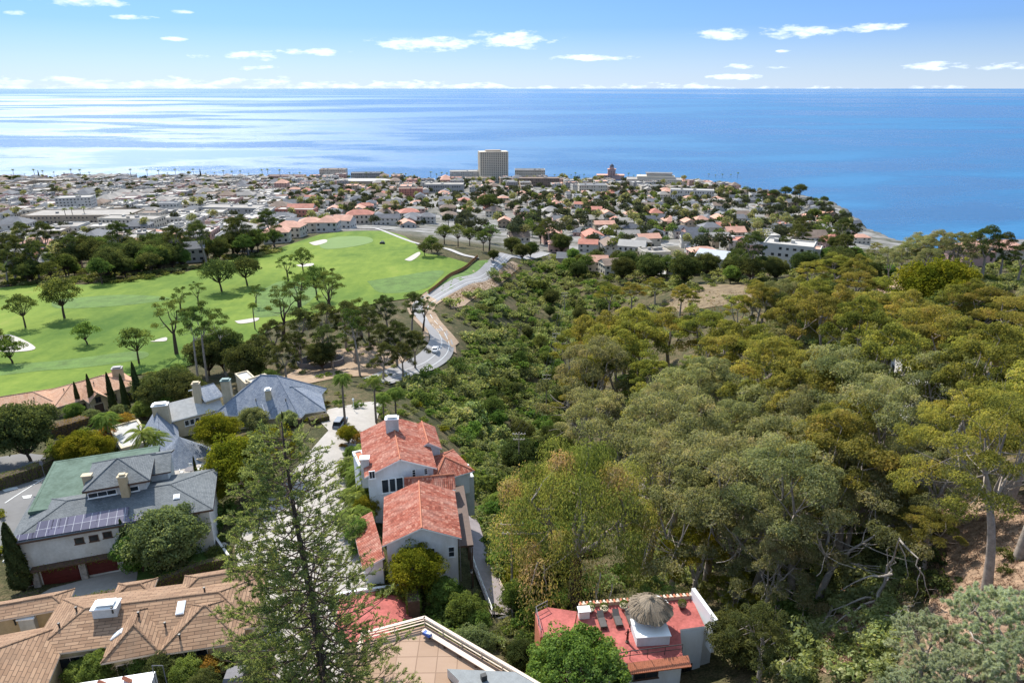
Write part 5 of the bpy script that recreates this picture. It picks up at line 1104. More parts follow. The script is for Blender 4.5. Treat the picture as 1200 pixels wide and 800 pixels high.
oncar('dark_car', 1075, 323, (1090, 320), 'car_dark', 'dark car parked on the small lot above the dirt path', up=.2)
p = G(448, 286); r = root('golf_mower', p, 'small dark mower at work on the golf fairway', 'mower'); b = MB(); b.box((0, 0, .9), (3.0, 1.8, .8), 'dark_metal', 0, .8); newobj('body', b.mesh('body'), r); b = MB(); b.box((.2, 0, 1.9), (1.5, 1.3, .1), 'dark_metal'); [b.box((x, y, 1.5), (.1, .1, .8), 'dark_metal') for x in (-.4, .8) for y in (-.6, .6)]; newobj('canopy', b.mesh('canopy'), r); b = MB(); [b.tube([(x, y, .5), (x, y*1.3, .5)], .5, 'tyre_rubber', 10) for x in (-1, 1) for y in (-.9, .9)]; newobj('wheels', b.mesh('wheels'), r)
# ring wall in the dirt lot
rt = root('round_fence', G(375, 428), 'grey weathered round fence enclosing a tree on the dirt lot', 'fence'); c0 = G(376, 427); mb = MB(); nn_ = 40
for i in range(nn_):
    a = 2*math.pi*i/nn_; x, y = c0[0]+6.5*math.cos(a), c0[1]+5*math.sin(a); mb.box((x, y, Z(x, y)+.7), (1.0, .18, 2.0), 'fence_grey', math.atan2(5*math.cos(a), -6.5*math.sin(a)))
mb.obj('boards', rt)
# reddish fence along the road edge of the golf course
rt = root('golf_fence', G(530, 330), 'rusty brown fence running between golf course and winding road', 'fence'); q = smooth_line([G(x, y) for x, y in ((502, 345), (520, 330), (538, 319), (552, 309), (560, 302))], 8); z = ZV(q); mb = MB()
for i in range(len(q)-1): mb.hexa([(q[i][0], q[i][1]-.1, z[i]), (q[i+1][0], q[i+1][1]-.1, z[i+1]), (q[i+1][0], q[i+1][1]+.1, z[i+1]), (q[i][0], q[i][1]+.1, z[i])], [(q[i][0], q[i][1]-.1, z[i]+1.7), (q[i+1][0], q[i+1][1]-.1, z[i+1]+1.7), (q[i+1][0], q[i+1][1]+.1, z[i+1]+1.7), (q[i][0], q[i][1]+.1, z[i]+1.7)], 'rust_leaf')
mb.obj('boards', rt)
# power poles in the canyon
def ppole(px, py, h, lab):
    p = G(px, py); r = root('utility_pole', p, lab, 'pole', 'power poles in the canyon'); b = MB(); b.tube([(0, 0, -1), (0, 0, h)], [.19, .12], 'bark_grey', 8); newobj('pole', b.mesh('pole'), r)
    for z, w in ((h-.5, 3.0), (h-1.9, 2.6)): b = MB(); b.box((0, 0, z), (w, .14, .16), 'bark_pale'); [b.lathe((x, 0, z+.08), [(.06, 0), (.07, .22)], 'plaster_white', 6) for x in (-w*.45, -w*.2, w*.2, w*.45)]; newobj('crossarm', b.mesh('crossarm'), r)
    return p+[0, 0, h-.3]
PT = [ppole(608, 560, 12, 'wooden power pole with pale crossarm rising behind the weeping eucalyptus'), ppole(640, 476, 12, 'wooden power pole with two crossarms above the bright canyon shrubs'), ppole(651, 425, 13, 'tall thin power pole standing mid canyon'), ppole(661, 370, 12, 'distant thin power pole at the canyon head'), ppole(600, 700, 12, 'power pole hidden mostly by foliage near the stairs')]
mb = MB()
for a, b in zip(PT[:-2], PT[1:-1]):
    for s in (-1.2, 0, 1.2): mb.tube(bez(a+[s, 0, 0], (a+b)/2+[s, 0, -3.0], b+[s, 0, 0], 9), .022, 'dark_metal', 3, cap=False)
tag(mb.obj('power_cables'), 'thin sagging cables strung between the canyon power poles', 'cables')
# courtyard furniture by the slate mansion
q = G(224, 555); r = root('patio_set', q, 'round patio table with chairs in the mansion courtyard', 'table'); b = MB(); b.lathe((0, 0, 0), [(.3, 0), (.06, .06), (.06, .7), (.9, .72), (.9, .78)], 'fence_grey', 14); newobj('table', b.mesh('table'), r)
for k in range(4):
    a = k*1.57+.4; b = MB(); b.box((1.4*math.cos(a), 1.4*math.sin(a), .42), (.5, .5, .08), 'plaster_white', a); b.box((1.65*math.cos(a), 1.65*math.sin(a), .7), (.08, .5, .55), 'plaster_white', a); [b.box((1.4*math.cos(a)+x, 1.4*math.sin(a)+y, .2), (.05, .05, .4), 'fence_grey') for x in (-.2, .2) for y in (-.2, .2)]; tag(newobj('patio_chair', b.mesh('patio_chair'), None), ['white courtyard chair on the side facing the sea', 'white courtyard chair on the side facing the street', 'white courtyard chair with its back to the grey roof', 'white courtyard chair on the side facing the driveway'][k], 'chair', 'chairs round the courtyard table').location = tuple(q+[0, 0, .25])
r.location.z += .25
# ------------------------------------------------------------------ labels from what stands close by
ORD = 'first second third fourth fifth sixth seventh eighth ninth tenth eleventh twelfth thirteenth fourteenth fifteenth sixteenth seventeenth eighteenth nineteenth twentieth'.split()
TENS = {2: 'twenty', 3: 'thirty', 4: 'forty', 5: 'fifty', 6: 'sixty', 7: 'seventy'}
def ordn(i):
    n = i+1
    if n <= 20: return ORD[i]
    if n % 10 == 0: return TENS[n//10][:-1]+'ieth'
    return TENS[n//10]+'-'+ORD[n % 10-1]
LM = [('beige tower', 577, 195), ('white hotel', 545, 205), ('pink domed tower', 715, 205), ('stepped concrete block', 765, 212), ('white arcade', 800, 227), ('headland pines', 925, 225), ('bluff edge', 990, 262), ('oval white roof', 424, 215),
      ('five storey white office', 86, 242), ('parking lot', 20, 270), ('wide pale warehouse', 90, 255), ('blue awning building', 352, 246), ('brick red block', 481, 227), ('seafront palms', 250, 206), ('golf putting green', 405, 280), ('golf clubhouse trees', 530, 275),
      ('white cottage', 742, 296), ('beige terrace house', 768, 305), ('metal roofed house', 845, 310), ('white apartment house', 925, 306), ('pink roofed pair', 1160, 302), ('long green hedge', 945, 292), ('road bend', 510, 400), ('road junction', 582, 306), ('round fence', 376, 418), ('dry field', 870, 345), ('dirt path', 1045, 340),
      ('tan mansion', 100, 460), ('slate mansion', 270, 470), ('garage house', 100, 620), ('shingle house', 150, 730), ('red tile villa', 480, 560), ('brown path', 565, 680), ('deck', 500, 760), ('red terrace', 740, 730), ('weeping eucalyptus', 655, 600), ('white wing wall', 830, 700), ('fallen branches', 1000, 690), ('great bare trunk', 1155, 650), ('blue green pines', 1130, 760),
      ('hillside house', 1165, 475), ('canyon mouth', 650, 345), ('mid canyon pole', 651, 415), ('lower canyon pole', 640, 460), ('star pine', 370, 640), ('bunker', 185, 400), ('golf mower', 448, 286), ('rooftop villas', 410, 262), ('grey town centre', 280, 240), ('brown hall', 160, 262), ('east shore houses', 880, 260), ('steep lane', 715, 282), ('hillside cottages', 700, 262), ('inner town', 560, 240), ('upper village', 640, 245), ('south village', 200, 285)]
PENDING = []
def auto(o, adj, noun, px=None, py=None):
    if px is None:
        l = o.location; px, py, _ = proj((l.x, l.y, l.z))
    PENDING.append((o, adj, noun, px, py))
def flush_labels():
    G_ = {}
    for t in PENDING:
        i = min(range(len(LM)), key=lambda k: (LM[k][1]-t[3])**2+4*(LM[k][2]-t[4])**2); G_.setdefault((i, t[1], t[2]), []).append(t)
    for (i, adj, noun), L in G_.items():
        L.sort(key=lambda t: t[3]); lm = LM[i][0]
        for k, t in enumerate(L):
            t[0]['label'] = f'{adj} {noun} near the {lm}' if len(L) == 1 else f'{adj} {noun} near the {lm}, {ordn(k)} from left'
    PENDING.clear()
def inpoly(x, y, P):
    c = False; n = len(P)
    for i in range(n):
        (x0, y0), (x1, y1) = P[i], P[(i+1) % n]
        if (y0 > y) != (y1 > y) and x < x0+(y-y0)*(x1-x0)/(y1-y0): c = not c
    return c
def scatter(poly, n, seed):
    r = random.Random(seed); xs = [p[0] for p in poly]; ys = [p[1] for p in poly]; out = []
    while len(out) < n:
        x, y = r.uniform(min(xs), max(xs)), r.uniform(min(ys), max(ys))
        if inpoly(x, y, poly): out.append((x, y))
    return out
rnd = random.Random(77); nrg = np.random.default_rng(77)
def tree_at(key, px, py, label=None, adj=None, noun='tree', h=None, s=1.0, group=None, cat='tree', base=None, rz=None, name=None):
    """px, py: where the top of the crown shows; or base=(px, py) where it stands"""
    t = PROTO[key]; H = float(t.A['c'][:, 2].max())
    p = G(*base) if base else top_at(px, py, H*(s[2] if hasattr(s, '__len__') else s))
    o = plant(key, p, label, cat, group, rz, s, rnd, name)
    if adj: auto(o, adj, noun)
    return o
FG = 'eucalyptus trees on the right-hand slope'; FG = 'eucalyptus trees on the canyon hillside'
def tree_w(key, px, py, w, label=None, adj=None, noun='tree', group=None, cat='tree', rz=None):
    # stands where a crown of that height over the ground also spans w photo pixels
    A = PROTO[key].A['c']; H = float(A[:, 2].max()); Wd = float(np.percentile(abs(A[:, :2]), 97))*2.1; d = ray(px, py); t = np.linspace(25, 900, 3500); P = EYE+d*t[:, None]
    k = (P[:, 2]-ZF(P[:, :2]))/H-(w*t/FPX)/Wd; i = int(np.argmax(k < 0)) if (k < 0).any() else len(t)-1; s = w*t[i]/FPX/Wd; p = P[i]
    o = plant(key, (p[0], p[1], ZF(P[i:i+1, :2])[0]), label, cat, group, rz, s*rnd.uniform(.95, 1.05), rnd)
    if adj: auto(o, adj, noun)
    return o
ADJ = {'euc_a': 'olive domed', 'euc_b': 'leaning olive', 'euc_c': 'flat topped olive', 'euc_d': 'tall dull green', 'euc_e': 'ragged grey green', 'euc_dead': 'sparse bare branched', 'euc_pale': 'pale yellow green', 'euc_dark': 'dark dense', 'euc_tall': 'slim pale trunked', 'euc_open': 'open crowned', 'euc_big': 'broad spreading', 'dense': 'dark round'}
FOR = [('euc_c',715,335,.62),('euc_c',742,330,.62),('euc_c',770,324,.66),('euc_a',800,331,.55),('euc_c',812,338,.5),('euc_a',690,362,.95),('euc_b',668,384,.95),('euc_a',735,350,.9),('euc_a',706,372,.95),('euc_d',690,400,1),('euc_b',665,428,.9),('euc_a',758,366,.9),('euc_a',728,388,.95),('euc_b',752,402,1),
 ('euc_c',790,362,.9),('euc_c',826,356,.9),('euc_a',855,374,.85),('euc_b',882,330,1.0),('euc_a',902,326,.95),('euc_a',928,318,.9),('euc_c',950,305,.8),('euc_c',985,296,.8),('euc_a',1012,300,.8),('euc_a',940,345,1),('euc_a',972,340,1.05),('euc_c',1008,340,1.1),('euc_a',1035,352,1.05),('euc_c',905,384,1),('euc_a',936,398,1.05),('euc_b',862,402,1),('euc_e',832,412,1),('euc_e',798,424,1),('euc_d',770,440,1),('euc_b',738,452,1),('euc_d',706,462,.9),
 ('euc_a',1085,318,.7),('gold',1108,300,1.35),('euc_a',1128,330,.95),('euc_c',1160,335,1.0),('euc_c',1192,345,1.0),('euc_c',1118,362,1.1),('euc_c',1082,360,1.1),('euc_c',1155,385,1.1),('euc_a',1190,395,1.1),('euc_e',1120,415,1.1),('euc_a',1065,395,1.05),('euc_d',1012,400,1.05),('euc_a',975,412,1.05),('euc_d',945,440,1.1),('euc_e',905,452,1.1),('euc_e',868,462,1.1),('euc_d',832,470,1.15),('euc_e',798,490,1.15),('euc_d',770,505,1.1),('euc_dead',735,500,1.1),
 ('euc_e',1035,440,1.1),('euc_d',1075,450,1.05),('euc_a',1000,460,1.1),('euc_e',965,480,1.15),('euc_e',925,502,1.2),('euc_d',880,510,1.2),('euc_dead',905,540,1.3),('euc_e',845,535,1.15),('euc_d',960,520,1.1),('euc_a',1015,500,1.0),('euc_e',1010,545,.85),('euc_c',1180,440,1.0),('euc_a',1230,420,1.1),('euc_c',1220,380,1.1),('euc_a',1250,470,1.1),('euc_dead',985,560,1.0),('euc_e',880,580,1.0),('euc_d',935,590,.85),('euc_dead',800,580,1.1),('euc_e',905,640,.8),('shrub_c',1010,660,1.6),('euc_dead',690,430,.9),('euc_dead',760,470,1.0),('euc_b',700,440,.8),('euc_a',1265,400,1.2),('euc_e',1085,500,.8),('euc_a',960,322,.9),('euc_c',1000,318,.9),('euc_a',1030,318,.7),('euc_c',1060,345,.9),('euc_a',1090,345,.8),('euc_b',870,345,.8),('euc_a',1140,360,.9),('euc_c',1210,365,1.0),('dense',985,328,.6),('dense',1120,340,.7),('dense',1180,340,.7),('euc_c',1060,560,.55),('euc_c',1100,600,.5)]
for key, x, y, s in FOR:
    if key.startswith('shrub'): tree_at(key, x, y, adj='large rounded', noun='shrub', s=s, cat='shrub', group='shrubs on the forest floor')
    else:
        w = float(np.interp(y, [320, 345, 400, 500, 600], [54, 84, 118, 135, 140]))*s*(.8 if x < 815 and y < 345 else 1)*(1.15 if x > 950 else 1); tree_w(key, x, y, w, adj=ADJ.get(key, 'golden domed'), noun='eucalyptus tree' if key.startswith('euc') else 'tree', group=FG)
for x, y in scatter([(700,390),(800,370),(900,360),(1200,360),(1240,450),(1080,520),(1000,600),(900,640),(800,600),(720,520)], 34, 61):
    p = G(x, y); k = rnd.choice(['dense', 'euc_dark', 'euc_e', 'oak_a', 'lush', 'euc_pale', 'olive']); o = plant(k, p, None, 'tree', 'lower trees filling the eucalyptus wood', None, rnd.uniform(.7, 1.1), rnd); auto(o, {'dense': 'dark dense', 'euc_dark': 'dark', 'euc_e': 'grey green', 'oak_a': 'round green', 'lush': 'bright green', 'euc_pale': 'yellow green', 'olive': 'silvery'}[k], 'understorey tree')
tree_at('euc_big', 0, 0, 'great eucalyptus with thick bare grey trunk on the leaf-strewn slope', base=(1157, 690), s=.8, rz=0.0, cat='tree')
tree_at('euc_e', 0, 0, 'eucalyptus hanging over the dirt trail with dark crossing limbs', base=(1085, 640), s=.72, rz=3.0); tree_at('euc_dead', 0, 0, 'half bare eucalyptus with pale limbs left of the dirt trail', base=(1060, 610), s=.9, rz=2.0)
tree_at('weep', 0, 0, 'huge weeping eucalyptus with rusty crown tips hanging over the canyon', base=(672, 708), s=(1.12, 1.12, 1.02), rz=.4)
tree_at('euc_pale', 822, 628, 'bright yellow green eucalyptus standing behind the white wing wall', s=.85); tree_at('euc_pale', 865, 668, 'small yellow green tree in front of the taller yellow one', s=.5)
tree_w('mag', 680, 748, 122, 'dense fresh green magnolia in front of the red terrace')
tree_at('euc_open', 775, 690, 'thin dark tree rising through the terrace beside the thatched umbrella', s=.62); tree_at('euc_dark', 905, 705, 'dark tree hugging the house beyond the wing wall', s=.55); tree_at('dense', 868, 722, 'dark bushy tree beside the lower terrace house corner', s=.6)
for x, y, w, l in [(1100, 722, 92, 'low pale blue green pine farthest from the frame corner'), (1192, 690, 120, 'tall pale blue green pine by the leaf-strewn slope'), (1240, 745, 120, 'pale blue green pine in the corner'), (1150, 765, 95, 'small pale blue green pine between its larger neighbours'), (1075, 785, 70, 'lowest pale blue green pine beside the dry gully')]:
    tree_w('glauc', x, y, w, l, group='blue green pines at the slope foot')
# star pine in front of the driveway
p = at_depth(385, 830, 55); tree_at('starpine', 0, 0, 'tall open star pine with bare dark trunk rising in front of the pale driveway', rz=.6, s=1.0, base=(386, 888)); 
# around the houses
tree_at('gold', 275, 512, 'large golden green tree behind the star pine', s=1.25); tree_at('gold', 250, 485, 'rounded golden green tree before the slate mansion cottage wing', s=.95); tree_at('gold', 312, 502, 'golden green tree touching the star pine top', s=1.1); tree_at('gold', 240, 560, 'lower golden green tree right of the grey roofed house', s=.7)
tree_w('olive', 186, 594, 86, 'silvery green rounded tree on the lawn by the garage house'); tree_w('lush', 156, 620, 50, 'bright yellow green tree behind the slim cypress'); tree_at('olive', 294, 478, 'soft silvery tree beneath the slate roof', s=.85); tree_at('olive', 335, 482, 'second soft silvery tree beneath the slate roof by the gabled window', s=.6)
tree_at('dense', 15, 468, 'big dark round tree left of the tan mansion drive', s=1.15); tree_at('dense', -35, 480, 'dark tree at the frame edge beside the tan mansion', s=1.0); tree_at('lush', 84, 472, 'fresh green small tree before the tan mansion', s=.65); tree_at('olive', 105, 480, 'silvery small tree by the arched entry', s=.55); tree_at('olive', 138, 474, 'silvery small tree between the cypresses', s=.55)
for x, y, s in ((90, 505, .8), (78, 512, .7), (108, 510, .75), (140, 485, .8), (150, 492, .6), (125, 500, .6)): tree_at('orange' if x > 120 else 'gold', x, y, adj='orange tinged' if x > 120 else 'yellow green', s=s, noun='bush', cat='bush', group='orange bushes by the painted street')
tree_at('palm_feather', 122, 484, 'full feathery palm before the slate mansion', s=.85); tree_at('palm_king', 0, 0, 'slim curved palm in the courtyard, taller of two', base=(181, 566), s=1.1); tree_at('palm_king', 0, 0, 'slim straight palm in the courtyard beside its twin', base=(191, 562), s=.95)
tree_at('palm_fan', 0, 0, 'tall fan palm beside the parked grey vehicle', base=(405, 500), s=1.0); tree_at('palm_fan', 0, 0, 'tall fan palm above the red roofed villa', base=(441, 496), s=.95)
for x, y, s, k in ((462, 455, .7, 'palm_feather'), (448, 462, .6, 'palm_feather'), (485, 468, .5, 'palm_low'), (465, 530, .75, 'palm_king'), (456, 548, .6, 'palm_king'), (428, 572, .75, 'palm_low'), (417, 580, .8, 'palm_low'), (440, 590, .6, 'palm_low'), (560, 705, .55, 'palm_low'), (415, 560, .6, 'palm_low'), (200, 630, .5, 'palm_low'), (545, 712, .6, 'palm_low')): tree_at(k, x, y, adj={'palm_low': 'low bushy', 'palm_feather': 'feathery', 'palm_king': 'slim'}[k], noun='palm', s=s, group='garden palms around the villas')
tree_at('orange', 408, 500, 'spiky yellow plant beside the upper red roof', s=.5, cat='plant'); tree_at('gold', 0, 0, 'round yellow green tree before the white gable wall', s=.82, base=(489, 697)); tree_at('palm_king', 0, 0, 'slim palm against the upper villa wall', s=.85, base=(440, 596)); tree_w('lush', 640, 768, 40, 'bright bush at the left corner of the red terrace', cat='bush'); tree_w('dense', 612, 752, 36, 'dark bush between the metal stairs and red terrace', cat='bush'); tree_at('shrub_y', 492, 650, 'yellow green bush beneath the round gable tree', s=.9, cat='bush')
for x, y, H, s, l in ((86, 447, 8, .85, 'shortest cypress before the tan mansion'), (101, 438, 9, 1.05, 'cypress left of the arched entry window'), (124, 436, 9, 1.1, 'cypress right of the arched entry'), (140, 438, 9, 1.05, 'cypress second from the mansion corner'), (154, 424, 9, 1.35, 'tallest cypress at the tan mansion corner')): tree_at('cypress', x, y, l, s=(s*1.05, s*1.05, s), group='cypresses before the tan mansion')
tree_at('cypress', 4, 612, 'thick dark cypress at the frame edge by the garage house', s=(1.7, 1.7, 1.15)); tree_at('cypress', 140, 608, 'slim dark cypress between garage and silvery tree', s=(.95, .95, .95)); tree_at('cypress', 226, 534, 'small cypress in the mansion courtyard', s=.4); tree_at('cypress', 221, 588, 'tiny cypress at the grey roof end', s=.4); tree_at('cypress', 330, 482, 'small cypress under the gabled window', s=.55)
for x, y, k, sz in ((426,570,'palm_low',1.1),(419,600,'palm_low',1.2),(412,560,'palm_low',1.0),(424,540,'palm_low',.9),(416,625,'palm_low',1.0),(430,610,'gold',.5),(422,640,'lush',.6),(405,610,'shrub_e',1.0),(424,525,'orange',.5),(424,622,'lush',.55),(418,650,'shrub_e',.8),(412,540,'lush',.4),(408,520,'gold',.45),(432,585,'palm_king',.6),(520,712,'lush',.6),(545,735,'lush',.65),(505,700,'shrub_e',1.0),(530,760,'shrub_e',1.1),(560,745,'lush',.5),(555,775,'olive',.7),(535,700,'shrub_e',.9),(475,706,'shrub_d',.7),(605,715,'lush',.6),(612,690,'gold',.5),(630,735,'lush',.5),(640,700,'shrub_e',1.1)):
    tree_at(k, 0, 0, adj={'palm_low': 'low arching', 'palm_king': 'slim', 'lush': 'leafy green', 'gold': 'yellowish', 'olive': 'silvery', 'orange': 'rusty', 'shrub_e': 'bright', 'shrub_d': 'deep green'}[k], noun='villa garden plant', s=sz, base=(x, y), cat='plant', group='garden plants round the red tile villa')
for x, y, w, k in ((112,764,44,'lush'),(140,754,46,'dense'),(165,756,40,'lush'),(190,764,42,'dense'),(215,772,40,'lush'),(243,770,34,'orange'),(88,776,34,'lush'),(235,790,44,'dense'),(262,760,26,'lush'),(300,770,34,'olive')):
    tree_w(k, x, y, w, adj={'lush': 'bright leafy', 'dense': 'dark leafy', 'orange': 'rusty', 'olive': 'silvery'}[k], noun='bush', cat='bush', group='bushes in front of the shingle house')
# golf course trees: base position and the height each shows
GT = [('oak_c',30,384,.9),('oak_a',76,373,1.25),('oak_d',102,404,.8),('oak_c',-2,424,.8),('oak_d',14,426,.85),('oak_c',163,426,.85),('oak_b',260,342,1.3),('oak_b',290,335,1.2),('oak_a',303,298,1.2),('oak_a',288,303,1.1),('euc_open',207,415,1.15),('euc_open',212,368,.7),('euc_open',233,360,.65),('euc_open',338,330,.85),('oak_c',356,322,1.0),('euc_open',332,402,1.3),('euc_open',352,360,.9),('oak_c',372,352,1.1),('euc_open',388,372,1.0),('euc_open',300,360,.6),('oak_b',275,300,1.1),('oak_a',322,292,1.0),('oak_a',120,333,1.0),('oak_c',-10,345,1.2)]
for k, x, y, s in GT: tree_at(k, 0, 0, adj={'oak_c': 'light crowned', 'oak_a': 'rounded green', 'oak_b': 'wide dark', 'oak_d': 'low gnarled', 'euc_open': 'tall open crowned'}[k], noun='golf course tree', s=s*(1.25 if k != 'euc_open' else 1.1), base=(x, y), group='trees on the golf course')
tree_at('palm_fan', 0, 0, 'lone slim fan palm at the golf edge', base=(299, 386), s=.85); tree_at('euc_tall', 0, 0, 'tall pale trunked eucalyptus behind the slate mansion chimney', base=(233, 450), s=1.1); tree_at('euc_tall', 0, 0, 'second tall pale trunked eucalyptus, in the middle of three', base=(243, 446), s=1.15); tree_at('euc_tall', 0, 0, 'third tall pale trunked eucalyptus beside the dark grove', base=(265, 440), s=1.0); tree_at('euc_tall', 0, 0, 'tall bare poled eucalyptus by the dirt lot', base=(422, 440), s=1.05)
for k, x, y, s in [('euc_dark',318,376,.8),('euc_dark',345,362,.9),('euc_dark',372,352,.9),('euc_dark',400,348,.9),('euc_dark',430,352,.85),('euc_dark',452,342,.8),('euc_dark',480,340,.7),('euc_open',494,350,.75),('euc_dark',412,372,.8),('euc_dark',442,378,.75),('euc_dark',462,376,.8),('euc_dark',484,385,.7),('euc_dark',350,385,.7),('euc_dark',300,390,.8),('dense',285,400,.9),('euc_dark',330,400,.8),('euc_dark',470,400,.65),('euc_dark',446,402,.65),('dense',255,385,.9),('dense',238,395,.8),('euc_dark',385,378,.8),('euc_open',345,318,1.1),('euc_open',380,318,.9),('oak_a',205,425,.8),('dense',190,432,.9),('dense',215,438,.8),('dense',182,442,.8),('lush',195,450,.9),('lush',180,456,.7),('dense',173,440,.7),('olive',170,466,.8),('lush',165,470,.6),('dense',375,400,.6),('oak_a',300,425,.6),('oak_a',315,432,.6),('euc_open',420,345,1.0)]:
    tree_w(k, x, y, {'euc_dark': 52, 'euc_open': 40, 'dense': 50, 'oak_a': 36, 'lush': 34, 'olive': 32}[k]*s*1.05, adj={'euc_dark': 'dark dense', 'euc_open': 'airy', 'dense': 'dark bushy', 'oak_a': 'low rounded', 'lush': 'bright green', 'olive': 'silvery'}[k], noun='grove tree', group='trees of the dark grove by the golf course')
for k, x, y, s in [('oak_a',505,275,1.0),('oak_a',520,262,1.3),('oak_c',536,262,1.3),('oak_a',550,266,1.2),('oak_c',566,270,1.1),('dense',600,276,1.1),('dense',622,282,1.0),('dense',612,284,1.0),('euc_open',573,262,1.2),('oak_b',497,283,.9),('dense',578,292,.6),('oak_b',512,284,.8)]:
    tree_at(k, x, y, adj={'oak_a': 'rusty green', 'oak_b': 'low dark', 'oak_c': 'light', 'dense': 'dark bushy', 'euc_open': 'leaning'}[k], noun='tree at the road junction', s=s, group='trees by the road junction')
for k, x, y, s in [('euc_e',1060,283,.8),('euc_e',1076,272,.9),('euc_e',1094,276,.85),('euc_e',1112,269,.95),('euc_e',1130,270,.95),('euc_e',1148,272,.85),('euc_dark',1166,264,1.1),('euc_dark',1185,272,.9),('euc_dark',1205,282,.85),('euc_d',1050,290,.7),('euc_e',1030,284,.6),('euc_d',1085,290,.7),('dense',1022,300,.9),('lush',1045,310,.7),('dense',985,286,.9),('lush',978,300,.8),('gold',1122,305,1.0)]:
    tree_at(k, x, y, adj={'euc_e': 'hazy grey green', 'euc_dark': 'dark windswept', 'euc_d': 'dull green', 'dense': 'dark round', 'lush': 'bright', 'gold': 'golden domed'}[k], noun='ridge tree', s=s, group='trees along the ridge above the sea')
# garden shrubs near the houses
for k, x, y, s in [('shrub_e',470,730,1.0),('shrub_e',512,705,1.1),('shrub_d',525,722,1.2),('shrub_e',535,738,1.1),('shrub_b',548,752,1.3),('shrub_d',520,690,.9),('shrub_e',505,725,.8),('shrub_c',560,770,1.0),('shrub_b',575,745,.9),('shrub_e',605,695,1.1),('shrub_y',600,672,1.3),('shrub_e',612,720,1.1),('shrub_d',622,745,1.0),('shrub_b',615,770,1.1),('shrub_f',600,755,.8),('shrub_e',655,690,1.2),('shrub_e',690,680,1.3),('shrub_b',712,672,1.4),('shrub_e',735,665,1.3),('shrub_b',765,672,1.3),('shrub_y',640,700,.8),('shrub_y',658,715,.7),
   ('shrub_e',110,762,1.0),('shrub_e',135,752,1.2),('shrub_e',160,754,1.1),('shrub_d',190,762,1.2),('shrub_e',85,772,1.0),('shrub_d',215,768,1.0),('shrub_d',240,778,1.1),('shrub_d',205,785,1.0),('shrub_d',225,795,1.0),('shrub_d',300,780,.9),('shrub_o',255,775,.6),('shrub_y',20,795,.8),('shrub_e',448,520,.6),('shrub_o',402,520,.7),('shrub_o',412,535,.7),('shrub_e',420,548,.8),('shrub_d',405,548,.8),('shrub_e',400,575,.7),('shrub_o',345,478,.6),('shrub_y',360,490,.6),('shrub_o',380,470,.9),('shrub_e',395,468,.9),('shrub_e',420,470,.9),('shrub_d',375,475,.8),('shrub_y',-5,600,1.1),('shrub_y',2,640,.9),
   ('shrub_d',200,570,.7),('shrub_e',185,560,.5),('shrub_e',172,560,.5),('shrub_o',430,640,.6),('shrub_d',440,655,.7),('shrub_b',452,670,.8),('shrub_b',462,665,.7),('shrub_e',175,640,1.0),('shrub_d',215,640,1.2),('shrub_e',160,655,.9),('shrub_d',240,610,1.1),('shrub_d',230,622,1.0),('shrub_e',270,560,1.0),('shrub_e',262,590,1.3),('shrub_e',250,610,1.0),('shrub_d',262,700,.7),('shrub_e',285,600,1.0),('shrub_d',152,445,1.1),('shrub_y',490,472,1.0),('shrub_e',505,480,1.0),('shrub_y',520,500,1.0),('shrub_e',470,480,.7),('shrub_y',540,535,.9),('shrub_y',552,548,.9)]:
    tree_at(k, x, y, adj={'shrub_e': 'bright green', 'shrub_d': 'deep green', 'shrub_b': 'mid green', 'shrub_c': 'grey green', 'shrub_f': 'dark', 'shrub_y': 'yellow green', 'shrub_o': 'rusty orange'}[k], noun='garden shrub', s=s, cat='shrub', group='garden shrubs among the houses')
for i, (x, y) in enumerate(((455, 694), (463, 696), (470, 693), (447, 697))): tree_at('fern', 0, 0, base=(x, y), adj='spiky cactus-like', noun='plant', s=.7, cat='plant', group='spiky plants by the white gable')
# canyon and slopes
CAN = [(585,312),(640,300),(700,335),(740,352),(700,372),(668,392),(655,440),(660,500),(700,560),(690,640),(640,700),(600,690),(572,640),(556,560),(530,510),(490,470),(470,452),(505,440),(540,420),(552,395),(520,372),(530,352),(560,335)]
RS = [(700,335),(960,345),(1080,345),(1200,350),(1260,450),(1100,520),(1080,600),(1060,700),(1050,800),(880,800),(850,700),(760,660),(700,600),(665,500),(665,400)]
KS = ['shrub_a', 'shrub_a', 'shrub_b', 'shrub_b', 'shrub_c', 'shrub_d', 'shrub_e', 'shrub_f']
SA = {'shrub_a': 'green', 'shrub_b': 'low green', 'shrub_c': 'grey sage', 'shrub_d': 'deep green', 'shrub_e': 'bright green', 'shrub_f': 'dark'}
VERGE = [(515,352),(560,326),(605,306),(622,316),(590,336),(556,350),(548,372),(545,402),(525,396)]
def scat(poly, n, seed, smin, smax, noun, group, ks=KS, up=-.2):
    for x, y in scatter(poly, n, seed):
        if inpoly(x, y, VERGE) and rnd.random() < .7: continue
        p = G(x, y); k = rnd.choice(ks); s = rnd.uniform(smin, smax)*(1+.5*(np.linalg.norm(p[:2])/300)); o = plant(k, (p[0], p[1], p[2]+up*s), None, 'shrub', group, None, (s*rnd.uniform(.85, 1.2), s, s*rnd.uniform(.75, 1.1)), rnd); auto(o, SA.get(k, 'green'), noun)
scat(CAN, 168, 5, 1.1, 2.2, 'canyon shrub', 'shrubs covering the canyon')
for x, y in scatter([(590,560),(650,520),(700,560),(700,640),(650,690),(610,690),(575,640)], 30, 9):
    p = G(x, y); o = plant(rnd.choice(['lush', 'dense', 'oak_d', 'lush']), p, None, 'tree', 'small trees in the canyon bottom', None, rnd.uniform(.5, .9), rnd); auto(o, 'small leafy', 'canyon tree')
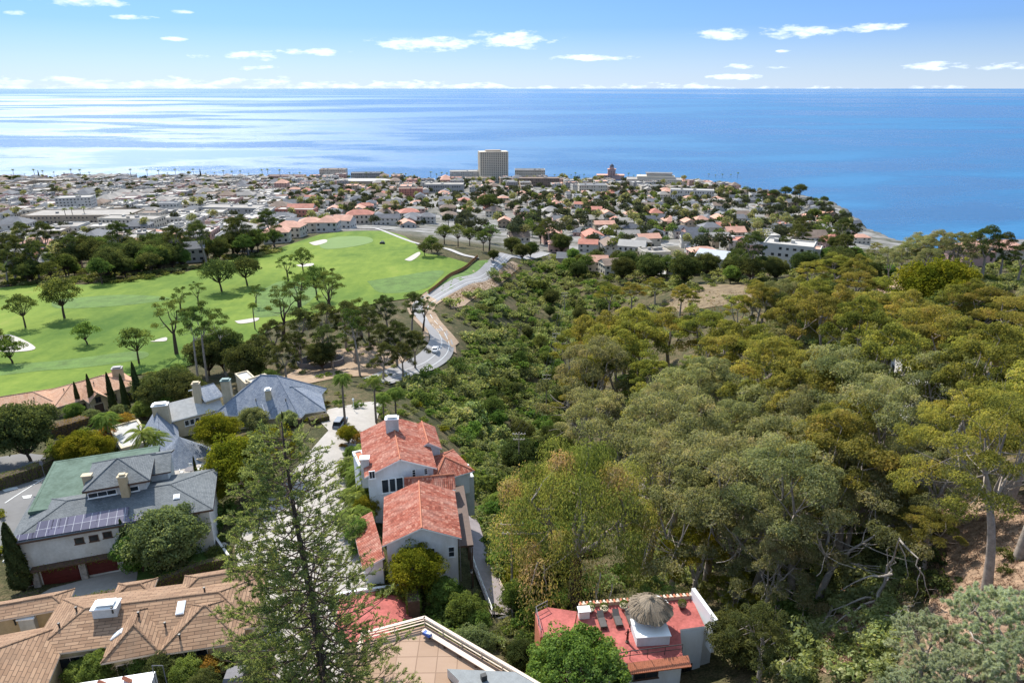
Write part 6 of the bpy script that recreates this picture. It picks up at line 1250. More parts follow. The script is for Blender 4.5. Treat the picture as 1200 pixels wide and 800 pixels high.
for x, y in scatter([(570,430),(650,350),(700,350),(660,420),(655,520),(620,540),(560,500)], 26, 10):
    p = G(x, y); o = plant(rnd.choice(['lush', 'dense', 'oak_a', 'oak_d', 'dense']), p, None, 'tree', 'small trees in the canyon bottom', None, rnd.uniform(.5, .85), rnd); auto(o, 'low crowned', 'canyon tree')
scat(RS, 34, 6, 1.0, 1.9, 'slope shrub', 'shrubs under the eucalyptus trees', ['shrub_c', 'shrub_f', 'shrub_b', 'shrub_d', 'shrub_e'])
def mass(name, items, label, leafgroups=True, kind='stuff', cat='undergrowth', frac=1.0):
    """many small plants nobody could count, as one sheet of foliage per kind of leaf"""
    by = {}
    for key, loc, rz, s in items: by.setdefault(PROTO[key].leaf, []).append((key, loc, rz, s))
    A, mi, mats = [], [], []
    for lm, L in by.items():
        mats.append(lm)
        for key, loc, rz, s in L:
            a = PROTO[key].A
            if frac < 1: k = nrg.random(len(a['c'])) < frac; a = {q: v[k] for q, v in a.items()}; a = dict(a, l=a['l']*frac**-.5, w=a['w']*frac**-.5)
            a = xform(a, loc, rz, s); A.append(a); mi.append(np.full(len(a['c']), len(mats)-1))
    A = cat_(A); me = leaf_mesh(name, A, mats[0])
    for m in mats[1:]: me.materials.append(MATS[m])
    me.polygons.foreach_set('material_index', np.concatenate(mi).astype(np.int32)); me.update(); return tag(newobj(name, me), label, cat, None, kind)
it = []
for x, y in [q for q in scatter(CAN, 1500, 11) if not (inpoly(*q, VERGE) and rnd.random() < .72)]: p = G(x, y); s = rnd.uniform(.5, 1.0)*(1+.8*np.linalg.norm(p[:2])/300); it.append((rnd.choice(['shrub_a', 'shrub_b', 'shrub_c', 'shrub_e']), (p[0], p[1], p[2]-.1), rnd.uniform(0, 6), (s, s, s*.8)))
for x, y in scatter(CAN, 110, 14): p = G(x, y); s = rnd.uniform(.9, 1.8)*(1+.5*np.linalg.norm(p[:2])/300); it.append((rnd.choice(['shrub_a', 'shrub_b', 'shrub_c', 'shrub_c', 'shrub_e']), (p[0], p[1], p[2]-.1), rnd.uniform(0, 6), (s, s, s*.8)))
mass('chaparral_undergrowth', it, 'low mixed chaparral filling the gaps on the canyon sides', frac=.35)
it = []
for x, y in scatter(RS, 1200, 12):
    p = G(x, y); s = rnd.uniform(.4, .9)*(1+.8*np.linalg.norm(p[:2])/300)
    if inpoly(x, y, [(790,340),(960,340),(1000,352),(900,372),(780,372)]) and rnd.random() < .8: s *= .35
    it.append((rnd.choice(['shrub_a', 'shrub_b', 'shrub_c', 'shrub_c', 'shrub_f']), (p[0], p[1], p[2]-.1), rnd.uniform(0, 6), (s, s, s*.7)))
mass('slope_undergrowth', it, 'dull green undergrowth beneath the eucalyptus trees', frac=.35)
it = []
GARD = [[(0,490),(60,480),(170,480),(190,500),(180,540),(120,545),(60,540)],[(160,440),(230,430),(240,465),(160,480)],[(280,400),(480,400),(470,460),(400,480),(340,440),(280,450)],[(440,455),(560,470),(560,560),(520,530),(440,490)],[(150,640),(270,560),(280,640),(190,680)],[(460,700),(600,690),(640,720),(640,800),(590,800),(540,740)],[(600,660),(700,640),(840,660),(840,700),(700,700),(620,712)],[(0,330),(330,290),(330,270),(100,300),(0,300)]]
for i, P in enumerate(GARD):
    for x, y in scatter(P, 60, 30+i): p = G(x, y); s = rnd.uniform(.3, .6)*(1+.6*np.linalg.norm(p[:2])/300); it.append((rnd.choice(['shrub_b', 'shrub_e', 'shrub_d', 'shrub_c']), (p[0], p[1], p[2]-.1), rnd.uniform(0, 6), (s, s, s*.8)))
for x, y in scatter([(640,300),(700,300),(800,318),(980,296),(1030,300),(1050,330),(960,338),(860,334),(800,345),(720,345),(650,335)], 330, 50): p = G(x, y); s = rnd.uniform(.9, 1.7); it.append((rnd.choice(['shrub_b', 'shrub_a', 'shrub_d', 'shrub_c', 'shrub_f']), (p[0], p[1], p[2]-.1), rnd.uniform(0, 6), (s*1.3, s*1.3, s)))
for x, y in scatter([(1040,300),(1200,300),(1200,345),(1060,345)], 160, 51): p = G(x, y); s = rnd.uniform(.7, 1.4); it.append((rnd.choice(['shrub_b', 'shrub_a', 'shrub_d', 'shrub_c']), (p[0], p[1], p[2]-.1), rnd.uniform(0, 6), (s*1.3, s*1.3, s)))
for x, y in scatter([(0,322),(210,312),(320,290),(330,296),(210,322),(150,332),(0,338)], 170, 52): p = G(x, y); s = rnd.uniform(.7, 1.3); it.append((rnd.choice(['shrub_b', 'shrub_a', 'shrub_d', 'shrub_f']), (p[0], p[1], p[2]-.1), rnd.uniform(0, 6), (s*1.3, s*1.3, s)))
mass('garden_undergrowth', it, 'low garden planting between the houses', frac=.35)
# dry tufts on the bare slope and field
def tufts(name, polys, n, mat, size, label, seed):
    r = np.random.default_rng(seed); P = []
    for P_ in polys:
        for x, y in scatter(P_, n, seed): P.append(G(x, y))
    P = np.array(P); k = 7; C = np.repeat(P, k, 0)+r.normal(0, .16, (len(P)*k, 3))*[1, 1, .3]+[0, 0, .1]; A = leaves_at(r, C, sph(r, len(C), .2), size, .4); return tag(newobj(name, leaf_mesh(name, A, mat)), label, 'ground cover', None, 'stuff')
leafmat('leaf_dry', [(.16, .10, .045), (.30, .20, .10), (.42, .30, .17)], .25, .02, .2); leafmat('leaf_litter', [(.12, .07, .045), (.23, .14, .09), (.40, .28, .2)], .1, .02, .2)
tufts('dry_grass', [[(790,342),(960,340),(1000,352),(900,372),(760,372)], [(520,350),(600,306),(612,316),(560,350)], [(1028,335),(1070,325),(1060,352),(1030,352)]], 900, 'leaf_dry', .55, 'dry golden grass on the bare ground', 41)
tufts('leaf_litter', [[(1085,540),(1250,590),(1300,800),(1100,800),(1080,700)], [(930,690),(1040,690),(1040,780),(930,790)]], 3400, 'leaf_litter', .19, 'brown leaf litter strewn over the slope', 42)
# hedges
def hedge(name, pts, h, w, mat, label, size=.16, dens=34, group=None):
    L = smooth_line([G(*p) for p in pts], 6); r = np.random.default_rng(len(L)); S = []; seg = np.linalg.norm(np.diff(L, axis=0), axis=1); tot = seg.sum(); n = int(tot*(2*h+w)*dens)
    cum = np.r_[0, np.cumsum(seg)]; s = r.uniform(0, tot, n); X = np.interp(s, cum, L[:, 0]); Y = np.interp(s, cum, L[:, 1]); T = unit(np.gradient(L, axis=0)); TX = np.interp(s, cum, T[:, 0]); TY = np.interp(s, cum, T[:, 1]); N = np.c_[-TY, TX]
    q = r.uniform(0, 2*h+w, n); side = q < 2*h; z = np.where(side, (q % h), h); off = np.where(side, np.where(q < h, -w/2, w/2), r.uniform(-w/2, w/2, n))
    nm = np.where(side[:, None], np.c_[N*np.sign(off)[:, None], np.full(n, .2)], np.array([[0, 0, 1.]])); P = np.c_[np.c_[X, Y]+N*off[:, None], z]; P += nm*r.normal(0, .09, (n, 1)); P[:, 2] += ZF(P[:, :2])+.08*np.sin(s*1.7)
    o = root(name, (*L[0], Z(*L[0])), label, 'hedge', group); A = leaves_at(r, P, nm, size, .8); A['c'] = A['c']-np.array(o.location); newobj('foliage', leaf_mesh('foliage', A, mat), o)
    mb = MB()
    for a, b in zip(L[:-1], L[1:]):
        d = unit(b-a); k = np.array([-d[1], d[0]])*(w/2-.12); za, zb = Z(*a), Z(*b); mb.hexa([(*(a-k), za-.3), (*(b-k), zb-.3), (*(b+k), zb-.3), (*(a+k), za-.3)], [(*(a-k), za+h-.12), (*(b-k), zb+h-.12), (*(b+k), zb+h-.12), (*(a+k), za+h-.12)], 'bark_brown')
    mb.obj('stems', o); return o
hedge('hedge', [(-60,590),(0,573),(50,556),(102,528)], 2.4, 2.0, 'leaf_hedge', 'long clipped rusty topped hedge along the painted street'); hedge('hedge', [(58,512),(80,506),(102,499)], 2.4, 3.0, 'leaf_orange', 'dark reddish hedge behind the dark round tree')
hedge('hedge', [(70,716),(120,706),(160,697),(205,682),(240,668),(272,662)], 1.5, 1.1, 'leaf_hedge', 'long orange green hedge between driveway apron and shingle house'); hedge('hedge', [(24,706),(47,700)], 1.0, 1.4, 'leaf_oak', 'short dark hedge beside the frame edge cypress')
hedge('hedge', [(486,724),(484,700),(494,690)], 2.6, 1.6, 'leaf_bright', 'tall leafy hedge at the corner of the red court', .2); hedge('hedge', [(337,499),(352,498)], 1.3, 2.2, 'leaf_yellow', 'clipped lime green hedge below the gabled window'); hedge('hedge', [(363,497),(385,492)], 1.4, 2.0, 'leaf_yellow', 'clipped lime green hedge at the driveway head')
hedge('hedge', [(925,303),(945,301),(968,304)], 5, 5, 'leaf_bright', 'long tall green hedge behind the white apartment house', .5, 5); hedge('hedge', [(160,470),(150,462),(172,452)], 1.5, 1.5, 'leaf_yellow', 'yellow green hedge at the golf edge behind the tan mansion')
# vine over the garage doors
if GAR:
    c, u, v, n = GAR; r = np.random.default_rng(3); m = 1500; P = c+u*r.uniform(-3.5, 9, (m, 1))+v*(1.95+r.normal(0, .15, (m, 1)))+n*r.uniform(0, 1.2, (m, 1)); P[:, 2] -= r.exponential(.18, m); A = leaves_at(r, P, sph(r, m, -.2), .16, .7); tag(newobj('climbing_vine', leaf_mesh('climbing_vine', A, 'leaf_hedge')), 'tangled climbing vine over the two garage doors', 'vine')
for x, y, sz, l in ((1180, 655, .62, 'dark rounded shrub on the leaf-strewn slope right of the great trunk'), (1176, 672, .45, 'smaller dark shrub just below the rounded one on the leafy slope'), (1100, 690, 1.0, 'dark ivy-clad shrub between fallen branches and leafy slope'), (1075, 700, 1.0, 'deep green shrub beside the fallen branches'), (1090, 660, .9, 'tall dark shrub behind the fallen branches')):
    tree_at('shrub_f', 0, 0, l, s=sz, base=(x, y), cat='shrub', name='dark_shrub')
# fallen bleached branches and the bare trunk on the right
rt = root('fallen_tree', G(1000, 700), 'bleached fallen tree with long bare grey branches on the slope', 'fallen tree'); mb = MB(); rg = np.random.default_rng(9)
def gpp(x, y, up): p = G(x, y, up); return p+[0, 0, up]
def brn(pts, r0): P = [gpp(*p) for p in pts]; L = np.array([*bez(P[0], P[1] if len(P) == 3 else (np.array(P[0])+P[-1])/2, P[-1], 8)]); L[1:-1] += rg.normal(0, .12, (6, 3)); mq = MB() if r0 > .046 else mb; mq.tube(L, list(np.linspace(r0, r0*.3, 8)), 'bark_pale', 6); mq is mb or mq.obj('branch', rt)
for pts, r0 in [(([944,752,.3], [970,720,.8], [990,694,.5]), .28), (([1028,708,.3], [1040,665,4], [1054,630,9]), .2), (([1026,704,.5], [1000,712,1.5], [970,735,.6]), .13), (([1022,700,.6], [1000,698,2], [955,728,.4]), .12), (([1046,672,4.5], [1020,672,5], [985,692,3.2]), .12), (([1040,680,4], [1050,660,5], [1045,645,6.5]), .09), (([1054,632,8.5], [1075,650,7], [1090,700,1]), .1), (([1052,634,8], [1066,655,6], [1062,678,3.5]), .07), (([1050,640,7.5], [1035,640,7.5], [1040,665,5]), .07), (([1078,665,5], [1080,680,3], [1070,705,1]), .06), (([1135,735,1], [1145,750,1.5], [1152,762,2]), .07), (([910,795,.6], [918,780,1], [926,768,1.5]), .09), (([946,750,.4], [945,730,1.5], [942,708,3]), .05), (([955,740,.6], [960,730,1], [980,715,2]), .08), (([1160,725,2], [1162,715,2.5], [1158,703,3]), .05)]: brn(pts, r0)
for i in range(26): x, y = rg.uniform(930, 1070), rg.uniform(660, 760); brn(([x, y, .3], [x+rg.normal(0, 12), y-8, 1.0], [x+rg.normal(0, 22), y+rg.normal(-8, 8), .8]), .045)
mb.obj('twigs', rt)['kind'] = 'stuff'
# dead bare limbs showing in the forest
for i, (x, y, h) in enumerate([(880, 500, 13), (930, 470, 12), (905, 545, 11), (1000, 560, 9), (760, 560, 12), (790, 520, 12), (1090, 490, 11), (960, 600, 8), (820, 600, 9)]):
    p = top_at(x, y, h); b = MB(); rg = np.random.default_rng(100+i); q = np.array([rg.normal(0, 1.2), rg.normal(0, 1.2), h*.6]); b.tube(bez((0, 0, -.5), (0, 0, h*.3), q, 6), list(np.linspace(.22, .13, 6)), 'bark_pale', 6)
    for k in range(9): d = sph(rg, 1, .1)[0]*np.array([1, 1, .8])*h*rg.uniform(.25, .45); s0 = q*rg.uniform(.6, 1.0); L = limb(b, s0, s0+d, .1, .025, 'bark_pale', rg, .08, 6, 4); limb(b, L[3], L[3]+sph(rg, 1, 0)[0]*h*.18, .05, .015, 'bark_pale', rg, .05, 4, 3)
    o = newobj('dead_tree', b.mesh('dead_tree', True)); o.location = tuple(p); tag(o, None, 'tree', 'bare dead trees in the eucalyptus wood'); auto(o, 'bleached bare', 'dead tree')
# ------------------------------------------------------------------ the town
plain('t_white', (.48, .45, .40), .85, .12, .05); plain('t_cream', (.50, .44, .35), .85, .15, .05); plain('t_pink', (.46, .29, .24), .85, .15, .05); plain('t_grey', (.30, .285, .265), .85, .2, .05); plain('t_tan', (.36, .28, .2), .85, .2, .05)
plain('r_white', (.38, .355, .32), .9, .15, .12); plain('r_grey', (.15, .15, .155), .9, .3, .12); plain('r_pale', (.28, .255, .225), .9, .2, .12); plain('r_red', (.42, .17, .12), .85, .3, .25); plain('r_salmon', (.50, .27, .19), .85, .25, .25); plain('r_brown', (.20, .145, .11), .9, .3, .2); plain('r_dark', (.08, .085, .10), .85, .3, .2)
plain('metal_roof', (.42, .44, .47), .45, .05, .5)
plain('tower_concrete', (.60, .53, .42), .85, .1, .05)
def windows_of(r, mb, limit=100):
    F = [[mb.v[i] for i in f] for f, mi in zip(mb.f, mb.m) if mb.mats[mi] == 'window_glass']; F.sort(key=lambda f: np.linalg.norm(np.mean(f, axis=0)-EYE)); c = lambda f: np.cross(np.subtract(f[1], f[0]), np.subtract(f[3], f[0]))@(EYE-np.array(f[0])) > 0
    F = [f for f in F if c(f)]+[f for f in F if not c(f)]
    for f in F[:limit]: q = MB(); q.face(f, 'window_glass'); q.obj('window', r)
    if F[limit:]:
        q = MB(); [q.face(f, 'window_glass') for f in F[limit:]]; o = q.obj('windows', r); o['kind'] = 'stuff'
def tb(mb, x, y, z, w, d, h, rz, wall, roofm, kind, rng, wins=True, floors=None, base=3):
    """one town building written into mb"""
    ca, sa = math.cos(rz), math.sin(rz); P = lambda a, b, c: (x+a*ca-b*sa, y+a*sa+b*ca, z+c); W2, D2 = w/2, d/2; cs = [(-W2, -D2), (W2, -D2), (W2, D2), (-W2, D2)]
    mb.hexa([P(a, b, -base) for a, b in cs], [P(a, b, h) for a, b in cs], wall)
    if kind == 'flat':
        t = .5; mb.face([P(a*(1-t/W2), b*(1-t/D2), h+.05) for a, b in cs], roofm)
        for i in range(4):
            a, b = cs[i], cs[(i+1) % 4]; ia = tuple(q*(1-t/m) for q, m in zip(a, (W2, D2))); ib = tuple(q*(1-t/m) for q, m in zip(b, (W2, D2)))
            mb.face([P(*a, h+.7), P(*b, h+.7), P(*ib, h+.7), P(*ia, h+.7)], wall); mb.face([P(*a, h), P(*b, h), P(*b, h+.7), P(*a, h+.7)], wall); mb.face([P(*ib, h), P(*ia, h), P(*ia, h+.7), P(*ib, h+.7)], wall)
        for _ in range(rng.randint(1, 4) if w > 12 else rng.randint(0, 1)): bx, by = rng.uniform(-.35, .35)*w, rng.uniform(-.3, .3)*d; q = P(bx, by, h+.8); mb.box(q, (rng.uniform(1.5, 3.5), rng.uniform(1.5, 3), 1.6), rng.choice(['r_pale', 't_grey', 't_white']), rz)
    else:
        o = .5; r = min(w, d)*.5*rng.uniform(.42, .6); e = h-.1; X, Y = W2+o, D2+o
        if kind == 'gable':
            if w >= d: mb.face([P(-X, -Y, e), P(X, -Y, e), P(X, 0, h+r), P(-X, 0, h+r)], roofm); mb.face([P(-X, 0, h+r), P(X, 0, h+r), P(X, Y, e), P(-X, Y, e)], roofm); [mb.face([P(s*W2, -D2, h), P(s*W2, D2, h), P(s*W2, 0, h+r-.2)], wall) for s in (-1, 1)]
            else: mb.face([P(-X, -Y, e), P(0, -Y, h+r), P(0, Y, h+r), P(-X, Y, e)], roofm); mb.face([P(0, -Y, h+r), P(X, -Y, e), P(X, Y, e), P(0, Y, h+r)], roofm); [mb.face([P(-W2, s*D2, h), P(W2, s*D2, h), P(0, s*D2, h+r-.2)], wall) for s in (-1, 1)]
        else:
            k = min(X, Y)*.98
            if w >= d: a, b = (-X+k, 0), (X-k, 0); F = [[(-X, -Y), (X, -Y), b, a], [(X, -Y), (X, Y), b], [(X, Y), (-X, Y), a, b], [(-X, Y), (-X, -Y), a]]
            else: a, b = (0, -Y+k), (0, Y-k); F = [[(-X, -Y), (X, -Y), a], [(X, -Y), (X, Y), b, a], [(X, Y), (-X, Y), b], [(-X, Y), (-X, -Y), a, b]]
            for f in F: mb.face([P(*q, h+r if q in (a, b) else e) for q in f], roofm)
        mb.face([P(-X, -Y, e-.02), P(-X, Y, e-.02), P(X, Y, e-.02), P(X, -Y, e-.02)], wall)
    if wins:
        fl = floors or max(1, int(h/3.0)); fh = h/fl
        for k in range(fl):
            zc = fh*(k+.5)
            for (L, f) in ((w, 0), (d, 1), (w, 2), (d, 3)):
                n = max(1, int(L/3.4))
                for i in range(n):
                    if rng.random() < .12: continue
                    s = (i+.5)/n*L-L/2; ww = min(1.7, L/n*.5)*rng.uniform(.7, 1); hh = fh*.22*rng.uniform(.8, 1.1)
                    q = {0: lambda t, zz: P(s+t, -D2-.05, zz), 1: lambda t, zz: P(W2+.05, s+t, zz), 2: lambda t, zz: P(-s-t, D2+.05, zz), 3: lambda t, zz: P(-W2-.05, -s-t, zz)}[f]
                    mb.face([q(-ww/2, zc-hh), q(ww/2, zc-hh), q(ww/2, zc+hh), q(-ww/2, zc+hh)], 'window_glass')
RC_ = {'r_white': 'white roofed', 'r_grey': 'grey roofed', 'r_pale': 'pale grey roofed', 'r_red': 'red roofed', 'r_salmon': 'salmon roofed', 'r_brown': 'brown roofed', 'r_dark': 'dark roofed', 'metal_roof': 'metal roofed'}
tr = random.Random(21)
TOWN = [(-40,209),(200,209),(420,210),(560,212),(700,214),(800,216),(860,222),(905,232),(925,240),(960,240),(985,252),(1010,270),(985,290),(930,288),(905,300),(870,306),(840,318),(800,322),(770,326),(735,318),(700,312),(680,300),(640,296),(605,286),(572,266),(545,256),(515,262),(490,268),(450,266),(415,266),(370,270),(325,284),(270,296),(205,316),(150,318),(90,318),(30,322),(-40,325)]
placed = []
SPOTS = []                                                  # explicit landmarks keep their ground clear
def lot_free(x, y, r):
    for a, b, c in placed:
        if (a-x)**2+(b-y)**2 < (c+r)**2: return False
    return True
def landmark(name, px, py, w, d, h, wall, roofm, kind, label, cat='building', rz=0, floors=None, extra=None, parts=True, drop_in=0):
    p = G(px, py); rzr = R_(rz); placed.append((p[0], p[1]+d/2, max(w, d)*.5)); r = root(name, (p[0], p[1]+d/2, p[2]), label, cat); mb = MB(); tb(mb, p[0], p[1]+d/2, p[2]-drop_in, w, d, h, rzr, wall, roofm, kind, tr, True, floors)
    # walls, roof and windows as parts
    windows_of(r, mb)
    for nm, sel in (('wall', lambda m: m == wall), ('roof', lambda m: m not in (wall, 'window_glass'))):
        q2 = MB()
        for f, mi in zip(mb.f, mb.m):
            if sel(mb.mats[mi]): q2.face([mb.v[i] for i in f], mb.mats[mi])
        if q2.f:
            o = q2.obj(nm, r)
    if extra:
        q = MB(); extra(q, p[0], p[1]+d/2, p[2]); q.obj('roof_structure', r)
    return r
# residential tower
p = G(578, 212); placed.append((p[0], p[1], 45)); r = root('residential_tower', p, 'tall beige residential tower with ribbed facade standing above the shore', 'tower'); Wt, Dt, Ht = 52, 26, 56; z0 = p[2]-2; mb = MB(); mb.box((p[0], p[1], z0+Ht/2), (Wt, Dt, Ht), 'tower_concrete', .18); mb.box((p[0], p[1], z0+Ht+1.5), (Wt*.55, Dt*.6, 3), 't_tan', .18); mb.obj('wall', r); c_, s_ = math.cos(.18), math.sin(.18)
def TP(a, b, c): return (p[0]+a*c_-b*s_, p[1]+a*s_+b*c_, c)
mb = MB()
for i in range(14): a = -Wt/2+Wt*i/13; mb.box(TP(a, -Dt/2-.4, z0+Ht/2), (1.5, 1.4, Ht), 'tower_concrete', .18)
for i in range(7): b = -Dt/2+Dt*i/6; [mb.box(TP(s*(Wt/2+.4), b, z0+Ht/2), (1.4, 1.5, Ht), 'tower_concrete', .18) for s in (-1, 1)]
mb.obj('ribs', r); mb = MB()
for k in range(17): z = z0+2+k*3.25; [mb.box(TP(-Wt/2+Wt*(i+.5)/13, -Dt/2-.03, z), (1.9, .1, 1.5), 'window_glass', .18) for i in range(13)]; [mb.box(TP(-Wt/2-.03, -Dt/2+Dt*(i+.5)/6, z), (.1, 2.6, 1.8), 'window_glass', .18) for i in range(6)]
windows_of(r, mb); mb = MB(); mb.box(TP(0, 0, z0+Ht+.4), (Wt+2, Dt+2, .9), 't_cream', .18); mb.obj('roof', r)
landmark('hotel', 550, 212, 75, 26, 17, 't_white', 'r_pale', 'flat', 'long white hotel block beside the beige tower', rz=4, floors=5)
landmark('office_block', 621, 212, 58, 26, 20, 't_cream', 'r_grey', 'flat', 'wide grey beige office block right of the beige tower', floors=4); landmark('brick_block', 632, 219, 70, 20, 14, 'r_brown', 'r_brown', 'flat', 'dark brick block in front of the grey beige office', floors=3)
landmark('stepped_building', 768, 219, 95, 34, 12, 't_cream', 'r_pale', 'flat', 'large stepped concrete building with pale roof terraces', rz=-8, extra=lambda q, x, y, z: (q.box((x+4, y+6, z+14), (66, 26, 5), 't_cream', -.14), q.box((x+10, y+8, z+18.5), (44, 20, 4.5), 't_cream', -.14), q.box((x+10, y+8, z+21), (47, 22, .6), 'r_grey', -.14)))
landmark('arcade_building', 812, 233, 62, 18, 12, 't_white', 'r_white', 'flat', 'long white building with arcade of dark openings', rz=-12, floors=2); landmark('museum_block', 695, 228, 44, 26, 14, 't_cream', 'r_grey', 'flat', 'dark windowed grey block left of the pink domed tower', floors=3)
landmark('white_office', 86, 249, 34, 18, 15, 't_white', 'r_white', 'flat', 'five storey white office with dark window bands', rz=14, floors=5); landmark('warehouse', 88, 262, 95, 34, 7, 't_tan', 'r_pale', 'flat', 'very wide low building with pale roof behind the parking lot', rz=3)
landmark('hall', 60, 218, 60, 24, 9, 't_tan', 'r_pale', 'flat', 'long tan hall near the seafront cypress', rz=2); landmark('civic_block', 270, 254, 60, 22, 8, 't_grey', 'r_pale', 'flat', 'long grey block with pale roof at the town centre', rz=-6, floors=2)
landmark('red_brick_store', 481, 232, 32, 16, 12, 'r_red', 'r_brown', 'flat', 'deep red brick store among grey roofs', rz=5); landmark('dark_apartment_block', 430, 212, 60, 20, 14, 't_grey', 'r_grey', 'flat', 'dark grey apartment block by the shore behind the oval roof', rz=5, floors=3); landmark('seafront_office', 390, 210, 50, 22, 18, 't_cream', 'r_brown', 'flat', 'tan seafront building with overhanging flat roof', floors=4); landmark('long_brown_block', 335, 213, 66, 20, 10, 't_pink', 'r_brown', 'flat', 'long brown seafront block', floors=2)
landmark('shop_row', 346, 255, 36, 14, 7, 'r_red', 'r_white', 'flat', 'red walled shop with bright white roof', rz=-5); landmark('square_block', 520, 226, 60, 26, 12, 't_grey', 'r_pale', 'flat', 'broad grey block with pale flat roof left of the tower', floors=2); landmark('terrace_block', 150, 268, 50, 18, 8, 't_cream', 'r_pale', 'flat', 'low cream block by the three palms', rz=-5)
mb = MB(); p = G(424, 218); placed.append((p[0], p[1]+20, 48)); r = root('oval_hall', (p[0], p[1]+20, p[2]), 'low hall with large oval white roof', 'building'); k = 40
mb.v = []; ring = [(p[0]+46*math.cos(2*math.pi*i/k), p[1]+20+18*math.sin(2*math.pi*i/k)) for i in range(k)]; mb.prism(ring, p[2]-3, p[2]+7, 't_tan', 'r_white'); mb.obj('wall', r); mb = MB(); mb.prism([(p[0]+(a-p[0])*1.03, p[1]+20+(b-p[1]-20)*1.05) for a, b in ring], p[2]+7.02, p[2]+8, 'r_white'); mb.obj('roof', r)
p = G(715, 213); placed.append((p[0], p[1], 30)); r = root('pink_hotel', p, 'pink hotel tower topped by a small dark dome', 'hotel'); mb = MB(); mb.box((p[0], p[1], p[2]+6), (56, 22, 16), 't_pink', -.1); mb.box((p[0]+2, p[1], p[2]+13), (16, 14, 26), 't_pink', -.1); mb.box((p[0]+2, p[1], p[2]+28), (9, 9, 6), 't_pink', -.1); mb.obj('wall', r); mb = MB(); mb.lathe((p[0]+2, p[1], p[2]+31), [(4.6, 0), (4.4, 2), (2.6, 4.2), (.3, 5.4), (.2, 8)], 'r_dark', 14); mb.box((p[0]+2, p[1], p[2]+26.2), (18, 16, .6), 'r_salmon', -.1); mb.box((p[0], p[1], p[2]+14.3), (58, 24, .6), 'r_salmon', -.1); mb.obj('roof', r); mb = MB()
for kz in range(7): [mb.box((p[0]-26+i*5.2, p[1]-11.2-(i*5.2-26)*-.1*0, p[2]+2+kz*3.3), (1.7, .6, 1.5), 'window_glass', -.1) for i in range(11) if kz < 4 or 4 <= i <= 6]
windows_of(r, mb)
# houses that stand out along the golf edge and the lower hillside
HS = [(742,303,17,11,8,'t_white','r_white','gable','white two storey cottage with bright walls above the steep lane',-18),(768,312,16,13,8,'t_cream','r_pale','flat','beige terraced house beside the steep lane',10),(700,318,13,10,6,'t_cream','r_salmon','gable','small cream house beside the sunken road',0),(845,318,21,14,7,'t_cream','metal_roof','gable','house with wide pale metal gable roof',-32),(826,308,16,12,6,'t_pink','r_salmon','hip','orange roofed house left of the metal roofed one',5),(928,318,24,15,13,'t_white','r_white','flat','white multi storey apartment house with dark windows',-28),(945,312,16,10,9,'t_white','r_salmon','flat','white annex with salmon roof terrace',-28),(895,287,22,10,6,'t_white','r_white','flat','white modern house with long balcony beside trees',8),(1142,312,15,12,5.5,'t_pink','r_salmon','hip','pink roofed house, left of the ridge pair',12),(1176,308,20,12,5.5,'t_cream','r_salmon','hip','pink roofed house with red chimneys on the ridge',-8),(1196,304,12,9,5,'t_white','r_pale','gable','white gabled house at the ridge end',0),
 (322,285,15,12,6.5,'t_cream','r_salmon','hip','salmon roofed villa at the golf edge, lowest one',10),(338,279,17,12,7,'t_cream','r_salmon','hip','salmon roofed villa behind the lowest one',-5),(362,273,15,12,7,'t_cream','r_salmon','hip','cream villa with salmon roof beside the bunker',8),(383,272,14,12,6.5,'t_white','r_salmon','hip','white villa with salmon roof by the putting green',0),(402,268,14,11,6,'t_white','r_salmon','gable','white gabled villa above the putting green',-10),(421,263,22,12,8,'t_cream','r_red','hip','broad villa with strong red roof behind the green',6),(478,258,18,14,7,'t_cream','r_red','hip','red roofed house near the golf corner',20),(452,264,22,11,6,'t_white','r_dark','gable','white house with dark gable roof by the golf corner',0),(215,308,18,10,7,'t_white','r_grey','gable','white gabled house at the golf course corner',20),(160,296,20,13,5,'t_cream','r_salmon','hip','salmon roofed bungalow among dark trees',8),(175,284,18,13,5,'t_cream','r_salmon','hip','wide salmon roofed bungalow behind the first',-5),(500,262,14,11,6,'t_white','r_grey','hip','grey roofed house by the golf clubhouse trees',0),(352,254,24,12,8,'t_white','r_red','gable','white house with long red roof and blue awning',3),(720,322,15,11,6,'t_cream','r_brown','gable','cream house with brown gable roof at the foot of the steep lane',15),(800,322,14,10,6,'t_white','r_grey','gable','white house with grey gable roof below the terraced lane house',-20),(875,318,17,12,6,'t_cream','r_grey','hip','cream house with grey hip roof between metal roof and white apartment',5),(655,296,14,10,6,'t_pink','r_salmon','hip','small pink villa with salmon roof near the road junction trees',0),(690,296,13,10,6,'t_white','r_red','gable','white house with red gable roof above the canyon mouth',-10),(760,290,16,11,6.5,'t_cream','r_salmon','gable','cream gabled house with salmon roof behind the steep lane',12),(812,290,15,11,6.5,'t_white','r_dark','gable','white house with near black gable roof on the lower hillside',-6),(980,292,16,11,6,'t_pink','r_red','hip','pink house with red hip roof by the ridge trees',6),(1010,286,15,10,6,'t_cream','r_salmon','hip','cream house with salmon hip roof on the bluff side',-4),(670,310,18,10,4,'t_tan','r_grey','gable','low grey roofed house in the canyon mouth',-8)]
for (x, y, w, d, h, wl, rf, kd, lb, rz) in HS: landmark('house', x, y, w, d, h, wl, rf, kd, lb, 'house', rz)
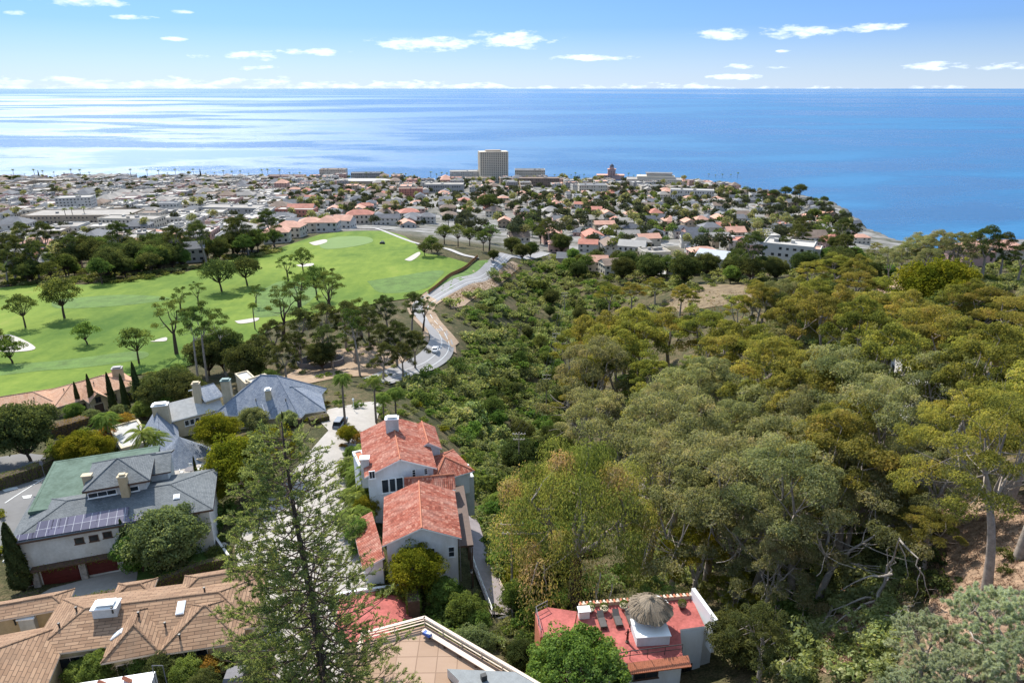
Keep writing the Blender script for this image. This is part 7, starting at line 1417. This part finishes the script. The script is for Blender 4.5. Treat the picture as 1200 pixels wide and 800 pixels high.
# hillside house glimpsed through the trees
landmark('hillside_house', 1172, 492, 22, 14, 4.5, 't_white', 'r_white', 'flat', 'long white flat roofed house glimpsed through the eucalyptus trees', 'house', -14)
cand = []
for zi, (ang, gx, gy) in enumerate([(.10, 27, 25)]):
    ca, sa = math.cos(ang), math.sin(ang)
    for i in range(-70, 70):
        for j in range(8, 75):
            u, v = i*gx+(4 if i % 4 == 0 else 0), j*gy; x, y = u*ca-v*sa, u*sa+v*ca
            x += tr.uniform(-3, 3); y += tr.uniform(-3, 3)
            if y < 300 or abs(x) > y*.85+40: continue
            cand.append((x, y))
zz_ = ZF(np.array(cand)); sd_ = _coast_sd(np.array(cand)); BL = []
for (x, y), z, sd in zip(cand, zz_, sd_):
    px, py, t = proj((x, y, z))
    if sd > -22 or not inpoly(px, py, TOWN): continue
    BL.append((x, y, z, px, py, t))
BL.sort(key=lambda b: b[5]); TREES = []; n_ind = 0; far = MB(); HG = 'houses and shops of the seaside town'
for (x, y, z, px, py, t) in BL:
    com = px < 330 and py < 292
    dn = .84 if com else .74
    if tr.random() > dn: TREES.append((x, y, z, px)); continue
    if com: w, d, h = tr.uniform(15, 25), tr.uniform(12, 21), tr.choice([4, 5, 6, 7, 8]); kd = 'flat' if tr.random() < .85 else 'hip'; rf = tr.choice(['r_white', 'r_pale', 'r_white', 'r_pale', 'r_grey', 'r_brown', 'r_white']); wl = tr.choice(['t_white', 't_cream', 't_grey', 't_tan', 't_white', 't_pink'])
    elif py < 226: w, d, h = tr.uniform(13, 24), tr.uniform(12, 20), tr.choice([5, 6, 8, 10, 12]); kd = tr.choice(['flat', 'flat', 'flat', 'hip']); rf = tr.choice(['r_white', 'r_pale', 'r_grey', 'r_brown', 'r_salmon']); wl = tr.choice(['t_white', 't_cream', 't_grey', 't_tan', 't_pink'])
    else: w, d, h = tr.uniform(10, 18), tr.uniform(9, 15), tr.choice([3.5, 4, 5.5, 6.5, 7]); kd = tr.choice(['gable', 'gable', 'hip', 'hip', 'flat']); rf = tr.choice(['r_grey', 'r_pale', 'r_red', 'r_salmon', 'r_salmon', 'r_brown', 'r_dark', 'r_white', 'r_brown', 'r_pale']); wl = tr.choice(['t_white', 't_cream', 't_white', 't_pink', 't_tan', 't_cream'])
    if kd != 'flat' and rf == 'r_white': rf = 'r_grey'
    if not lot_free(x, y, 8): continue
    rz = .10+tr.choice([0, 0, math.pi/2, tr.uniform(-.3, .3)]); rest = n_ind >= 300 - 0 or not (-10 < px < 1210)
    mb = far if rest else MB(); tb(mb, x, y, z, w, d, h, rz, wl, rf, kd, tr, True)
    if tr.random() < .4: tb(mb, x+tr.uniform(-6, 6), y+tr.uniform(-7, 7), z, w*.5, d*.6, h*tr.uniform(.5, .8), rz, wl, rf, kd, tr, not rest)
    if not rest:
        n_ind += 1; me = mb.mesh('town_building', org=(x, y, z)); o = newobj('town_building' if com else 'town_house', me); o.location = (x, y, z); tag(o, None, 'building' if com else 'house', HG)
        auto(o, {'t_white': 'white', 't_cream': 'cream', 't_grey': 'grey', 't_tan': 'tan', 't_pink': 'pink'}[wl]+' walled '+RC_[rf], {'flat': 'flat building', 'gable': 'gabled house', 'hip': 'hip roofed house'}[kd].replace('hip roofed ', ''), px, py)
    for _q in range(1 if com else 2):
      if tr.random() < (.8 if com else .95): TREES.append((x+tr.uniform(-13, 13), y+tr.uniform(-13, 13), z, px))
    if not com and tr.random() < .5: TREES.append((x+tr.uniform(-13, 13), y+tr.uniform(-13, 13), z, px))
o = far.obj('distant_buildings'); tag(o, 'dense far rows of small town buildings towards the shore', 'buildings', None, 'stuff')
# belt of trees between golf course and town, then the street and garden trees
it = []; n_t = 0
BELT = [([(0,300),(90,298),(220,300),(215,318),(160,326),(60,334),(-10,336)], 74), ([(220,298),(330,284),(330,292),(240,312)], 18), ([(640,300),(700,310),(800,322),(900,310),(985,292),(1010,300),(1000,330),(880,334),(780,334),(700,330),(655,330)], 46), ([(575,262),(640,270),(660,298),(610,296)], 10), ([(495,258),(560,258),(575,285),(500,268)], 10), ([(880,232),(930,230),(1000,262),(985,282),(940,270)], 44), ([(900,245),(960,238),(1030,275),(990,300),(930,290)], 30)]
for P, n in BELT:
    for x, y in scatter(P, n, n): p = G(x, y); o = plant(tr.choice(['oak_a', 'dense', 'oak_b', 'dense', 'lush', 'euc_dark'] if y > 285 else ['far_0', 'far_2', 'far_5', 'far_1']), p, None, 'tree', 'trees between golf course, town and hills', None, tr.uniform(.9, 1.4), tr); auto(o, 'leafy green', 'tree', x, y)
for (x, y, z, px) in TREES:
    if not lot_free(x, y, 2): continue
    z = Z(x, y); k = tr.choice(FARK if tr.random() > .2 else ['far_0', 'far_1']); s = tr.uniform(.55, 1.2)*(1.1 if px > 540 else .9)
    if z < 3: continue
    if n_t < 210 and -10 < px < 1210:
        n_t += 1; pr_ = PROTO[k]; o = newobj('town_tree', pr_.crown); o.location = (x, y, z); o.rotation_euler = (0, 0, tr.uniform(0, 6)); o.scale = (s, s, s); tag(o, None, 'tree', 'street and garden trees of the town'); auto(o, {'leaf_far': 'dark', 'leaf_dark': 'dark', 'leaf_oak': 'green', 'leaf_bright': 'bright', 'leaf_eucalyptus_dull': 'tall grey green'}[pr_.leaf], 'town tree')
    else: it.append((k, (x, y, z), tr.uniform(0, 6), (s, s, s)))
mass('distant_trees', it, 'many small trees scattered among the far town roofs', cat='trees', frac=.45)
# palms along the shore and in town
for i, (x, y, s) in enumerate([(x+tr.uniform(-3, 3), 209.5+tr.uniform(-.5, 1), tr.uniform(.6, 1.25)) for x in list(range(20, 340, 11))]+[(x, 212+tr.uniform(-1, 1), tr.uniform(.7, 1.1)) for x in (345, 352, 430, 448, 462, 476, 486, 505, 512, 518, 524, 650, 656, 662, 669, 674, 679, 684, 722, 728, 736, 742, 750, 830, 838, 846, 856, 864)]+[(x, y, .9) for x, y in ((79, 262), (87, 261), (101, 260), (150, 250), (157, 250), (195, 236), (415, 238), (560, 250), (680, 262), (640, 232))]):
    p = G(x, y); o = plant('far_palm', p, None, 'palm', 'palms along the shore and streets', None, s, tr, 'palm_tree'); auto(o, 'slim dark', 'palm', x, y)
for x, y, k, s, l in ((47, 212, 'cypress', 2.2, 'tall pointed conifer by the tan hall on the shore'), (236, 211, 'cypress', 2.3, 'tall pointed conifer among the seafront palms'), (905, 233, 'oak_b', 1.5, 'flat crowned pine, leftmost on the headland top'), (920, 232, 'oak_b', 1.9, 'broad dark pine in the middle of the headland top'), (937, 231, 'oak_b', 2.2, 'largest dark pine on the headland top'), (965, 240, 'oak_b', 1.3, 'windswept pine on the headland shoulder'), (972, 244, 'oak_b', 1.0, 'small pine beyond the headland shoulder'), (955, 240, 'oak_a', 1.0, 'small pale tree on the headland shoulder'), (572, 252, 'oak_b', 2.6, 'very large dark spreading tree in the middle of town'), (641, 218, 'oak_b', 1.2, 'dark tree behind the brick block'), (20, 214, 'dense', 1.3, 'dark tree clump beside the tan hall'), (10, 214, 'dense', 1.3, 'dark clump at the shore by the frame edge')):
    tree_at(k, 0, 0, l, s=s, base=(x, y))
# the parking lot
PK = 'cars on the town parking lot'
def smallcar(px, py, paint, rz):
    b = MB(); b.box((0, 0, .55), (4.4, 1.8, .7), paint, 0, .96); b.hexa([(-1.2, -.8, .9), (1.5, -.8, .9), (1.5, .8, .9), (-1.2, .8, .9)], [(-.6, -.65, 1.45), (1.0, -.65, 1.45), (1.0, .65, 1.45), (-.6, .65, 1.45)], 'car_glass'); b.box((.2, 0, 1.47), (1.6, 1.3, .06), paint); [b.tube([(x, y-.05, .32), (x, y+.05, .32)], .32, 'tyre_rubber', 8) for x in (-1.4, 1.4) for y in (-.85, .85)]
    return b.mesh('parked_car')
CM = [smallcar(0, 0, m, 0) for m in ('car_white', 'car_grey', 'car_dark', 'car_white', 'plaster_white')]; CN = ['white', 'grey', 'dark', 'white', 'white']
for row, y0 in enumerate((262.5, 265, 268, 271, 274.5, 278)):
    for i in range(15):
        x = 2+i*4.0+tr.uniform(-.3, .3)
        if tr.random() < .15 or x > 56: continue
        p = G(x, y0+tr.uniform(-.2, .2)); k = tr.randrange(5); o = newobj('parked_car', CM[k]); o.location = (p[0], p[1], p[2]+.33); o.rotation_euler = (0, 0, 1.57+tr.uniform(-.06, .06)); o.scale = (1.15, 1.15, 1.15); tag(o, None, 'car', PK); auto(o, CN[k]+' parked', 'car in '+['rearmost', 'second', 'third', 'fourth', 'fifth', 'front'][row]+' row', x, y0)
for (x, y) in ((578, 314), (700, 286), (712, 281), (918, 262), (935, 275), (950, 282), (780, 316)):
    p = G(x, y); o = newobj('parked_car', CM[0 if x != 712 else 2]); o.location = (p[0], p[1], p[2]+.4); o.rotation_euler = (0, 0, 1.2); tag(o, None, 'car', 'cars along the town streets'); auto(o, 'street side', 'car', x, y)
flush_labels()
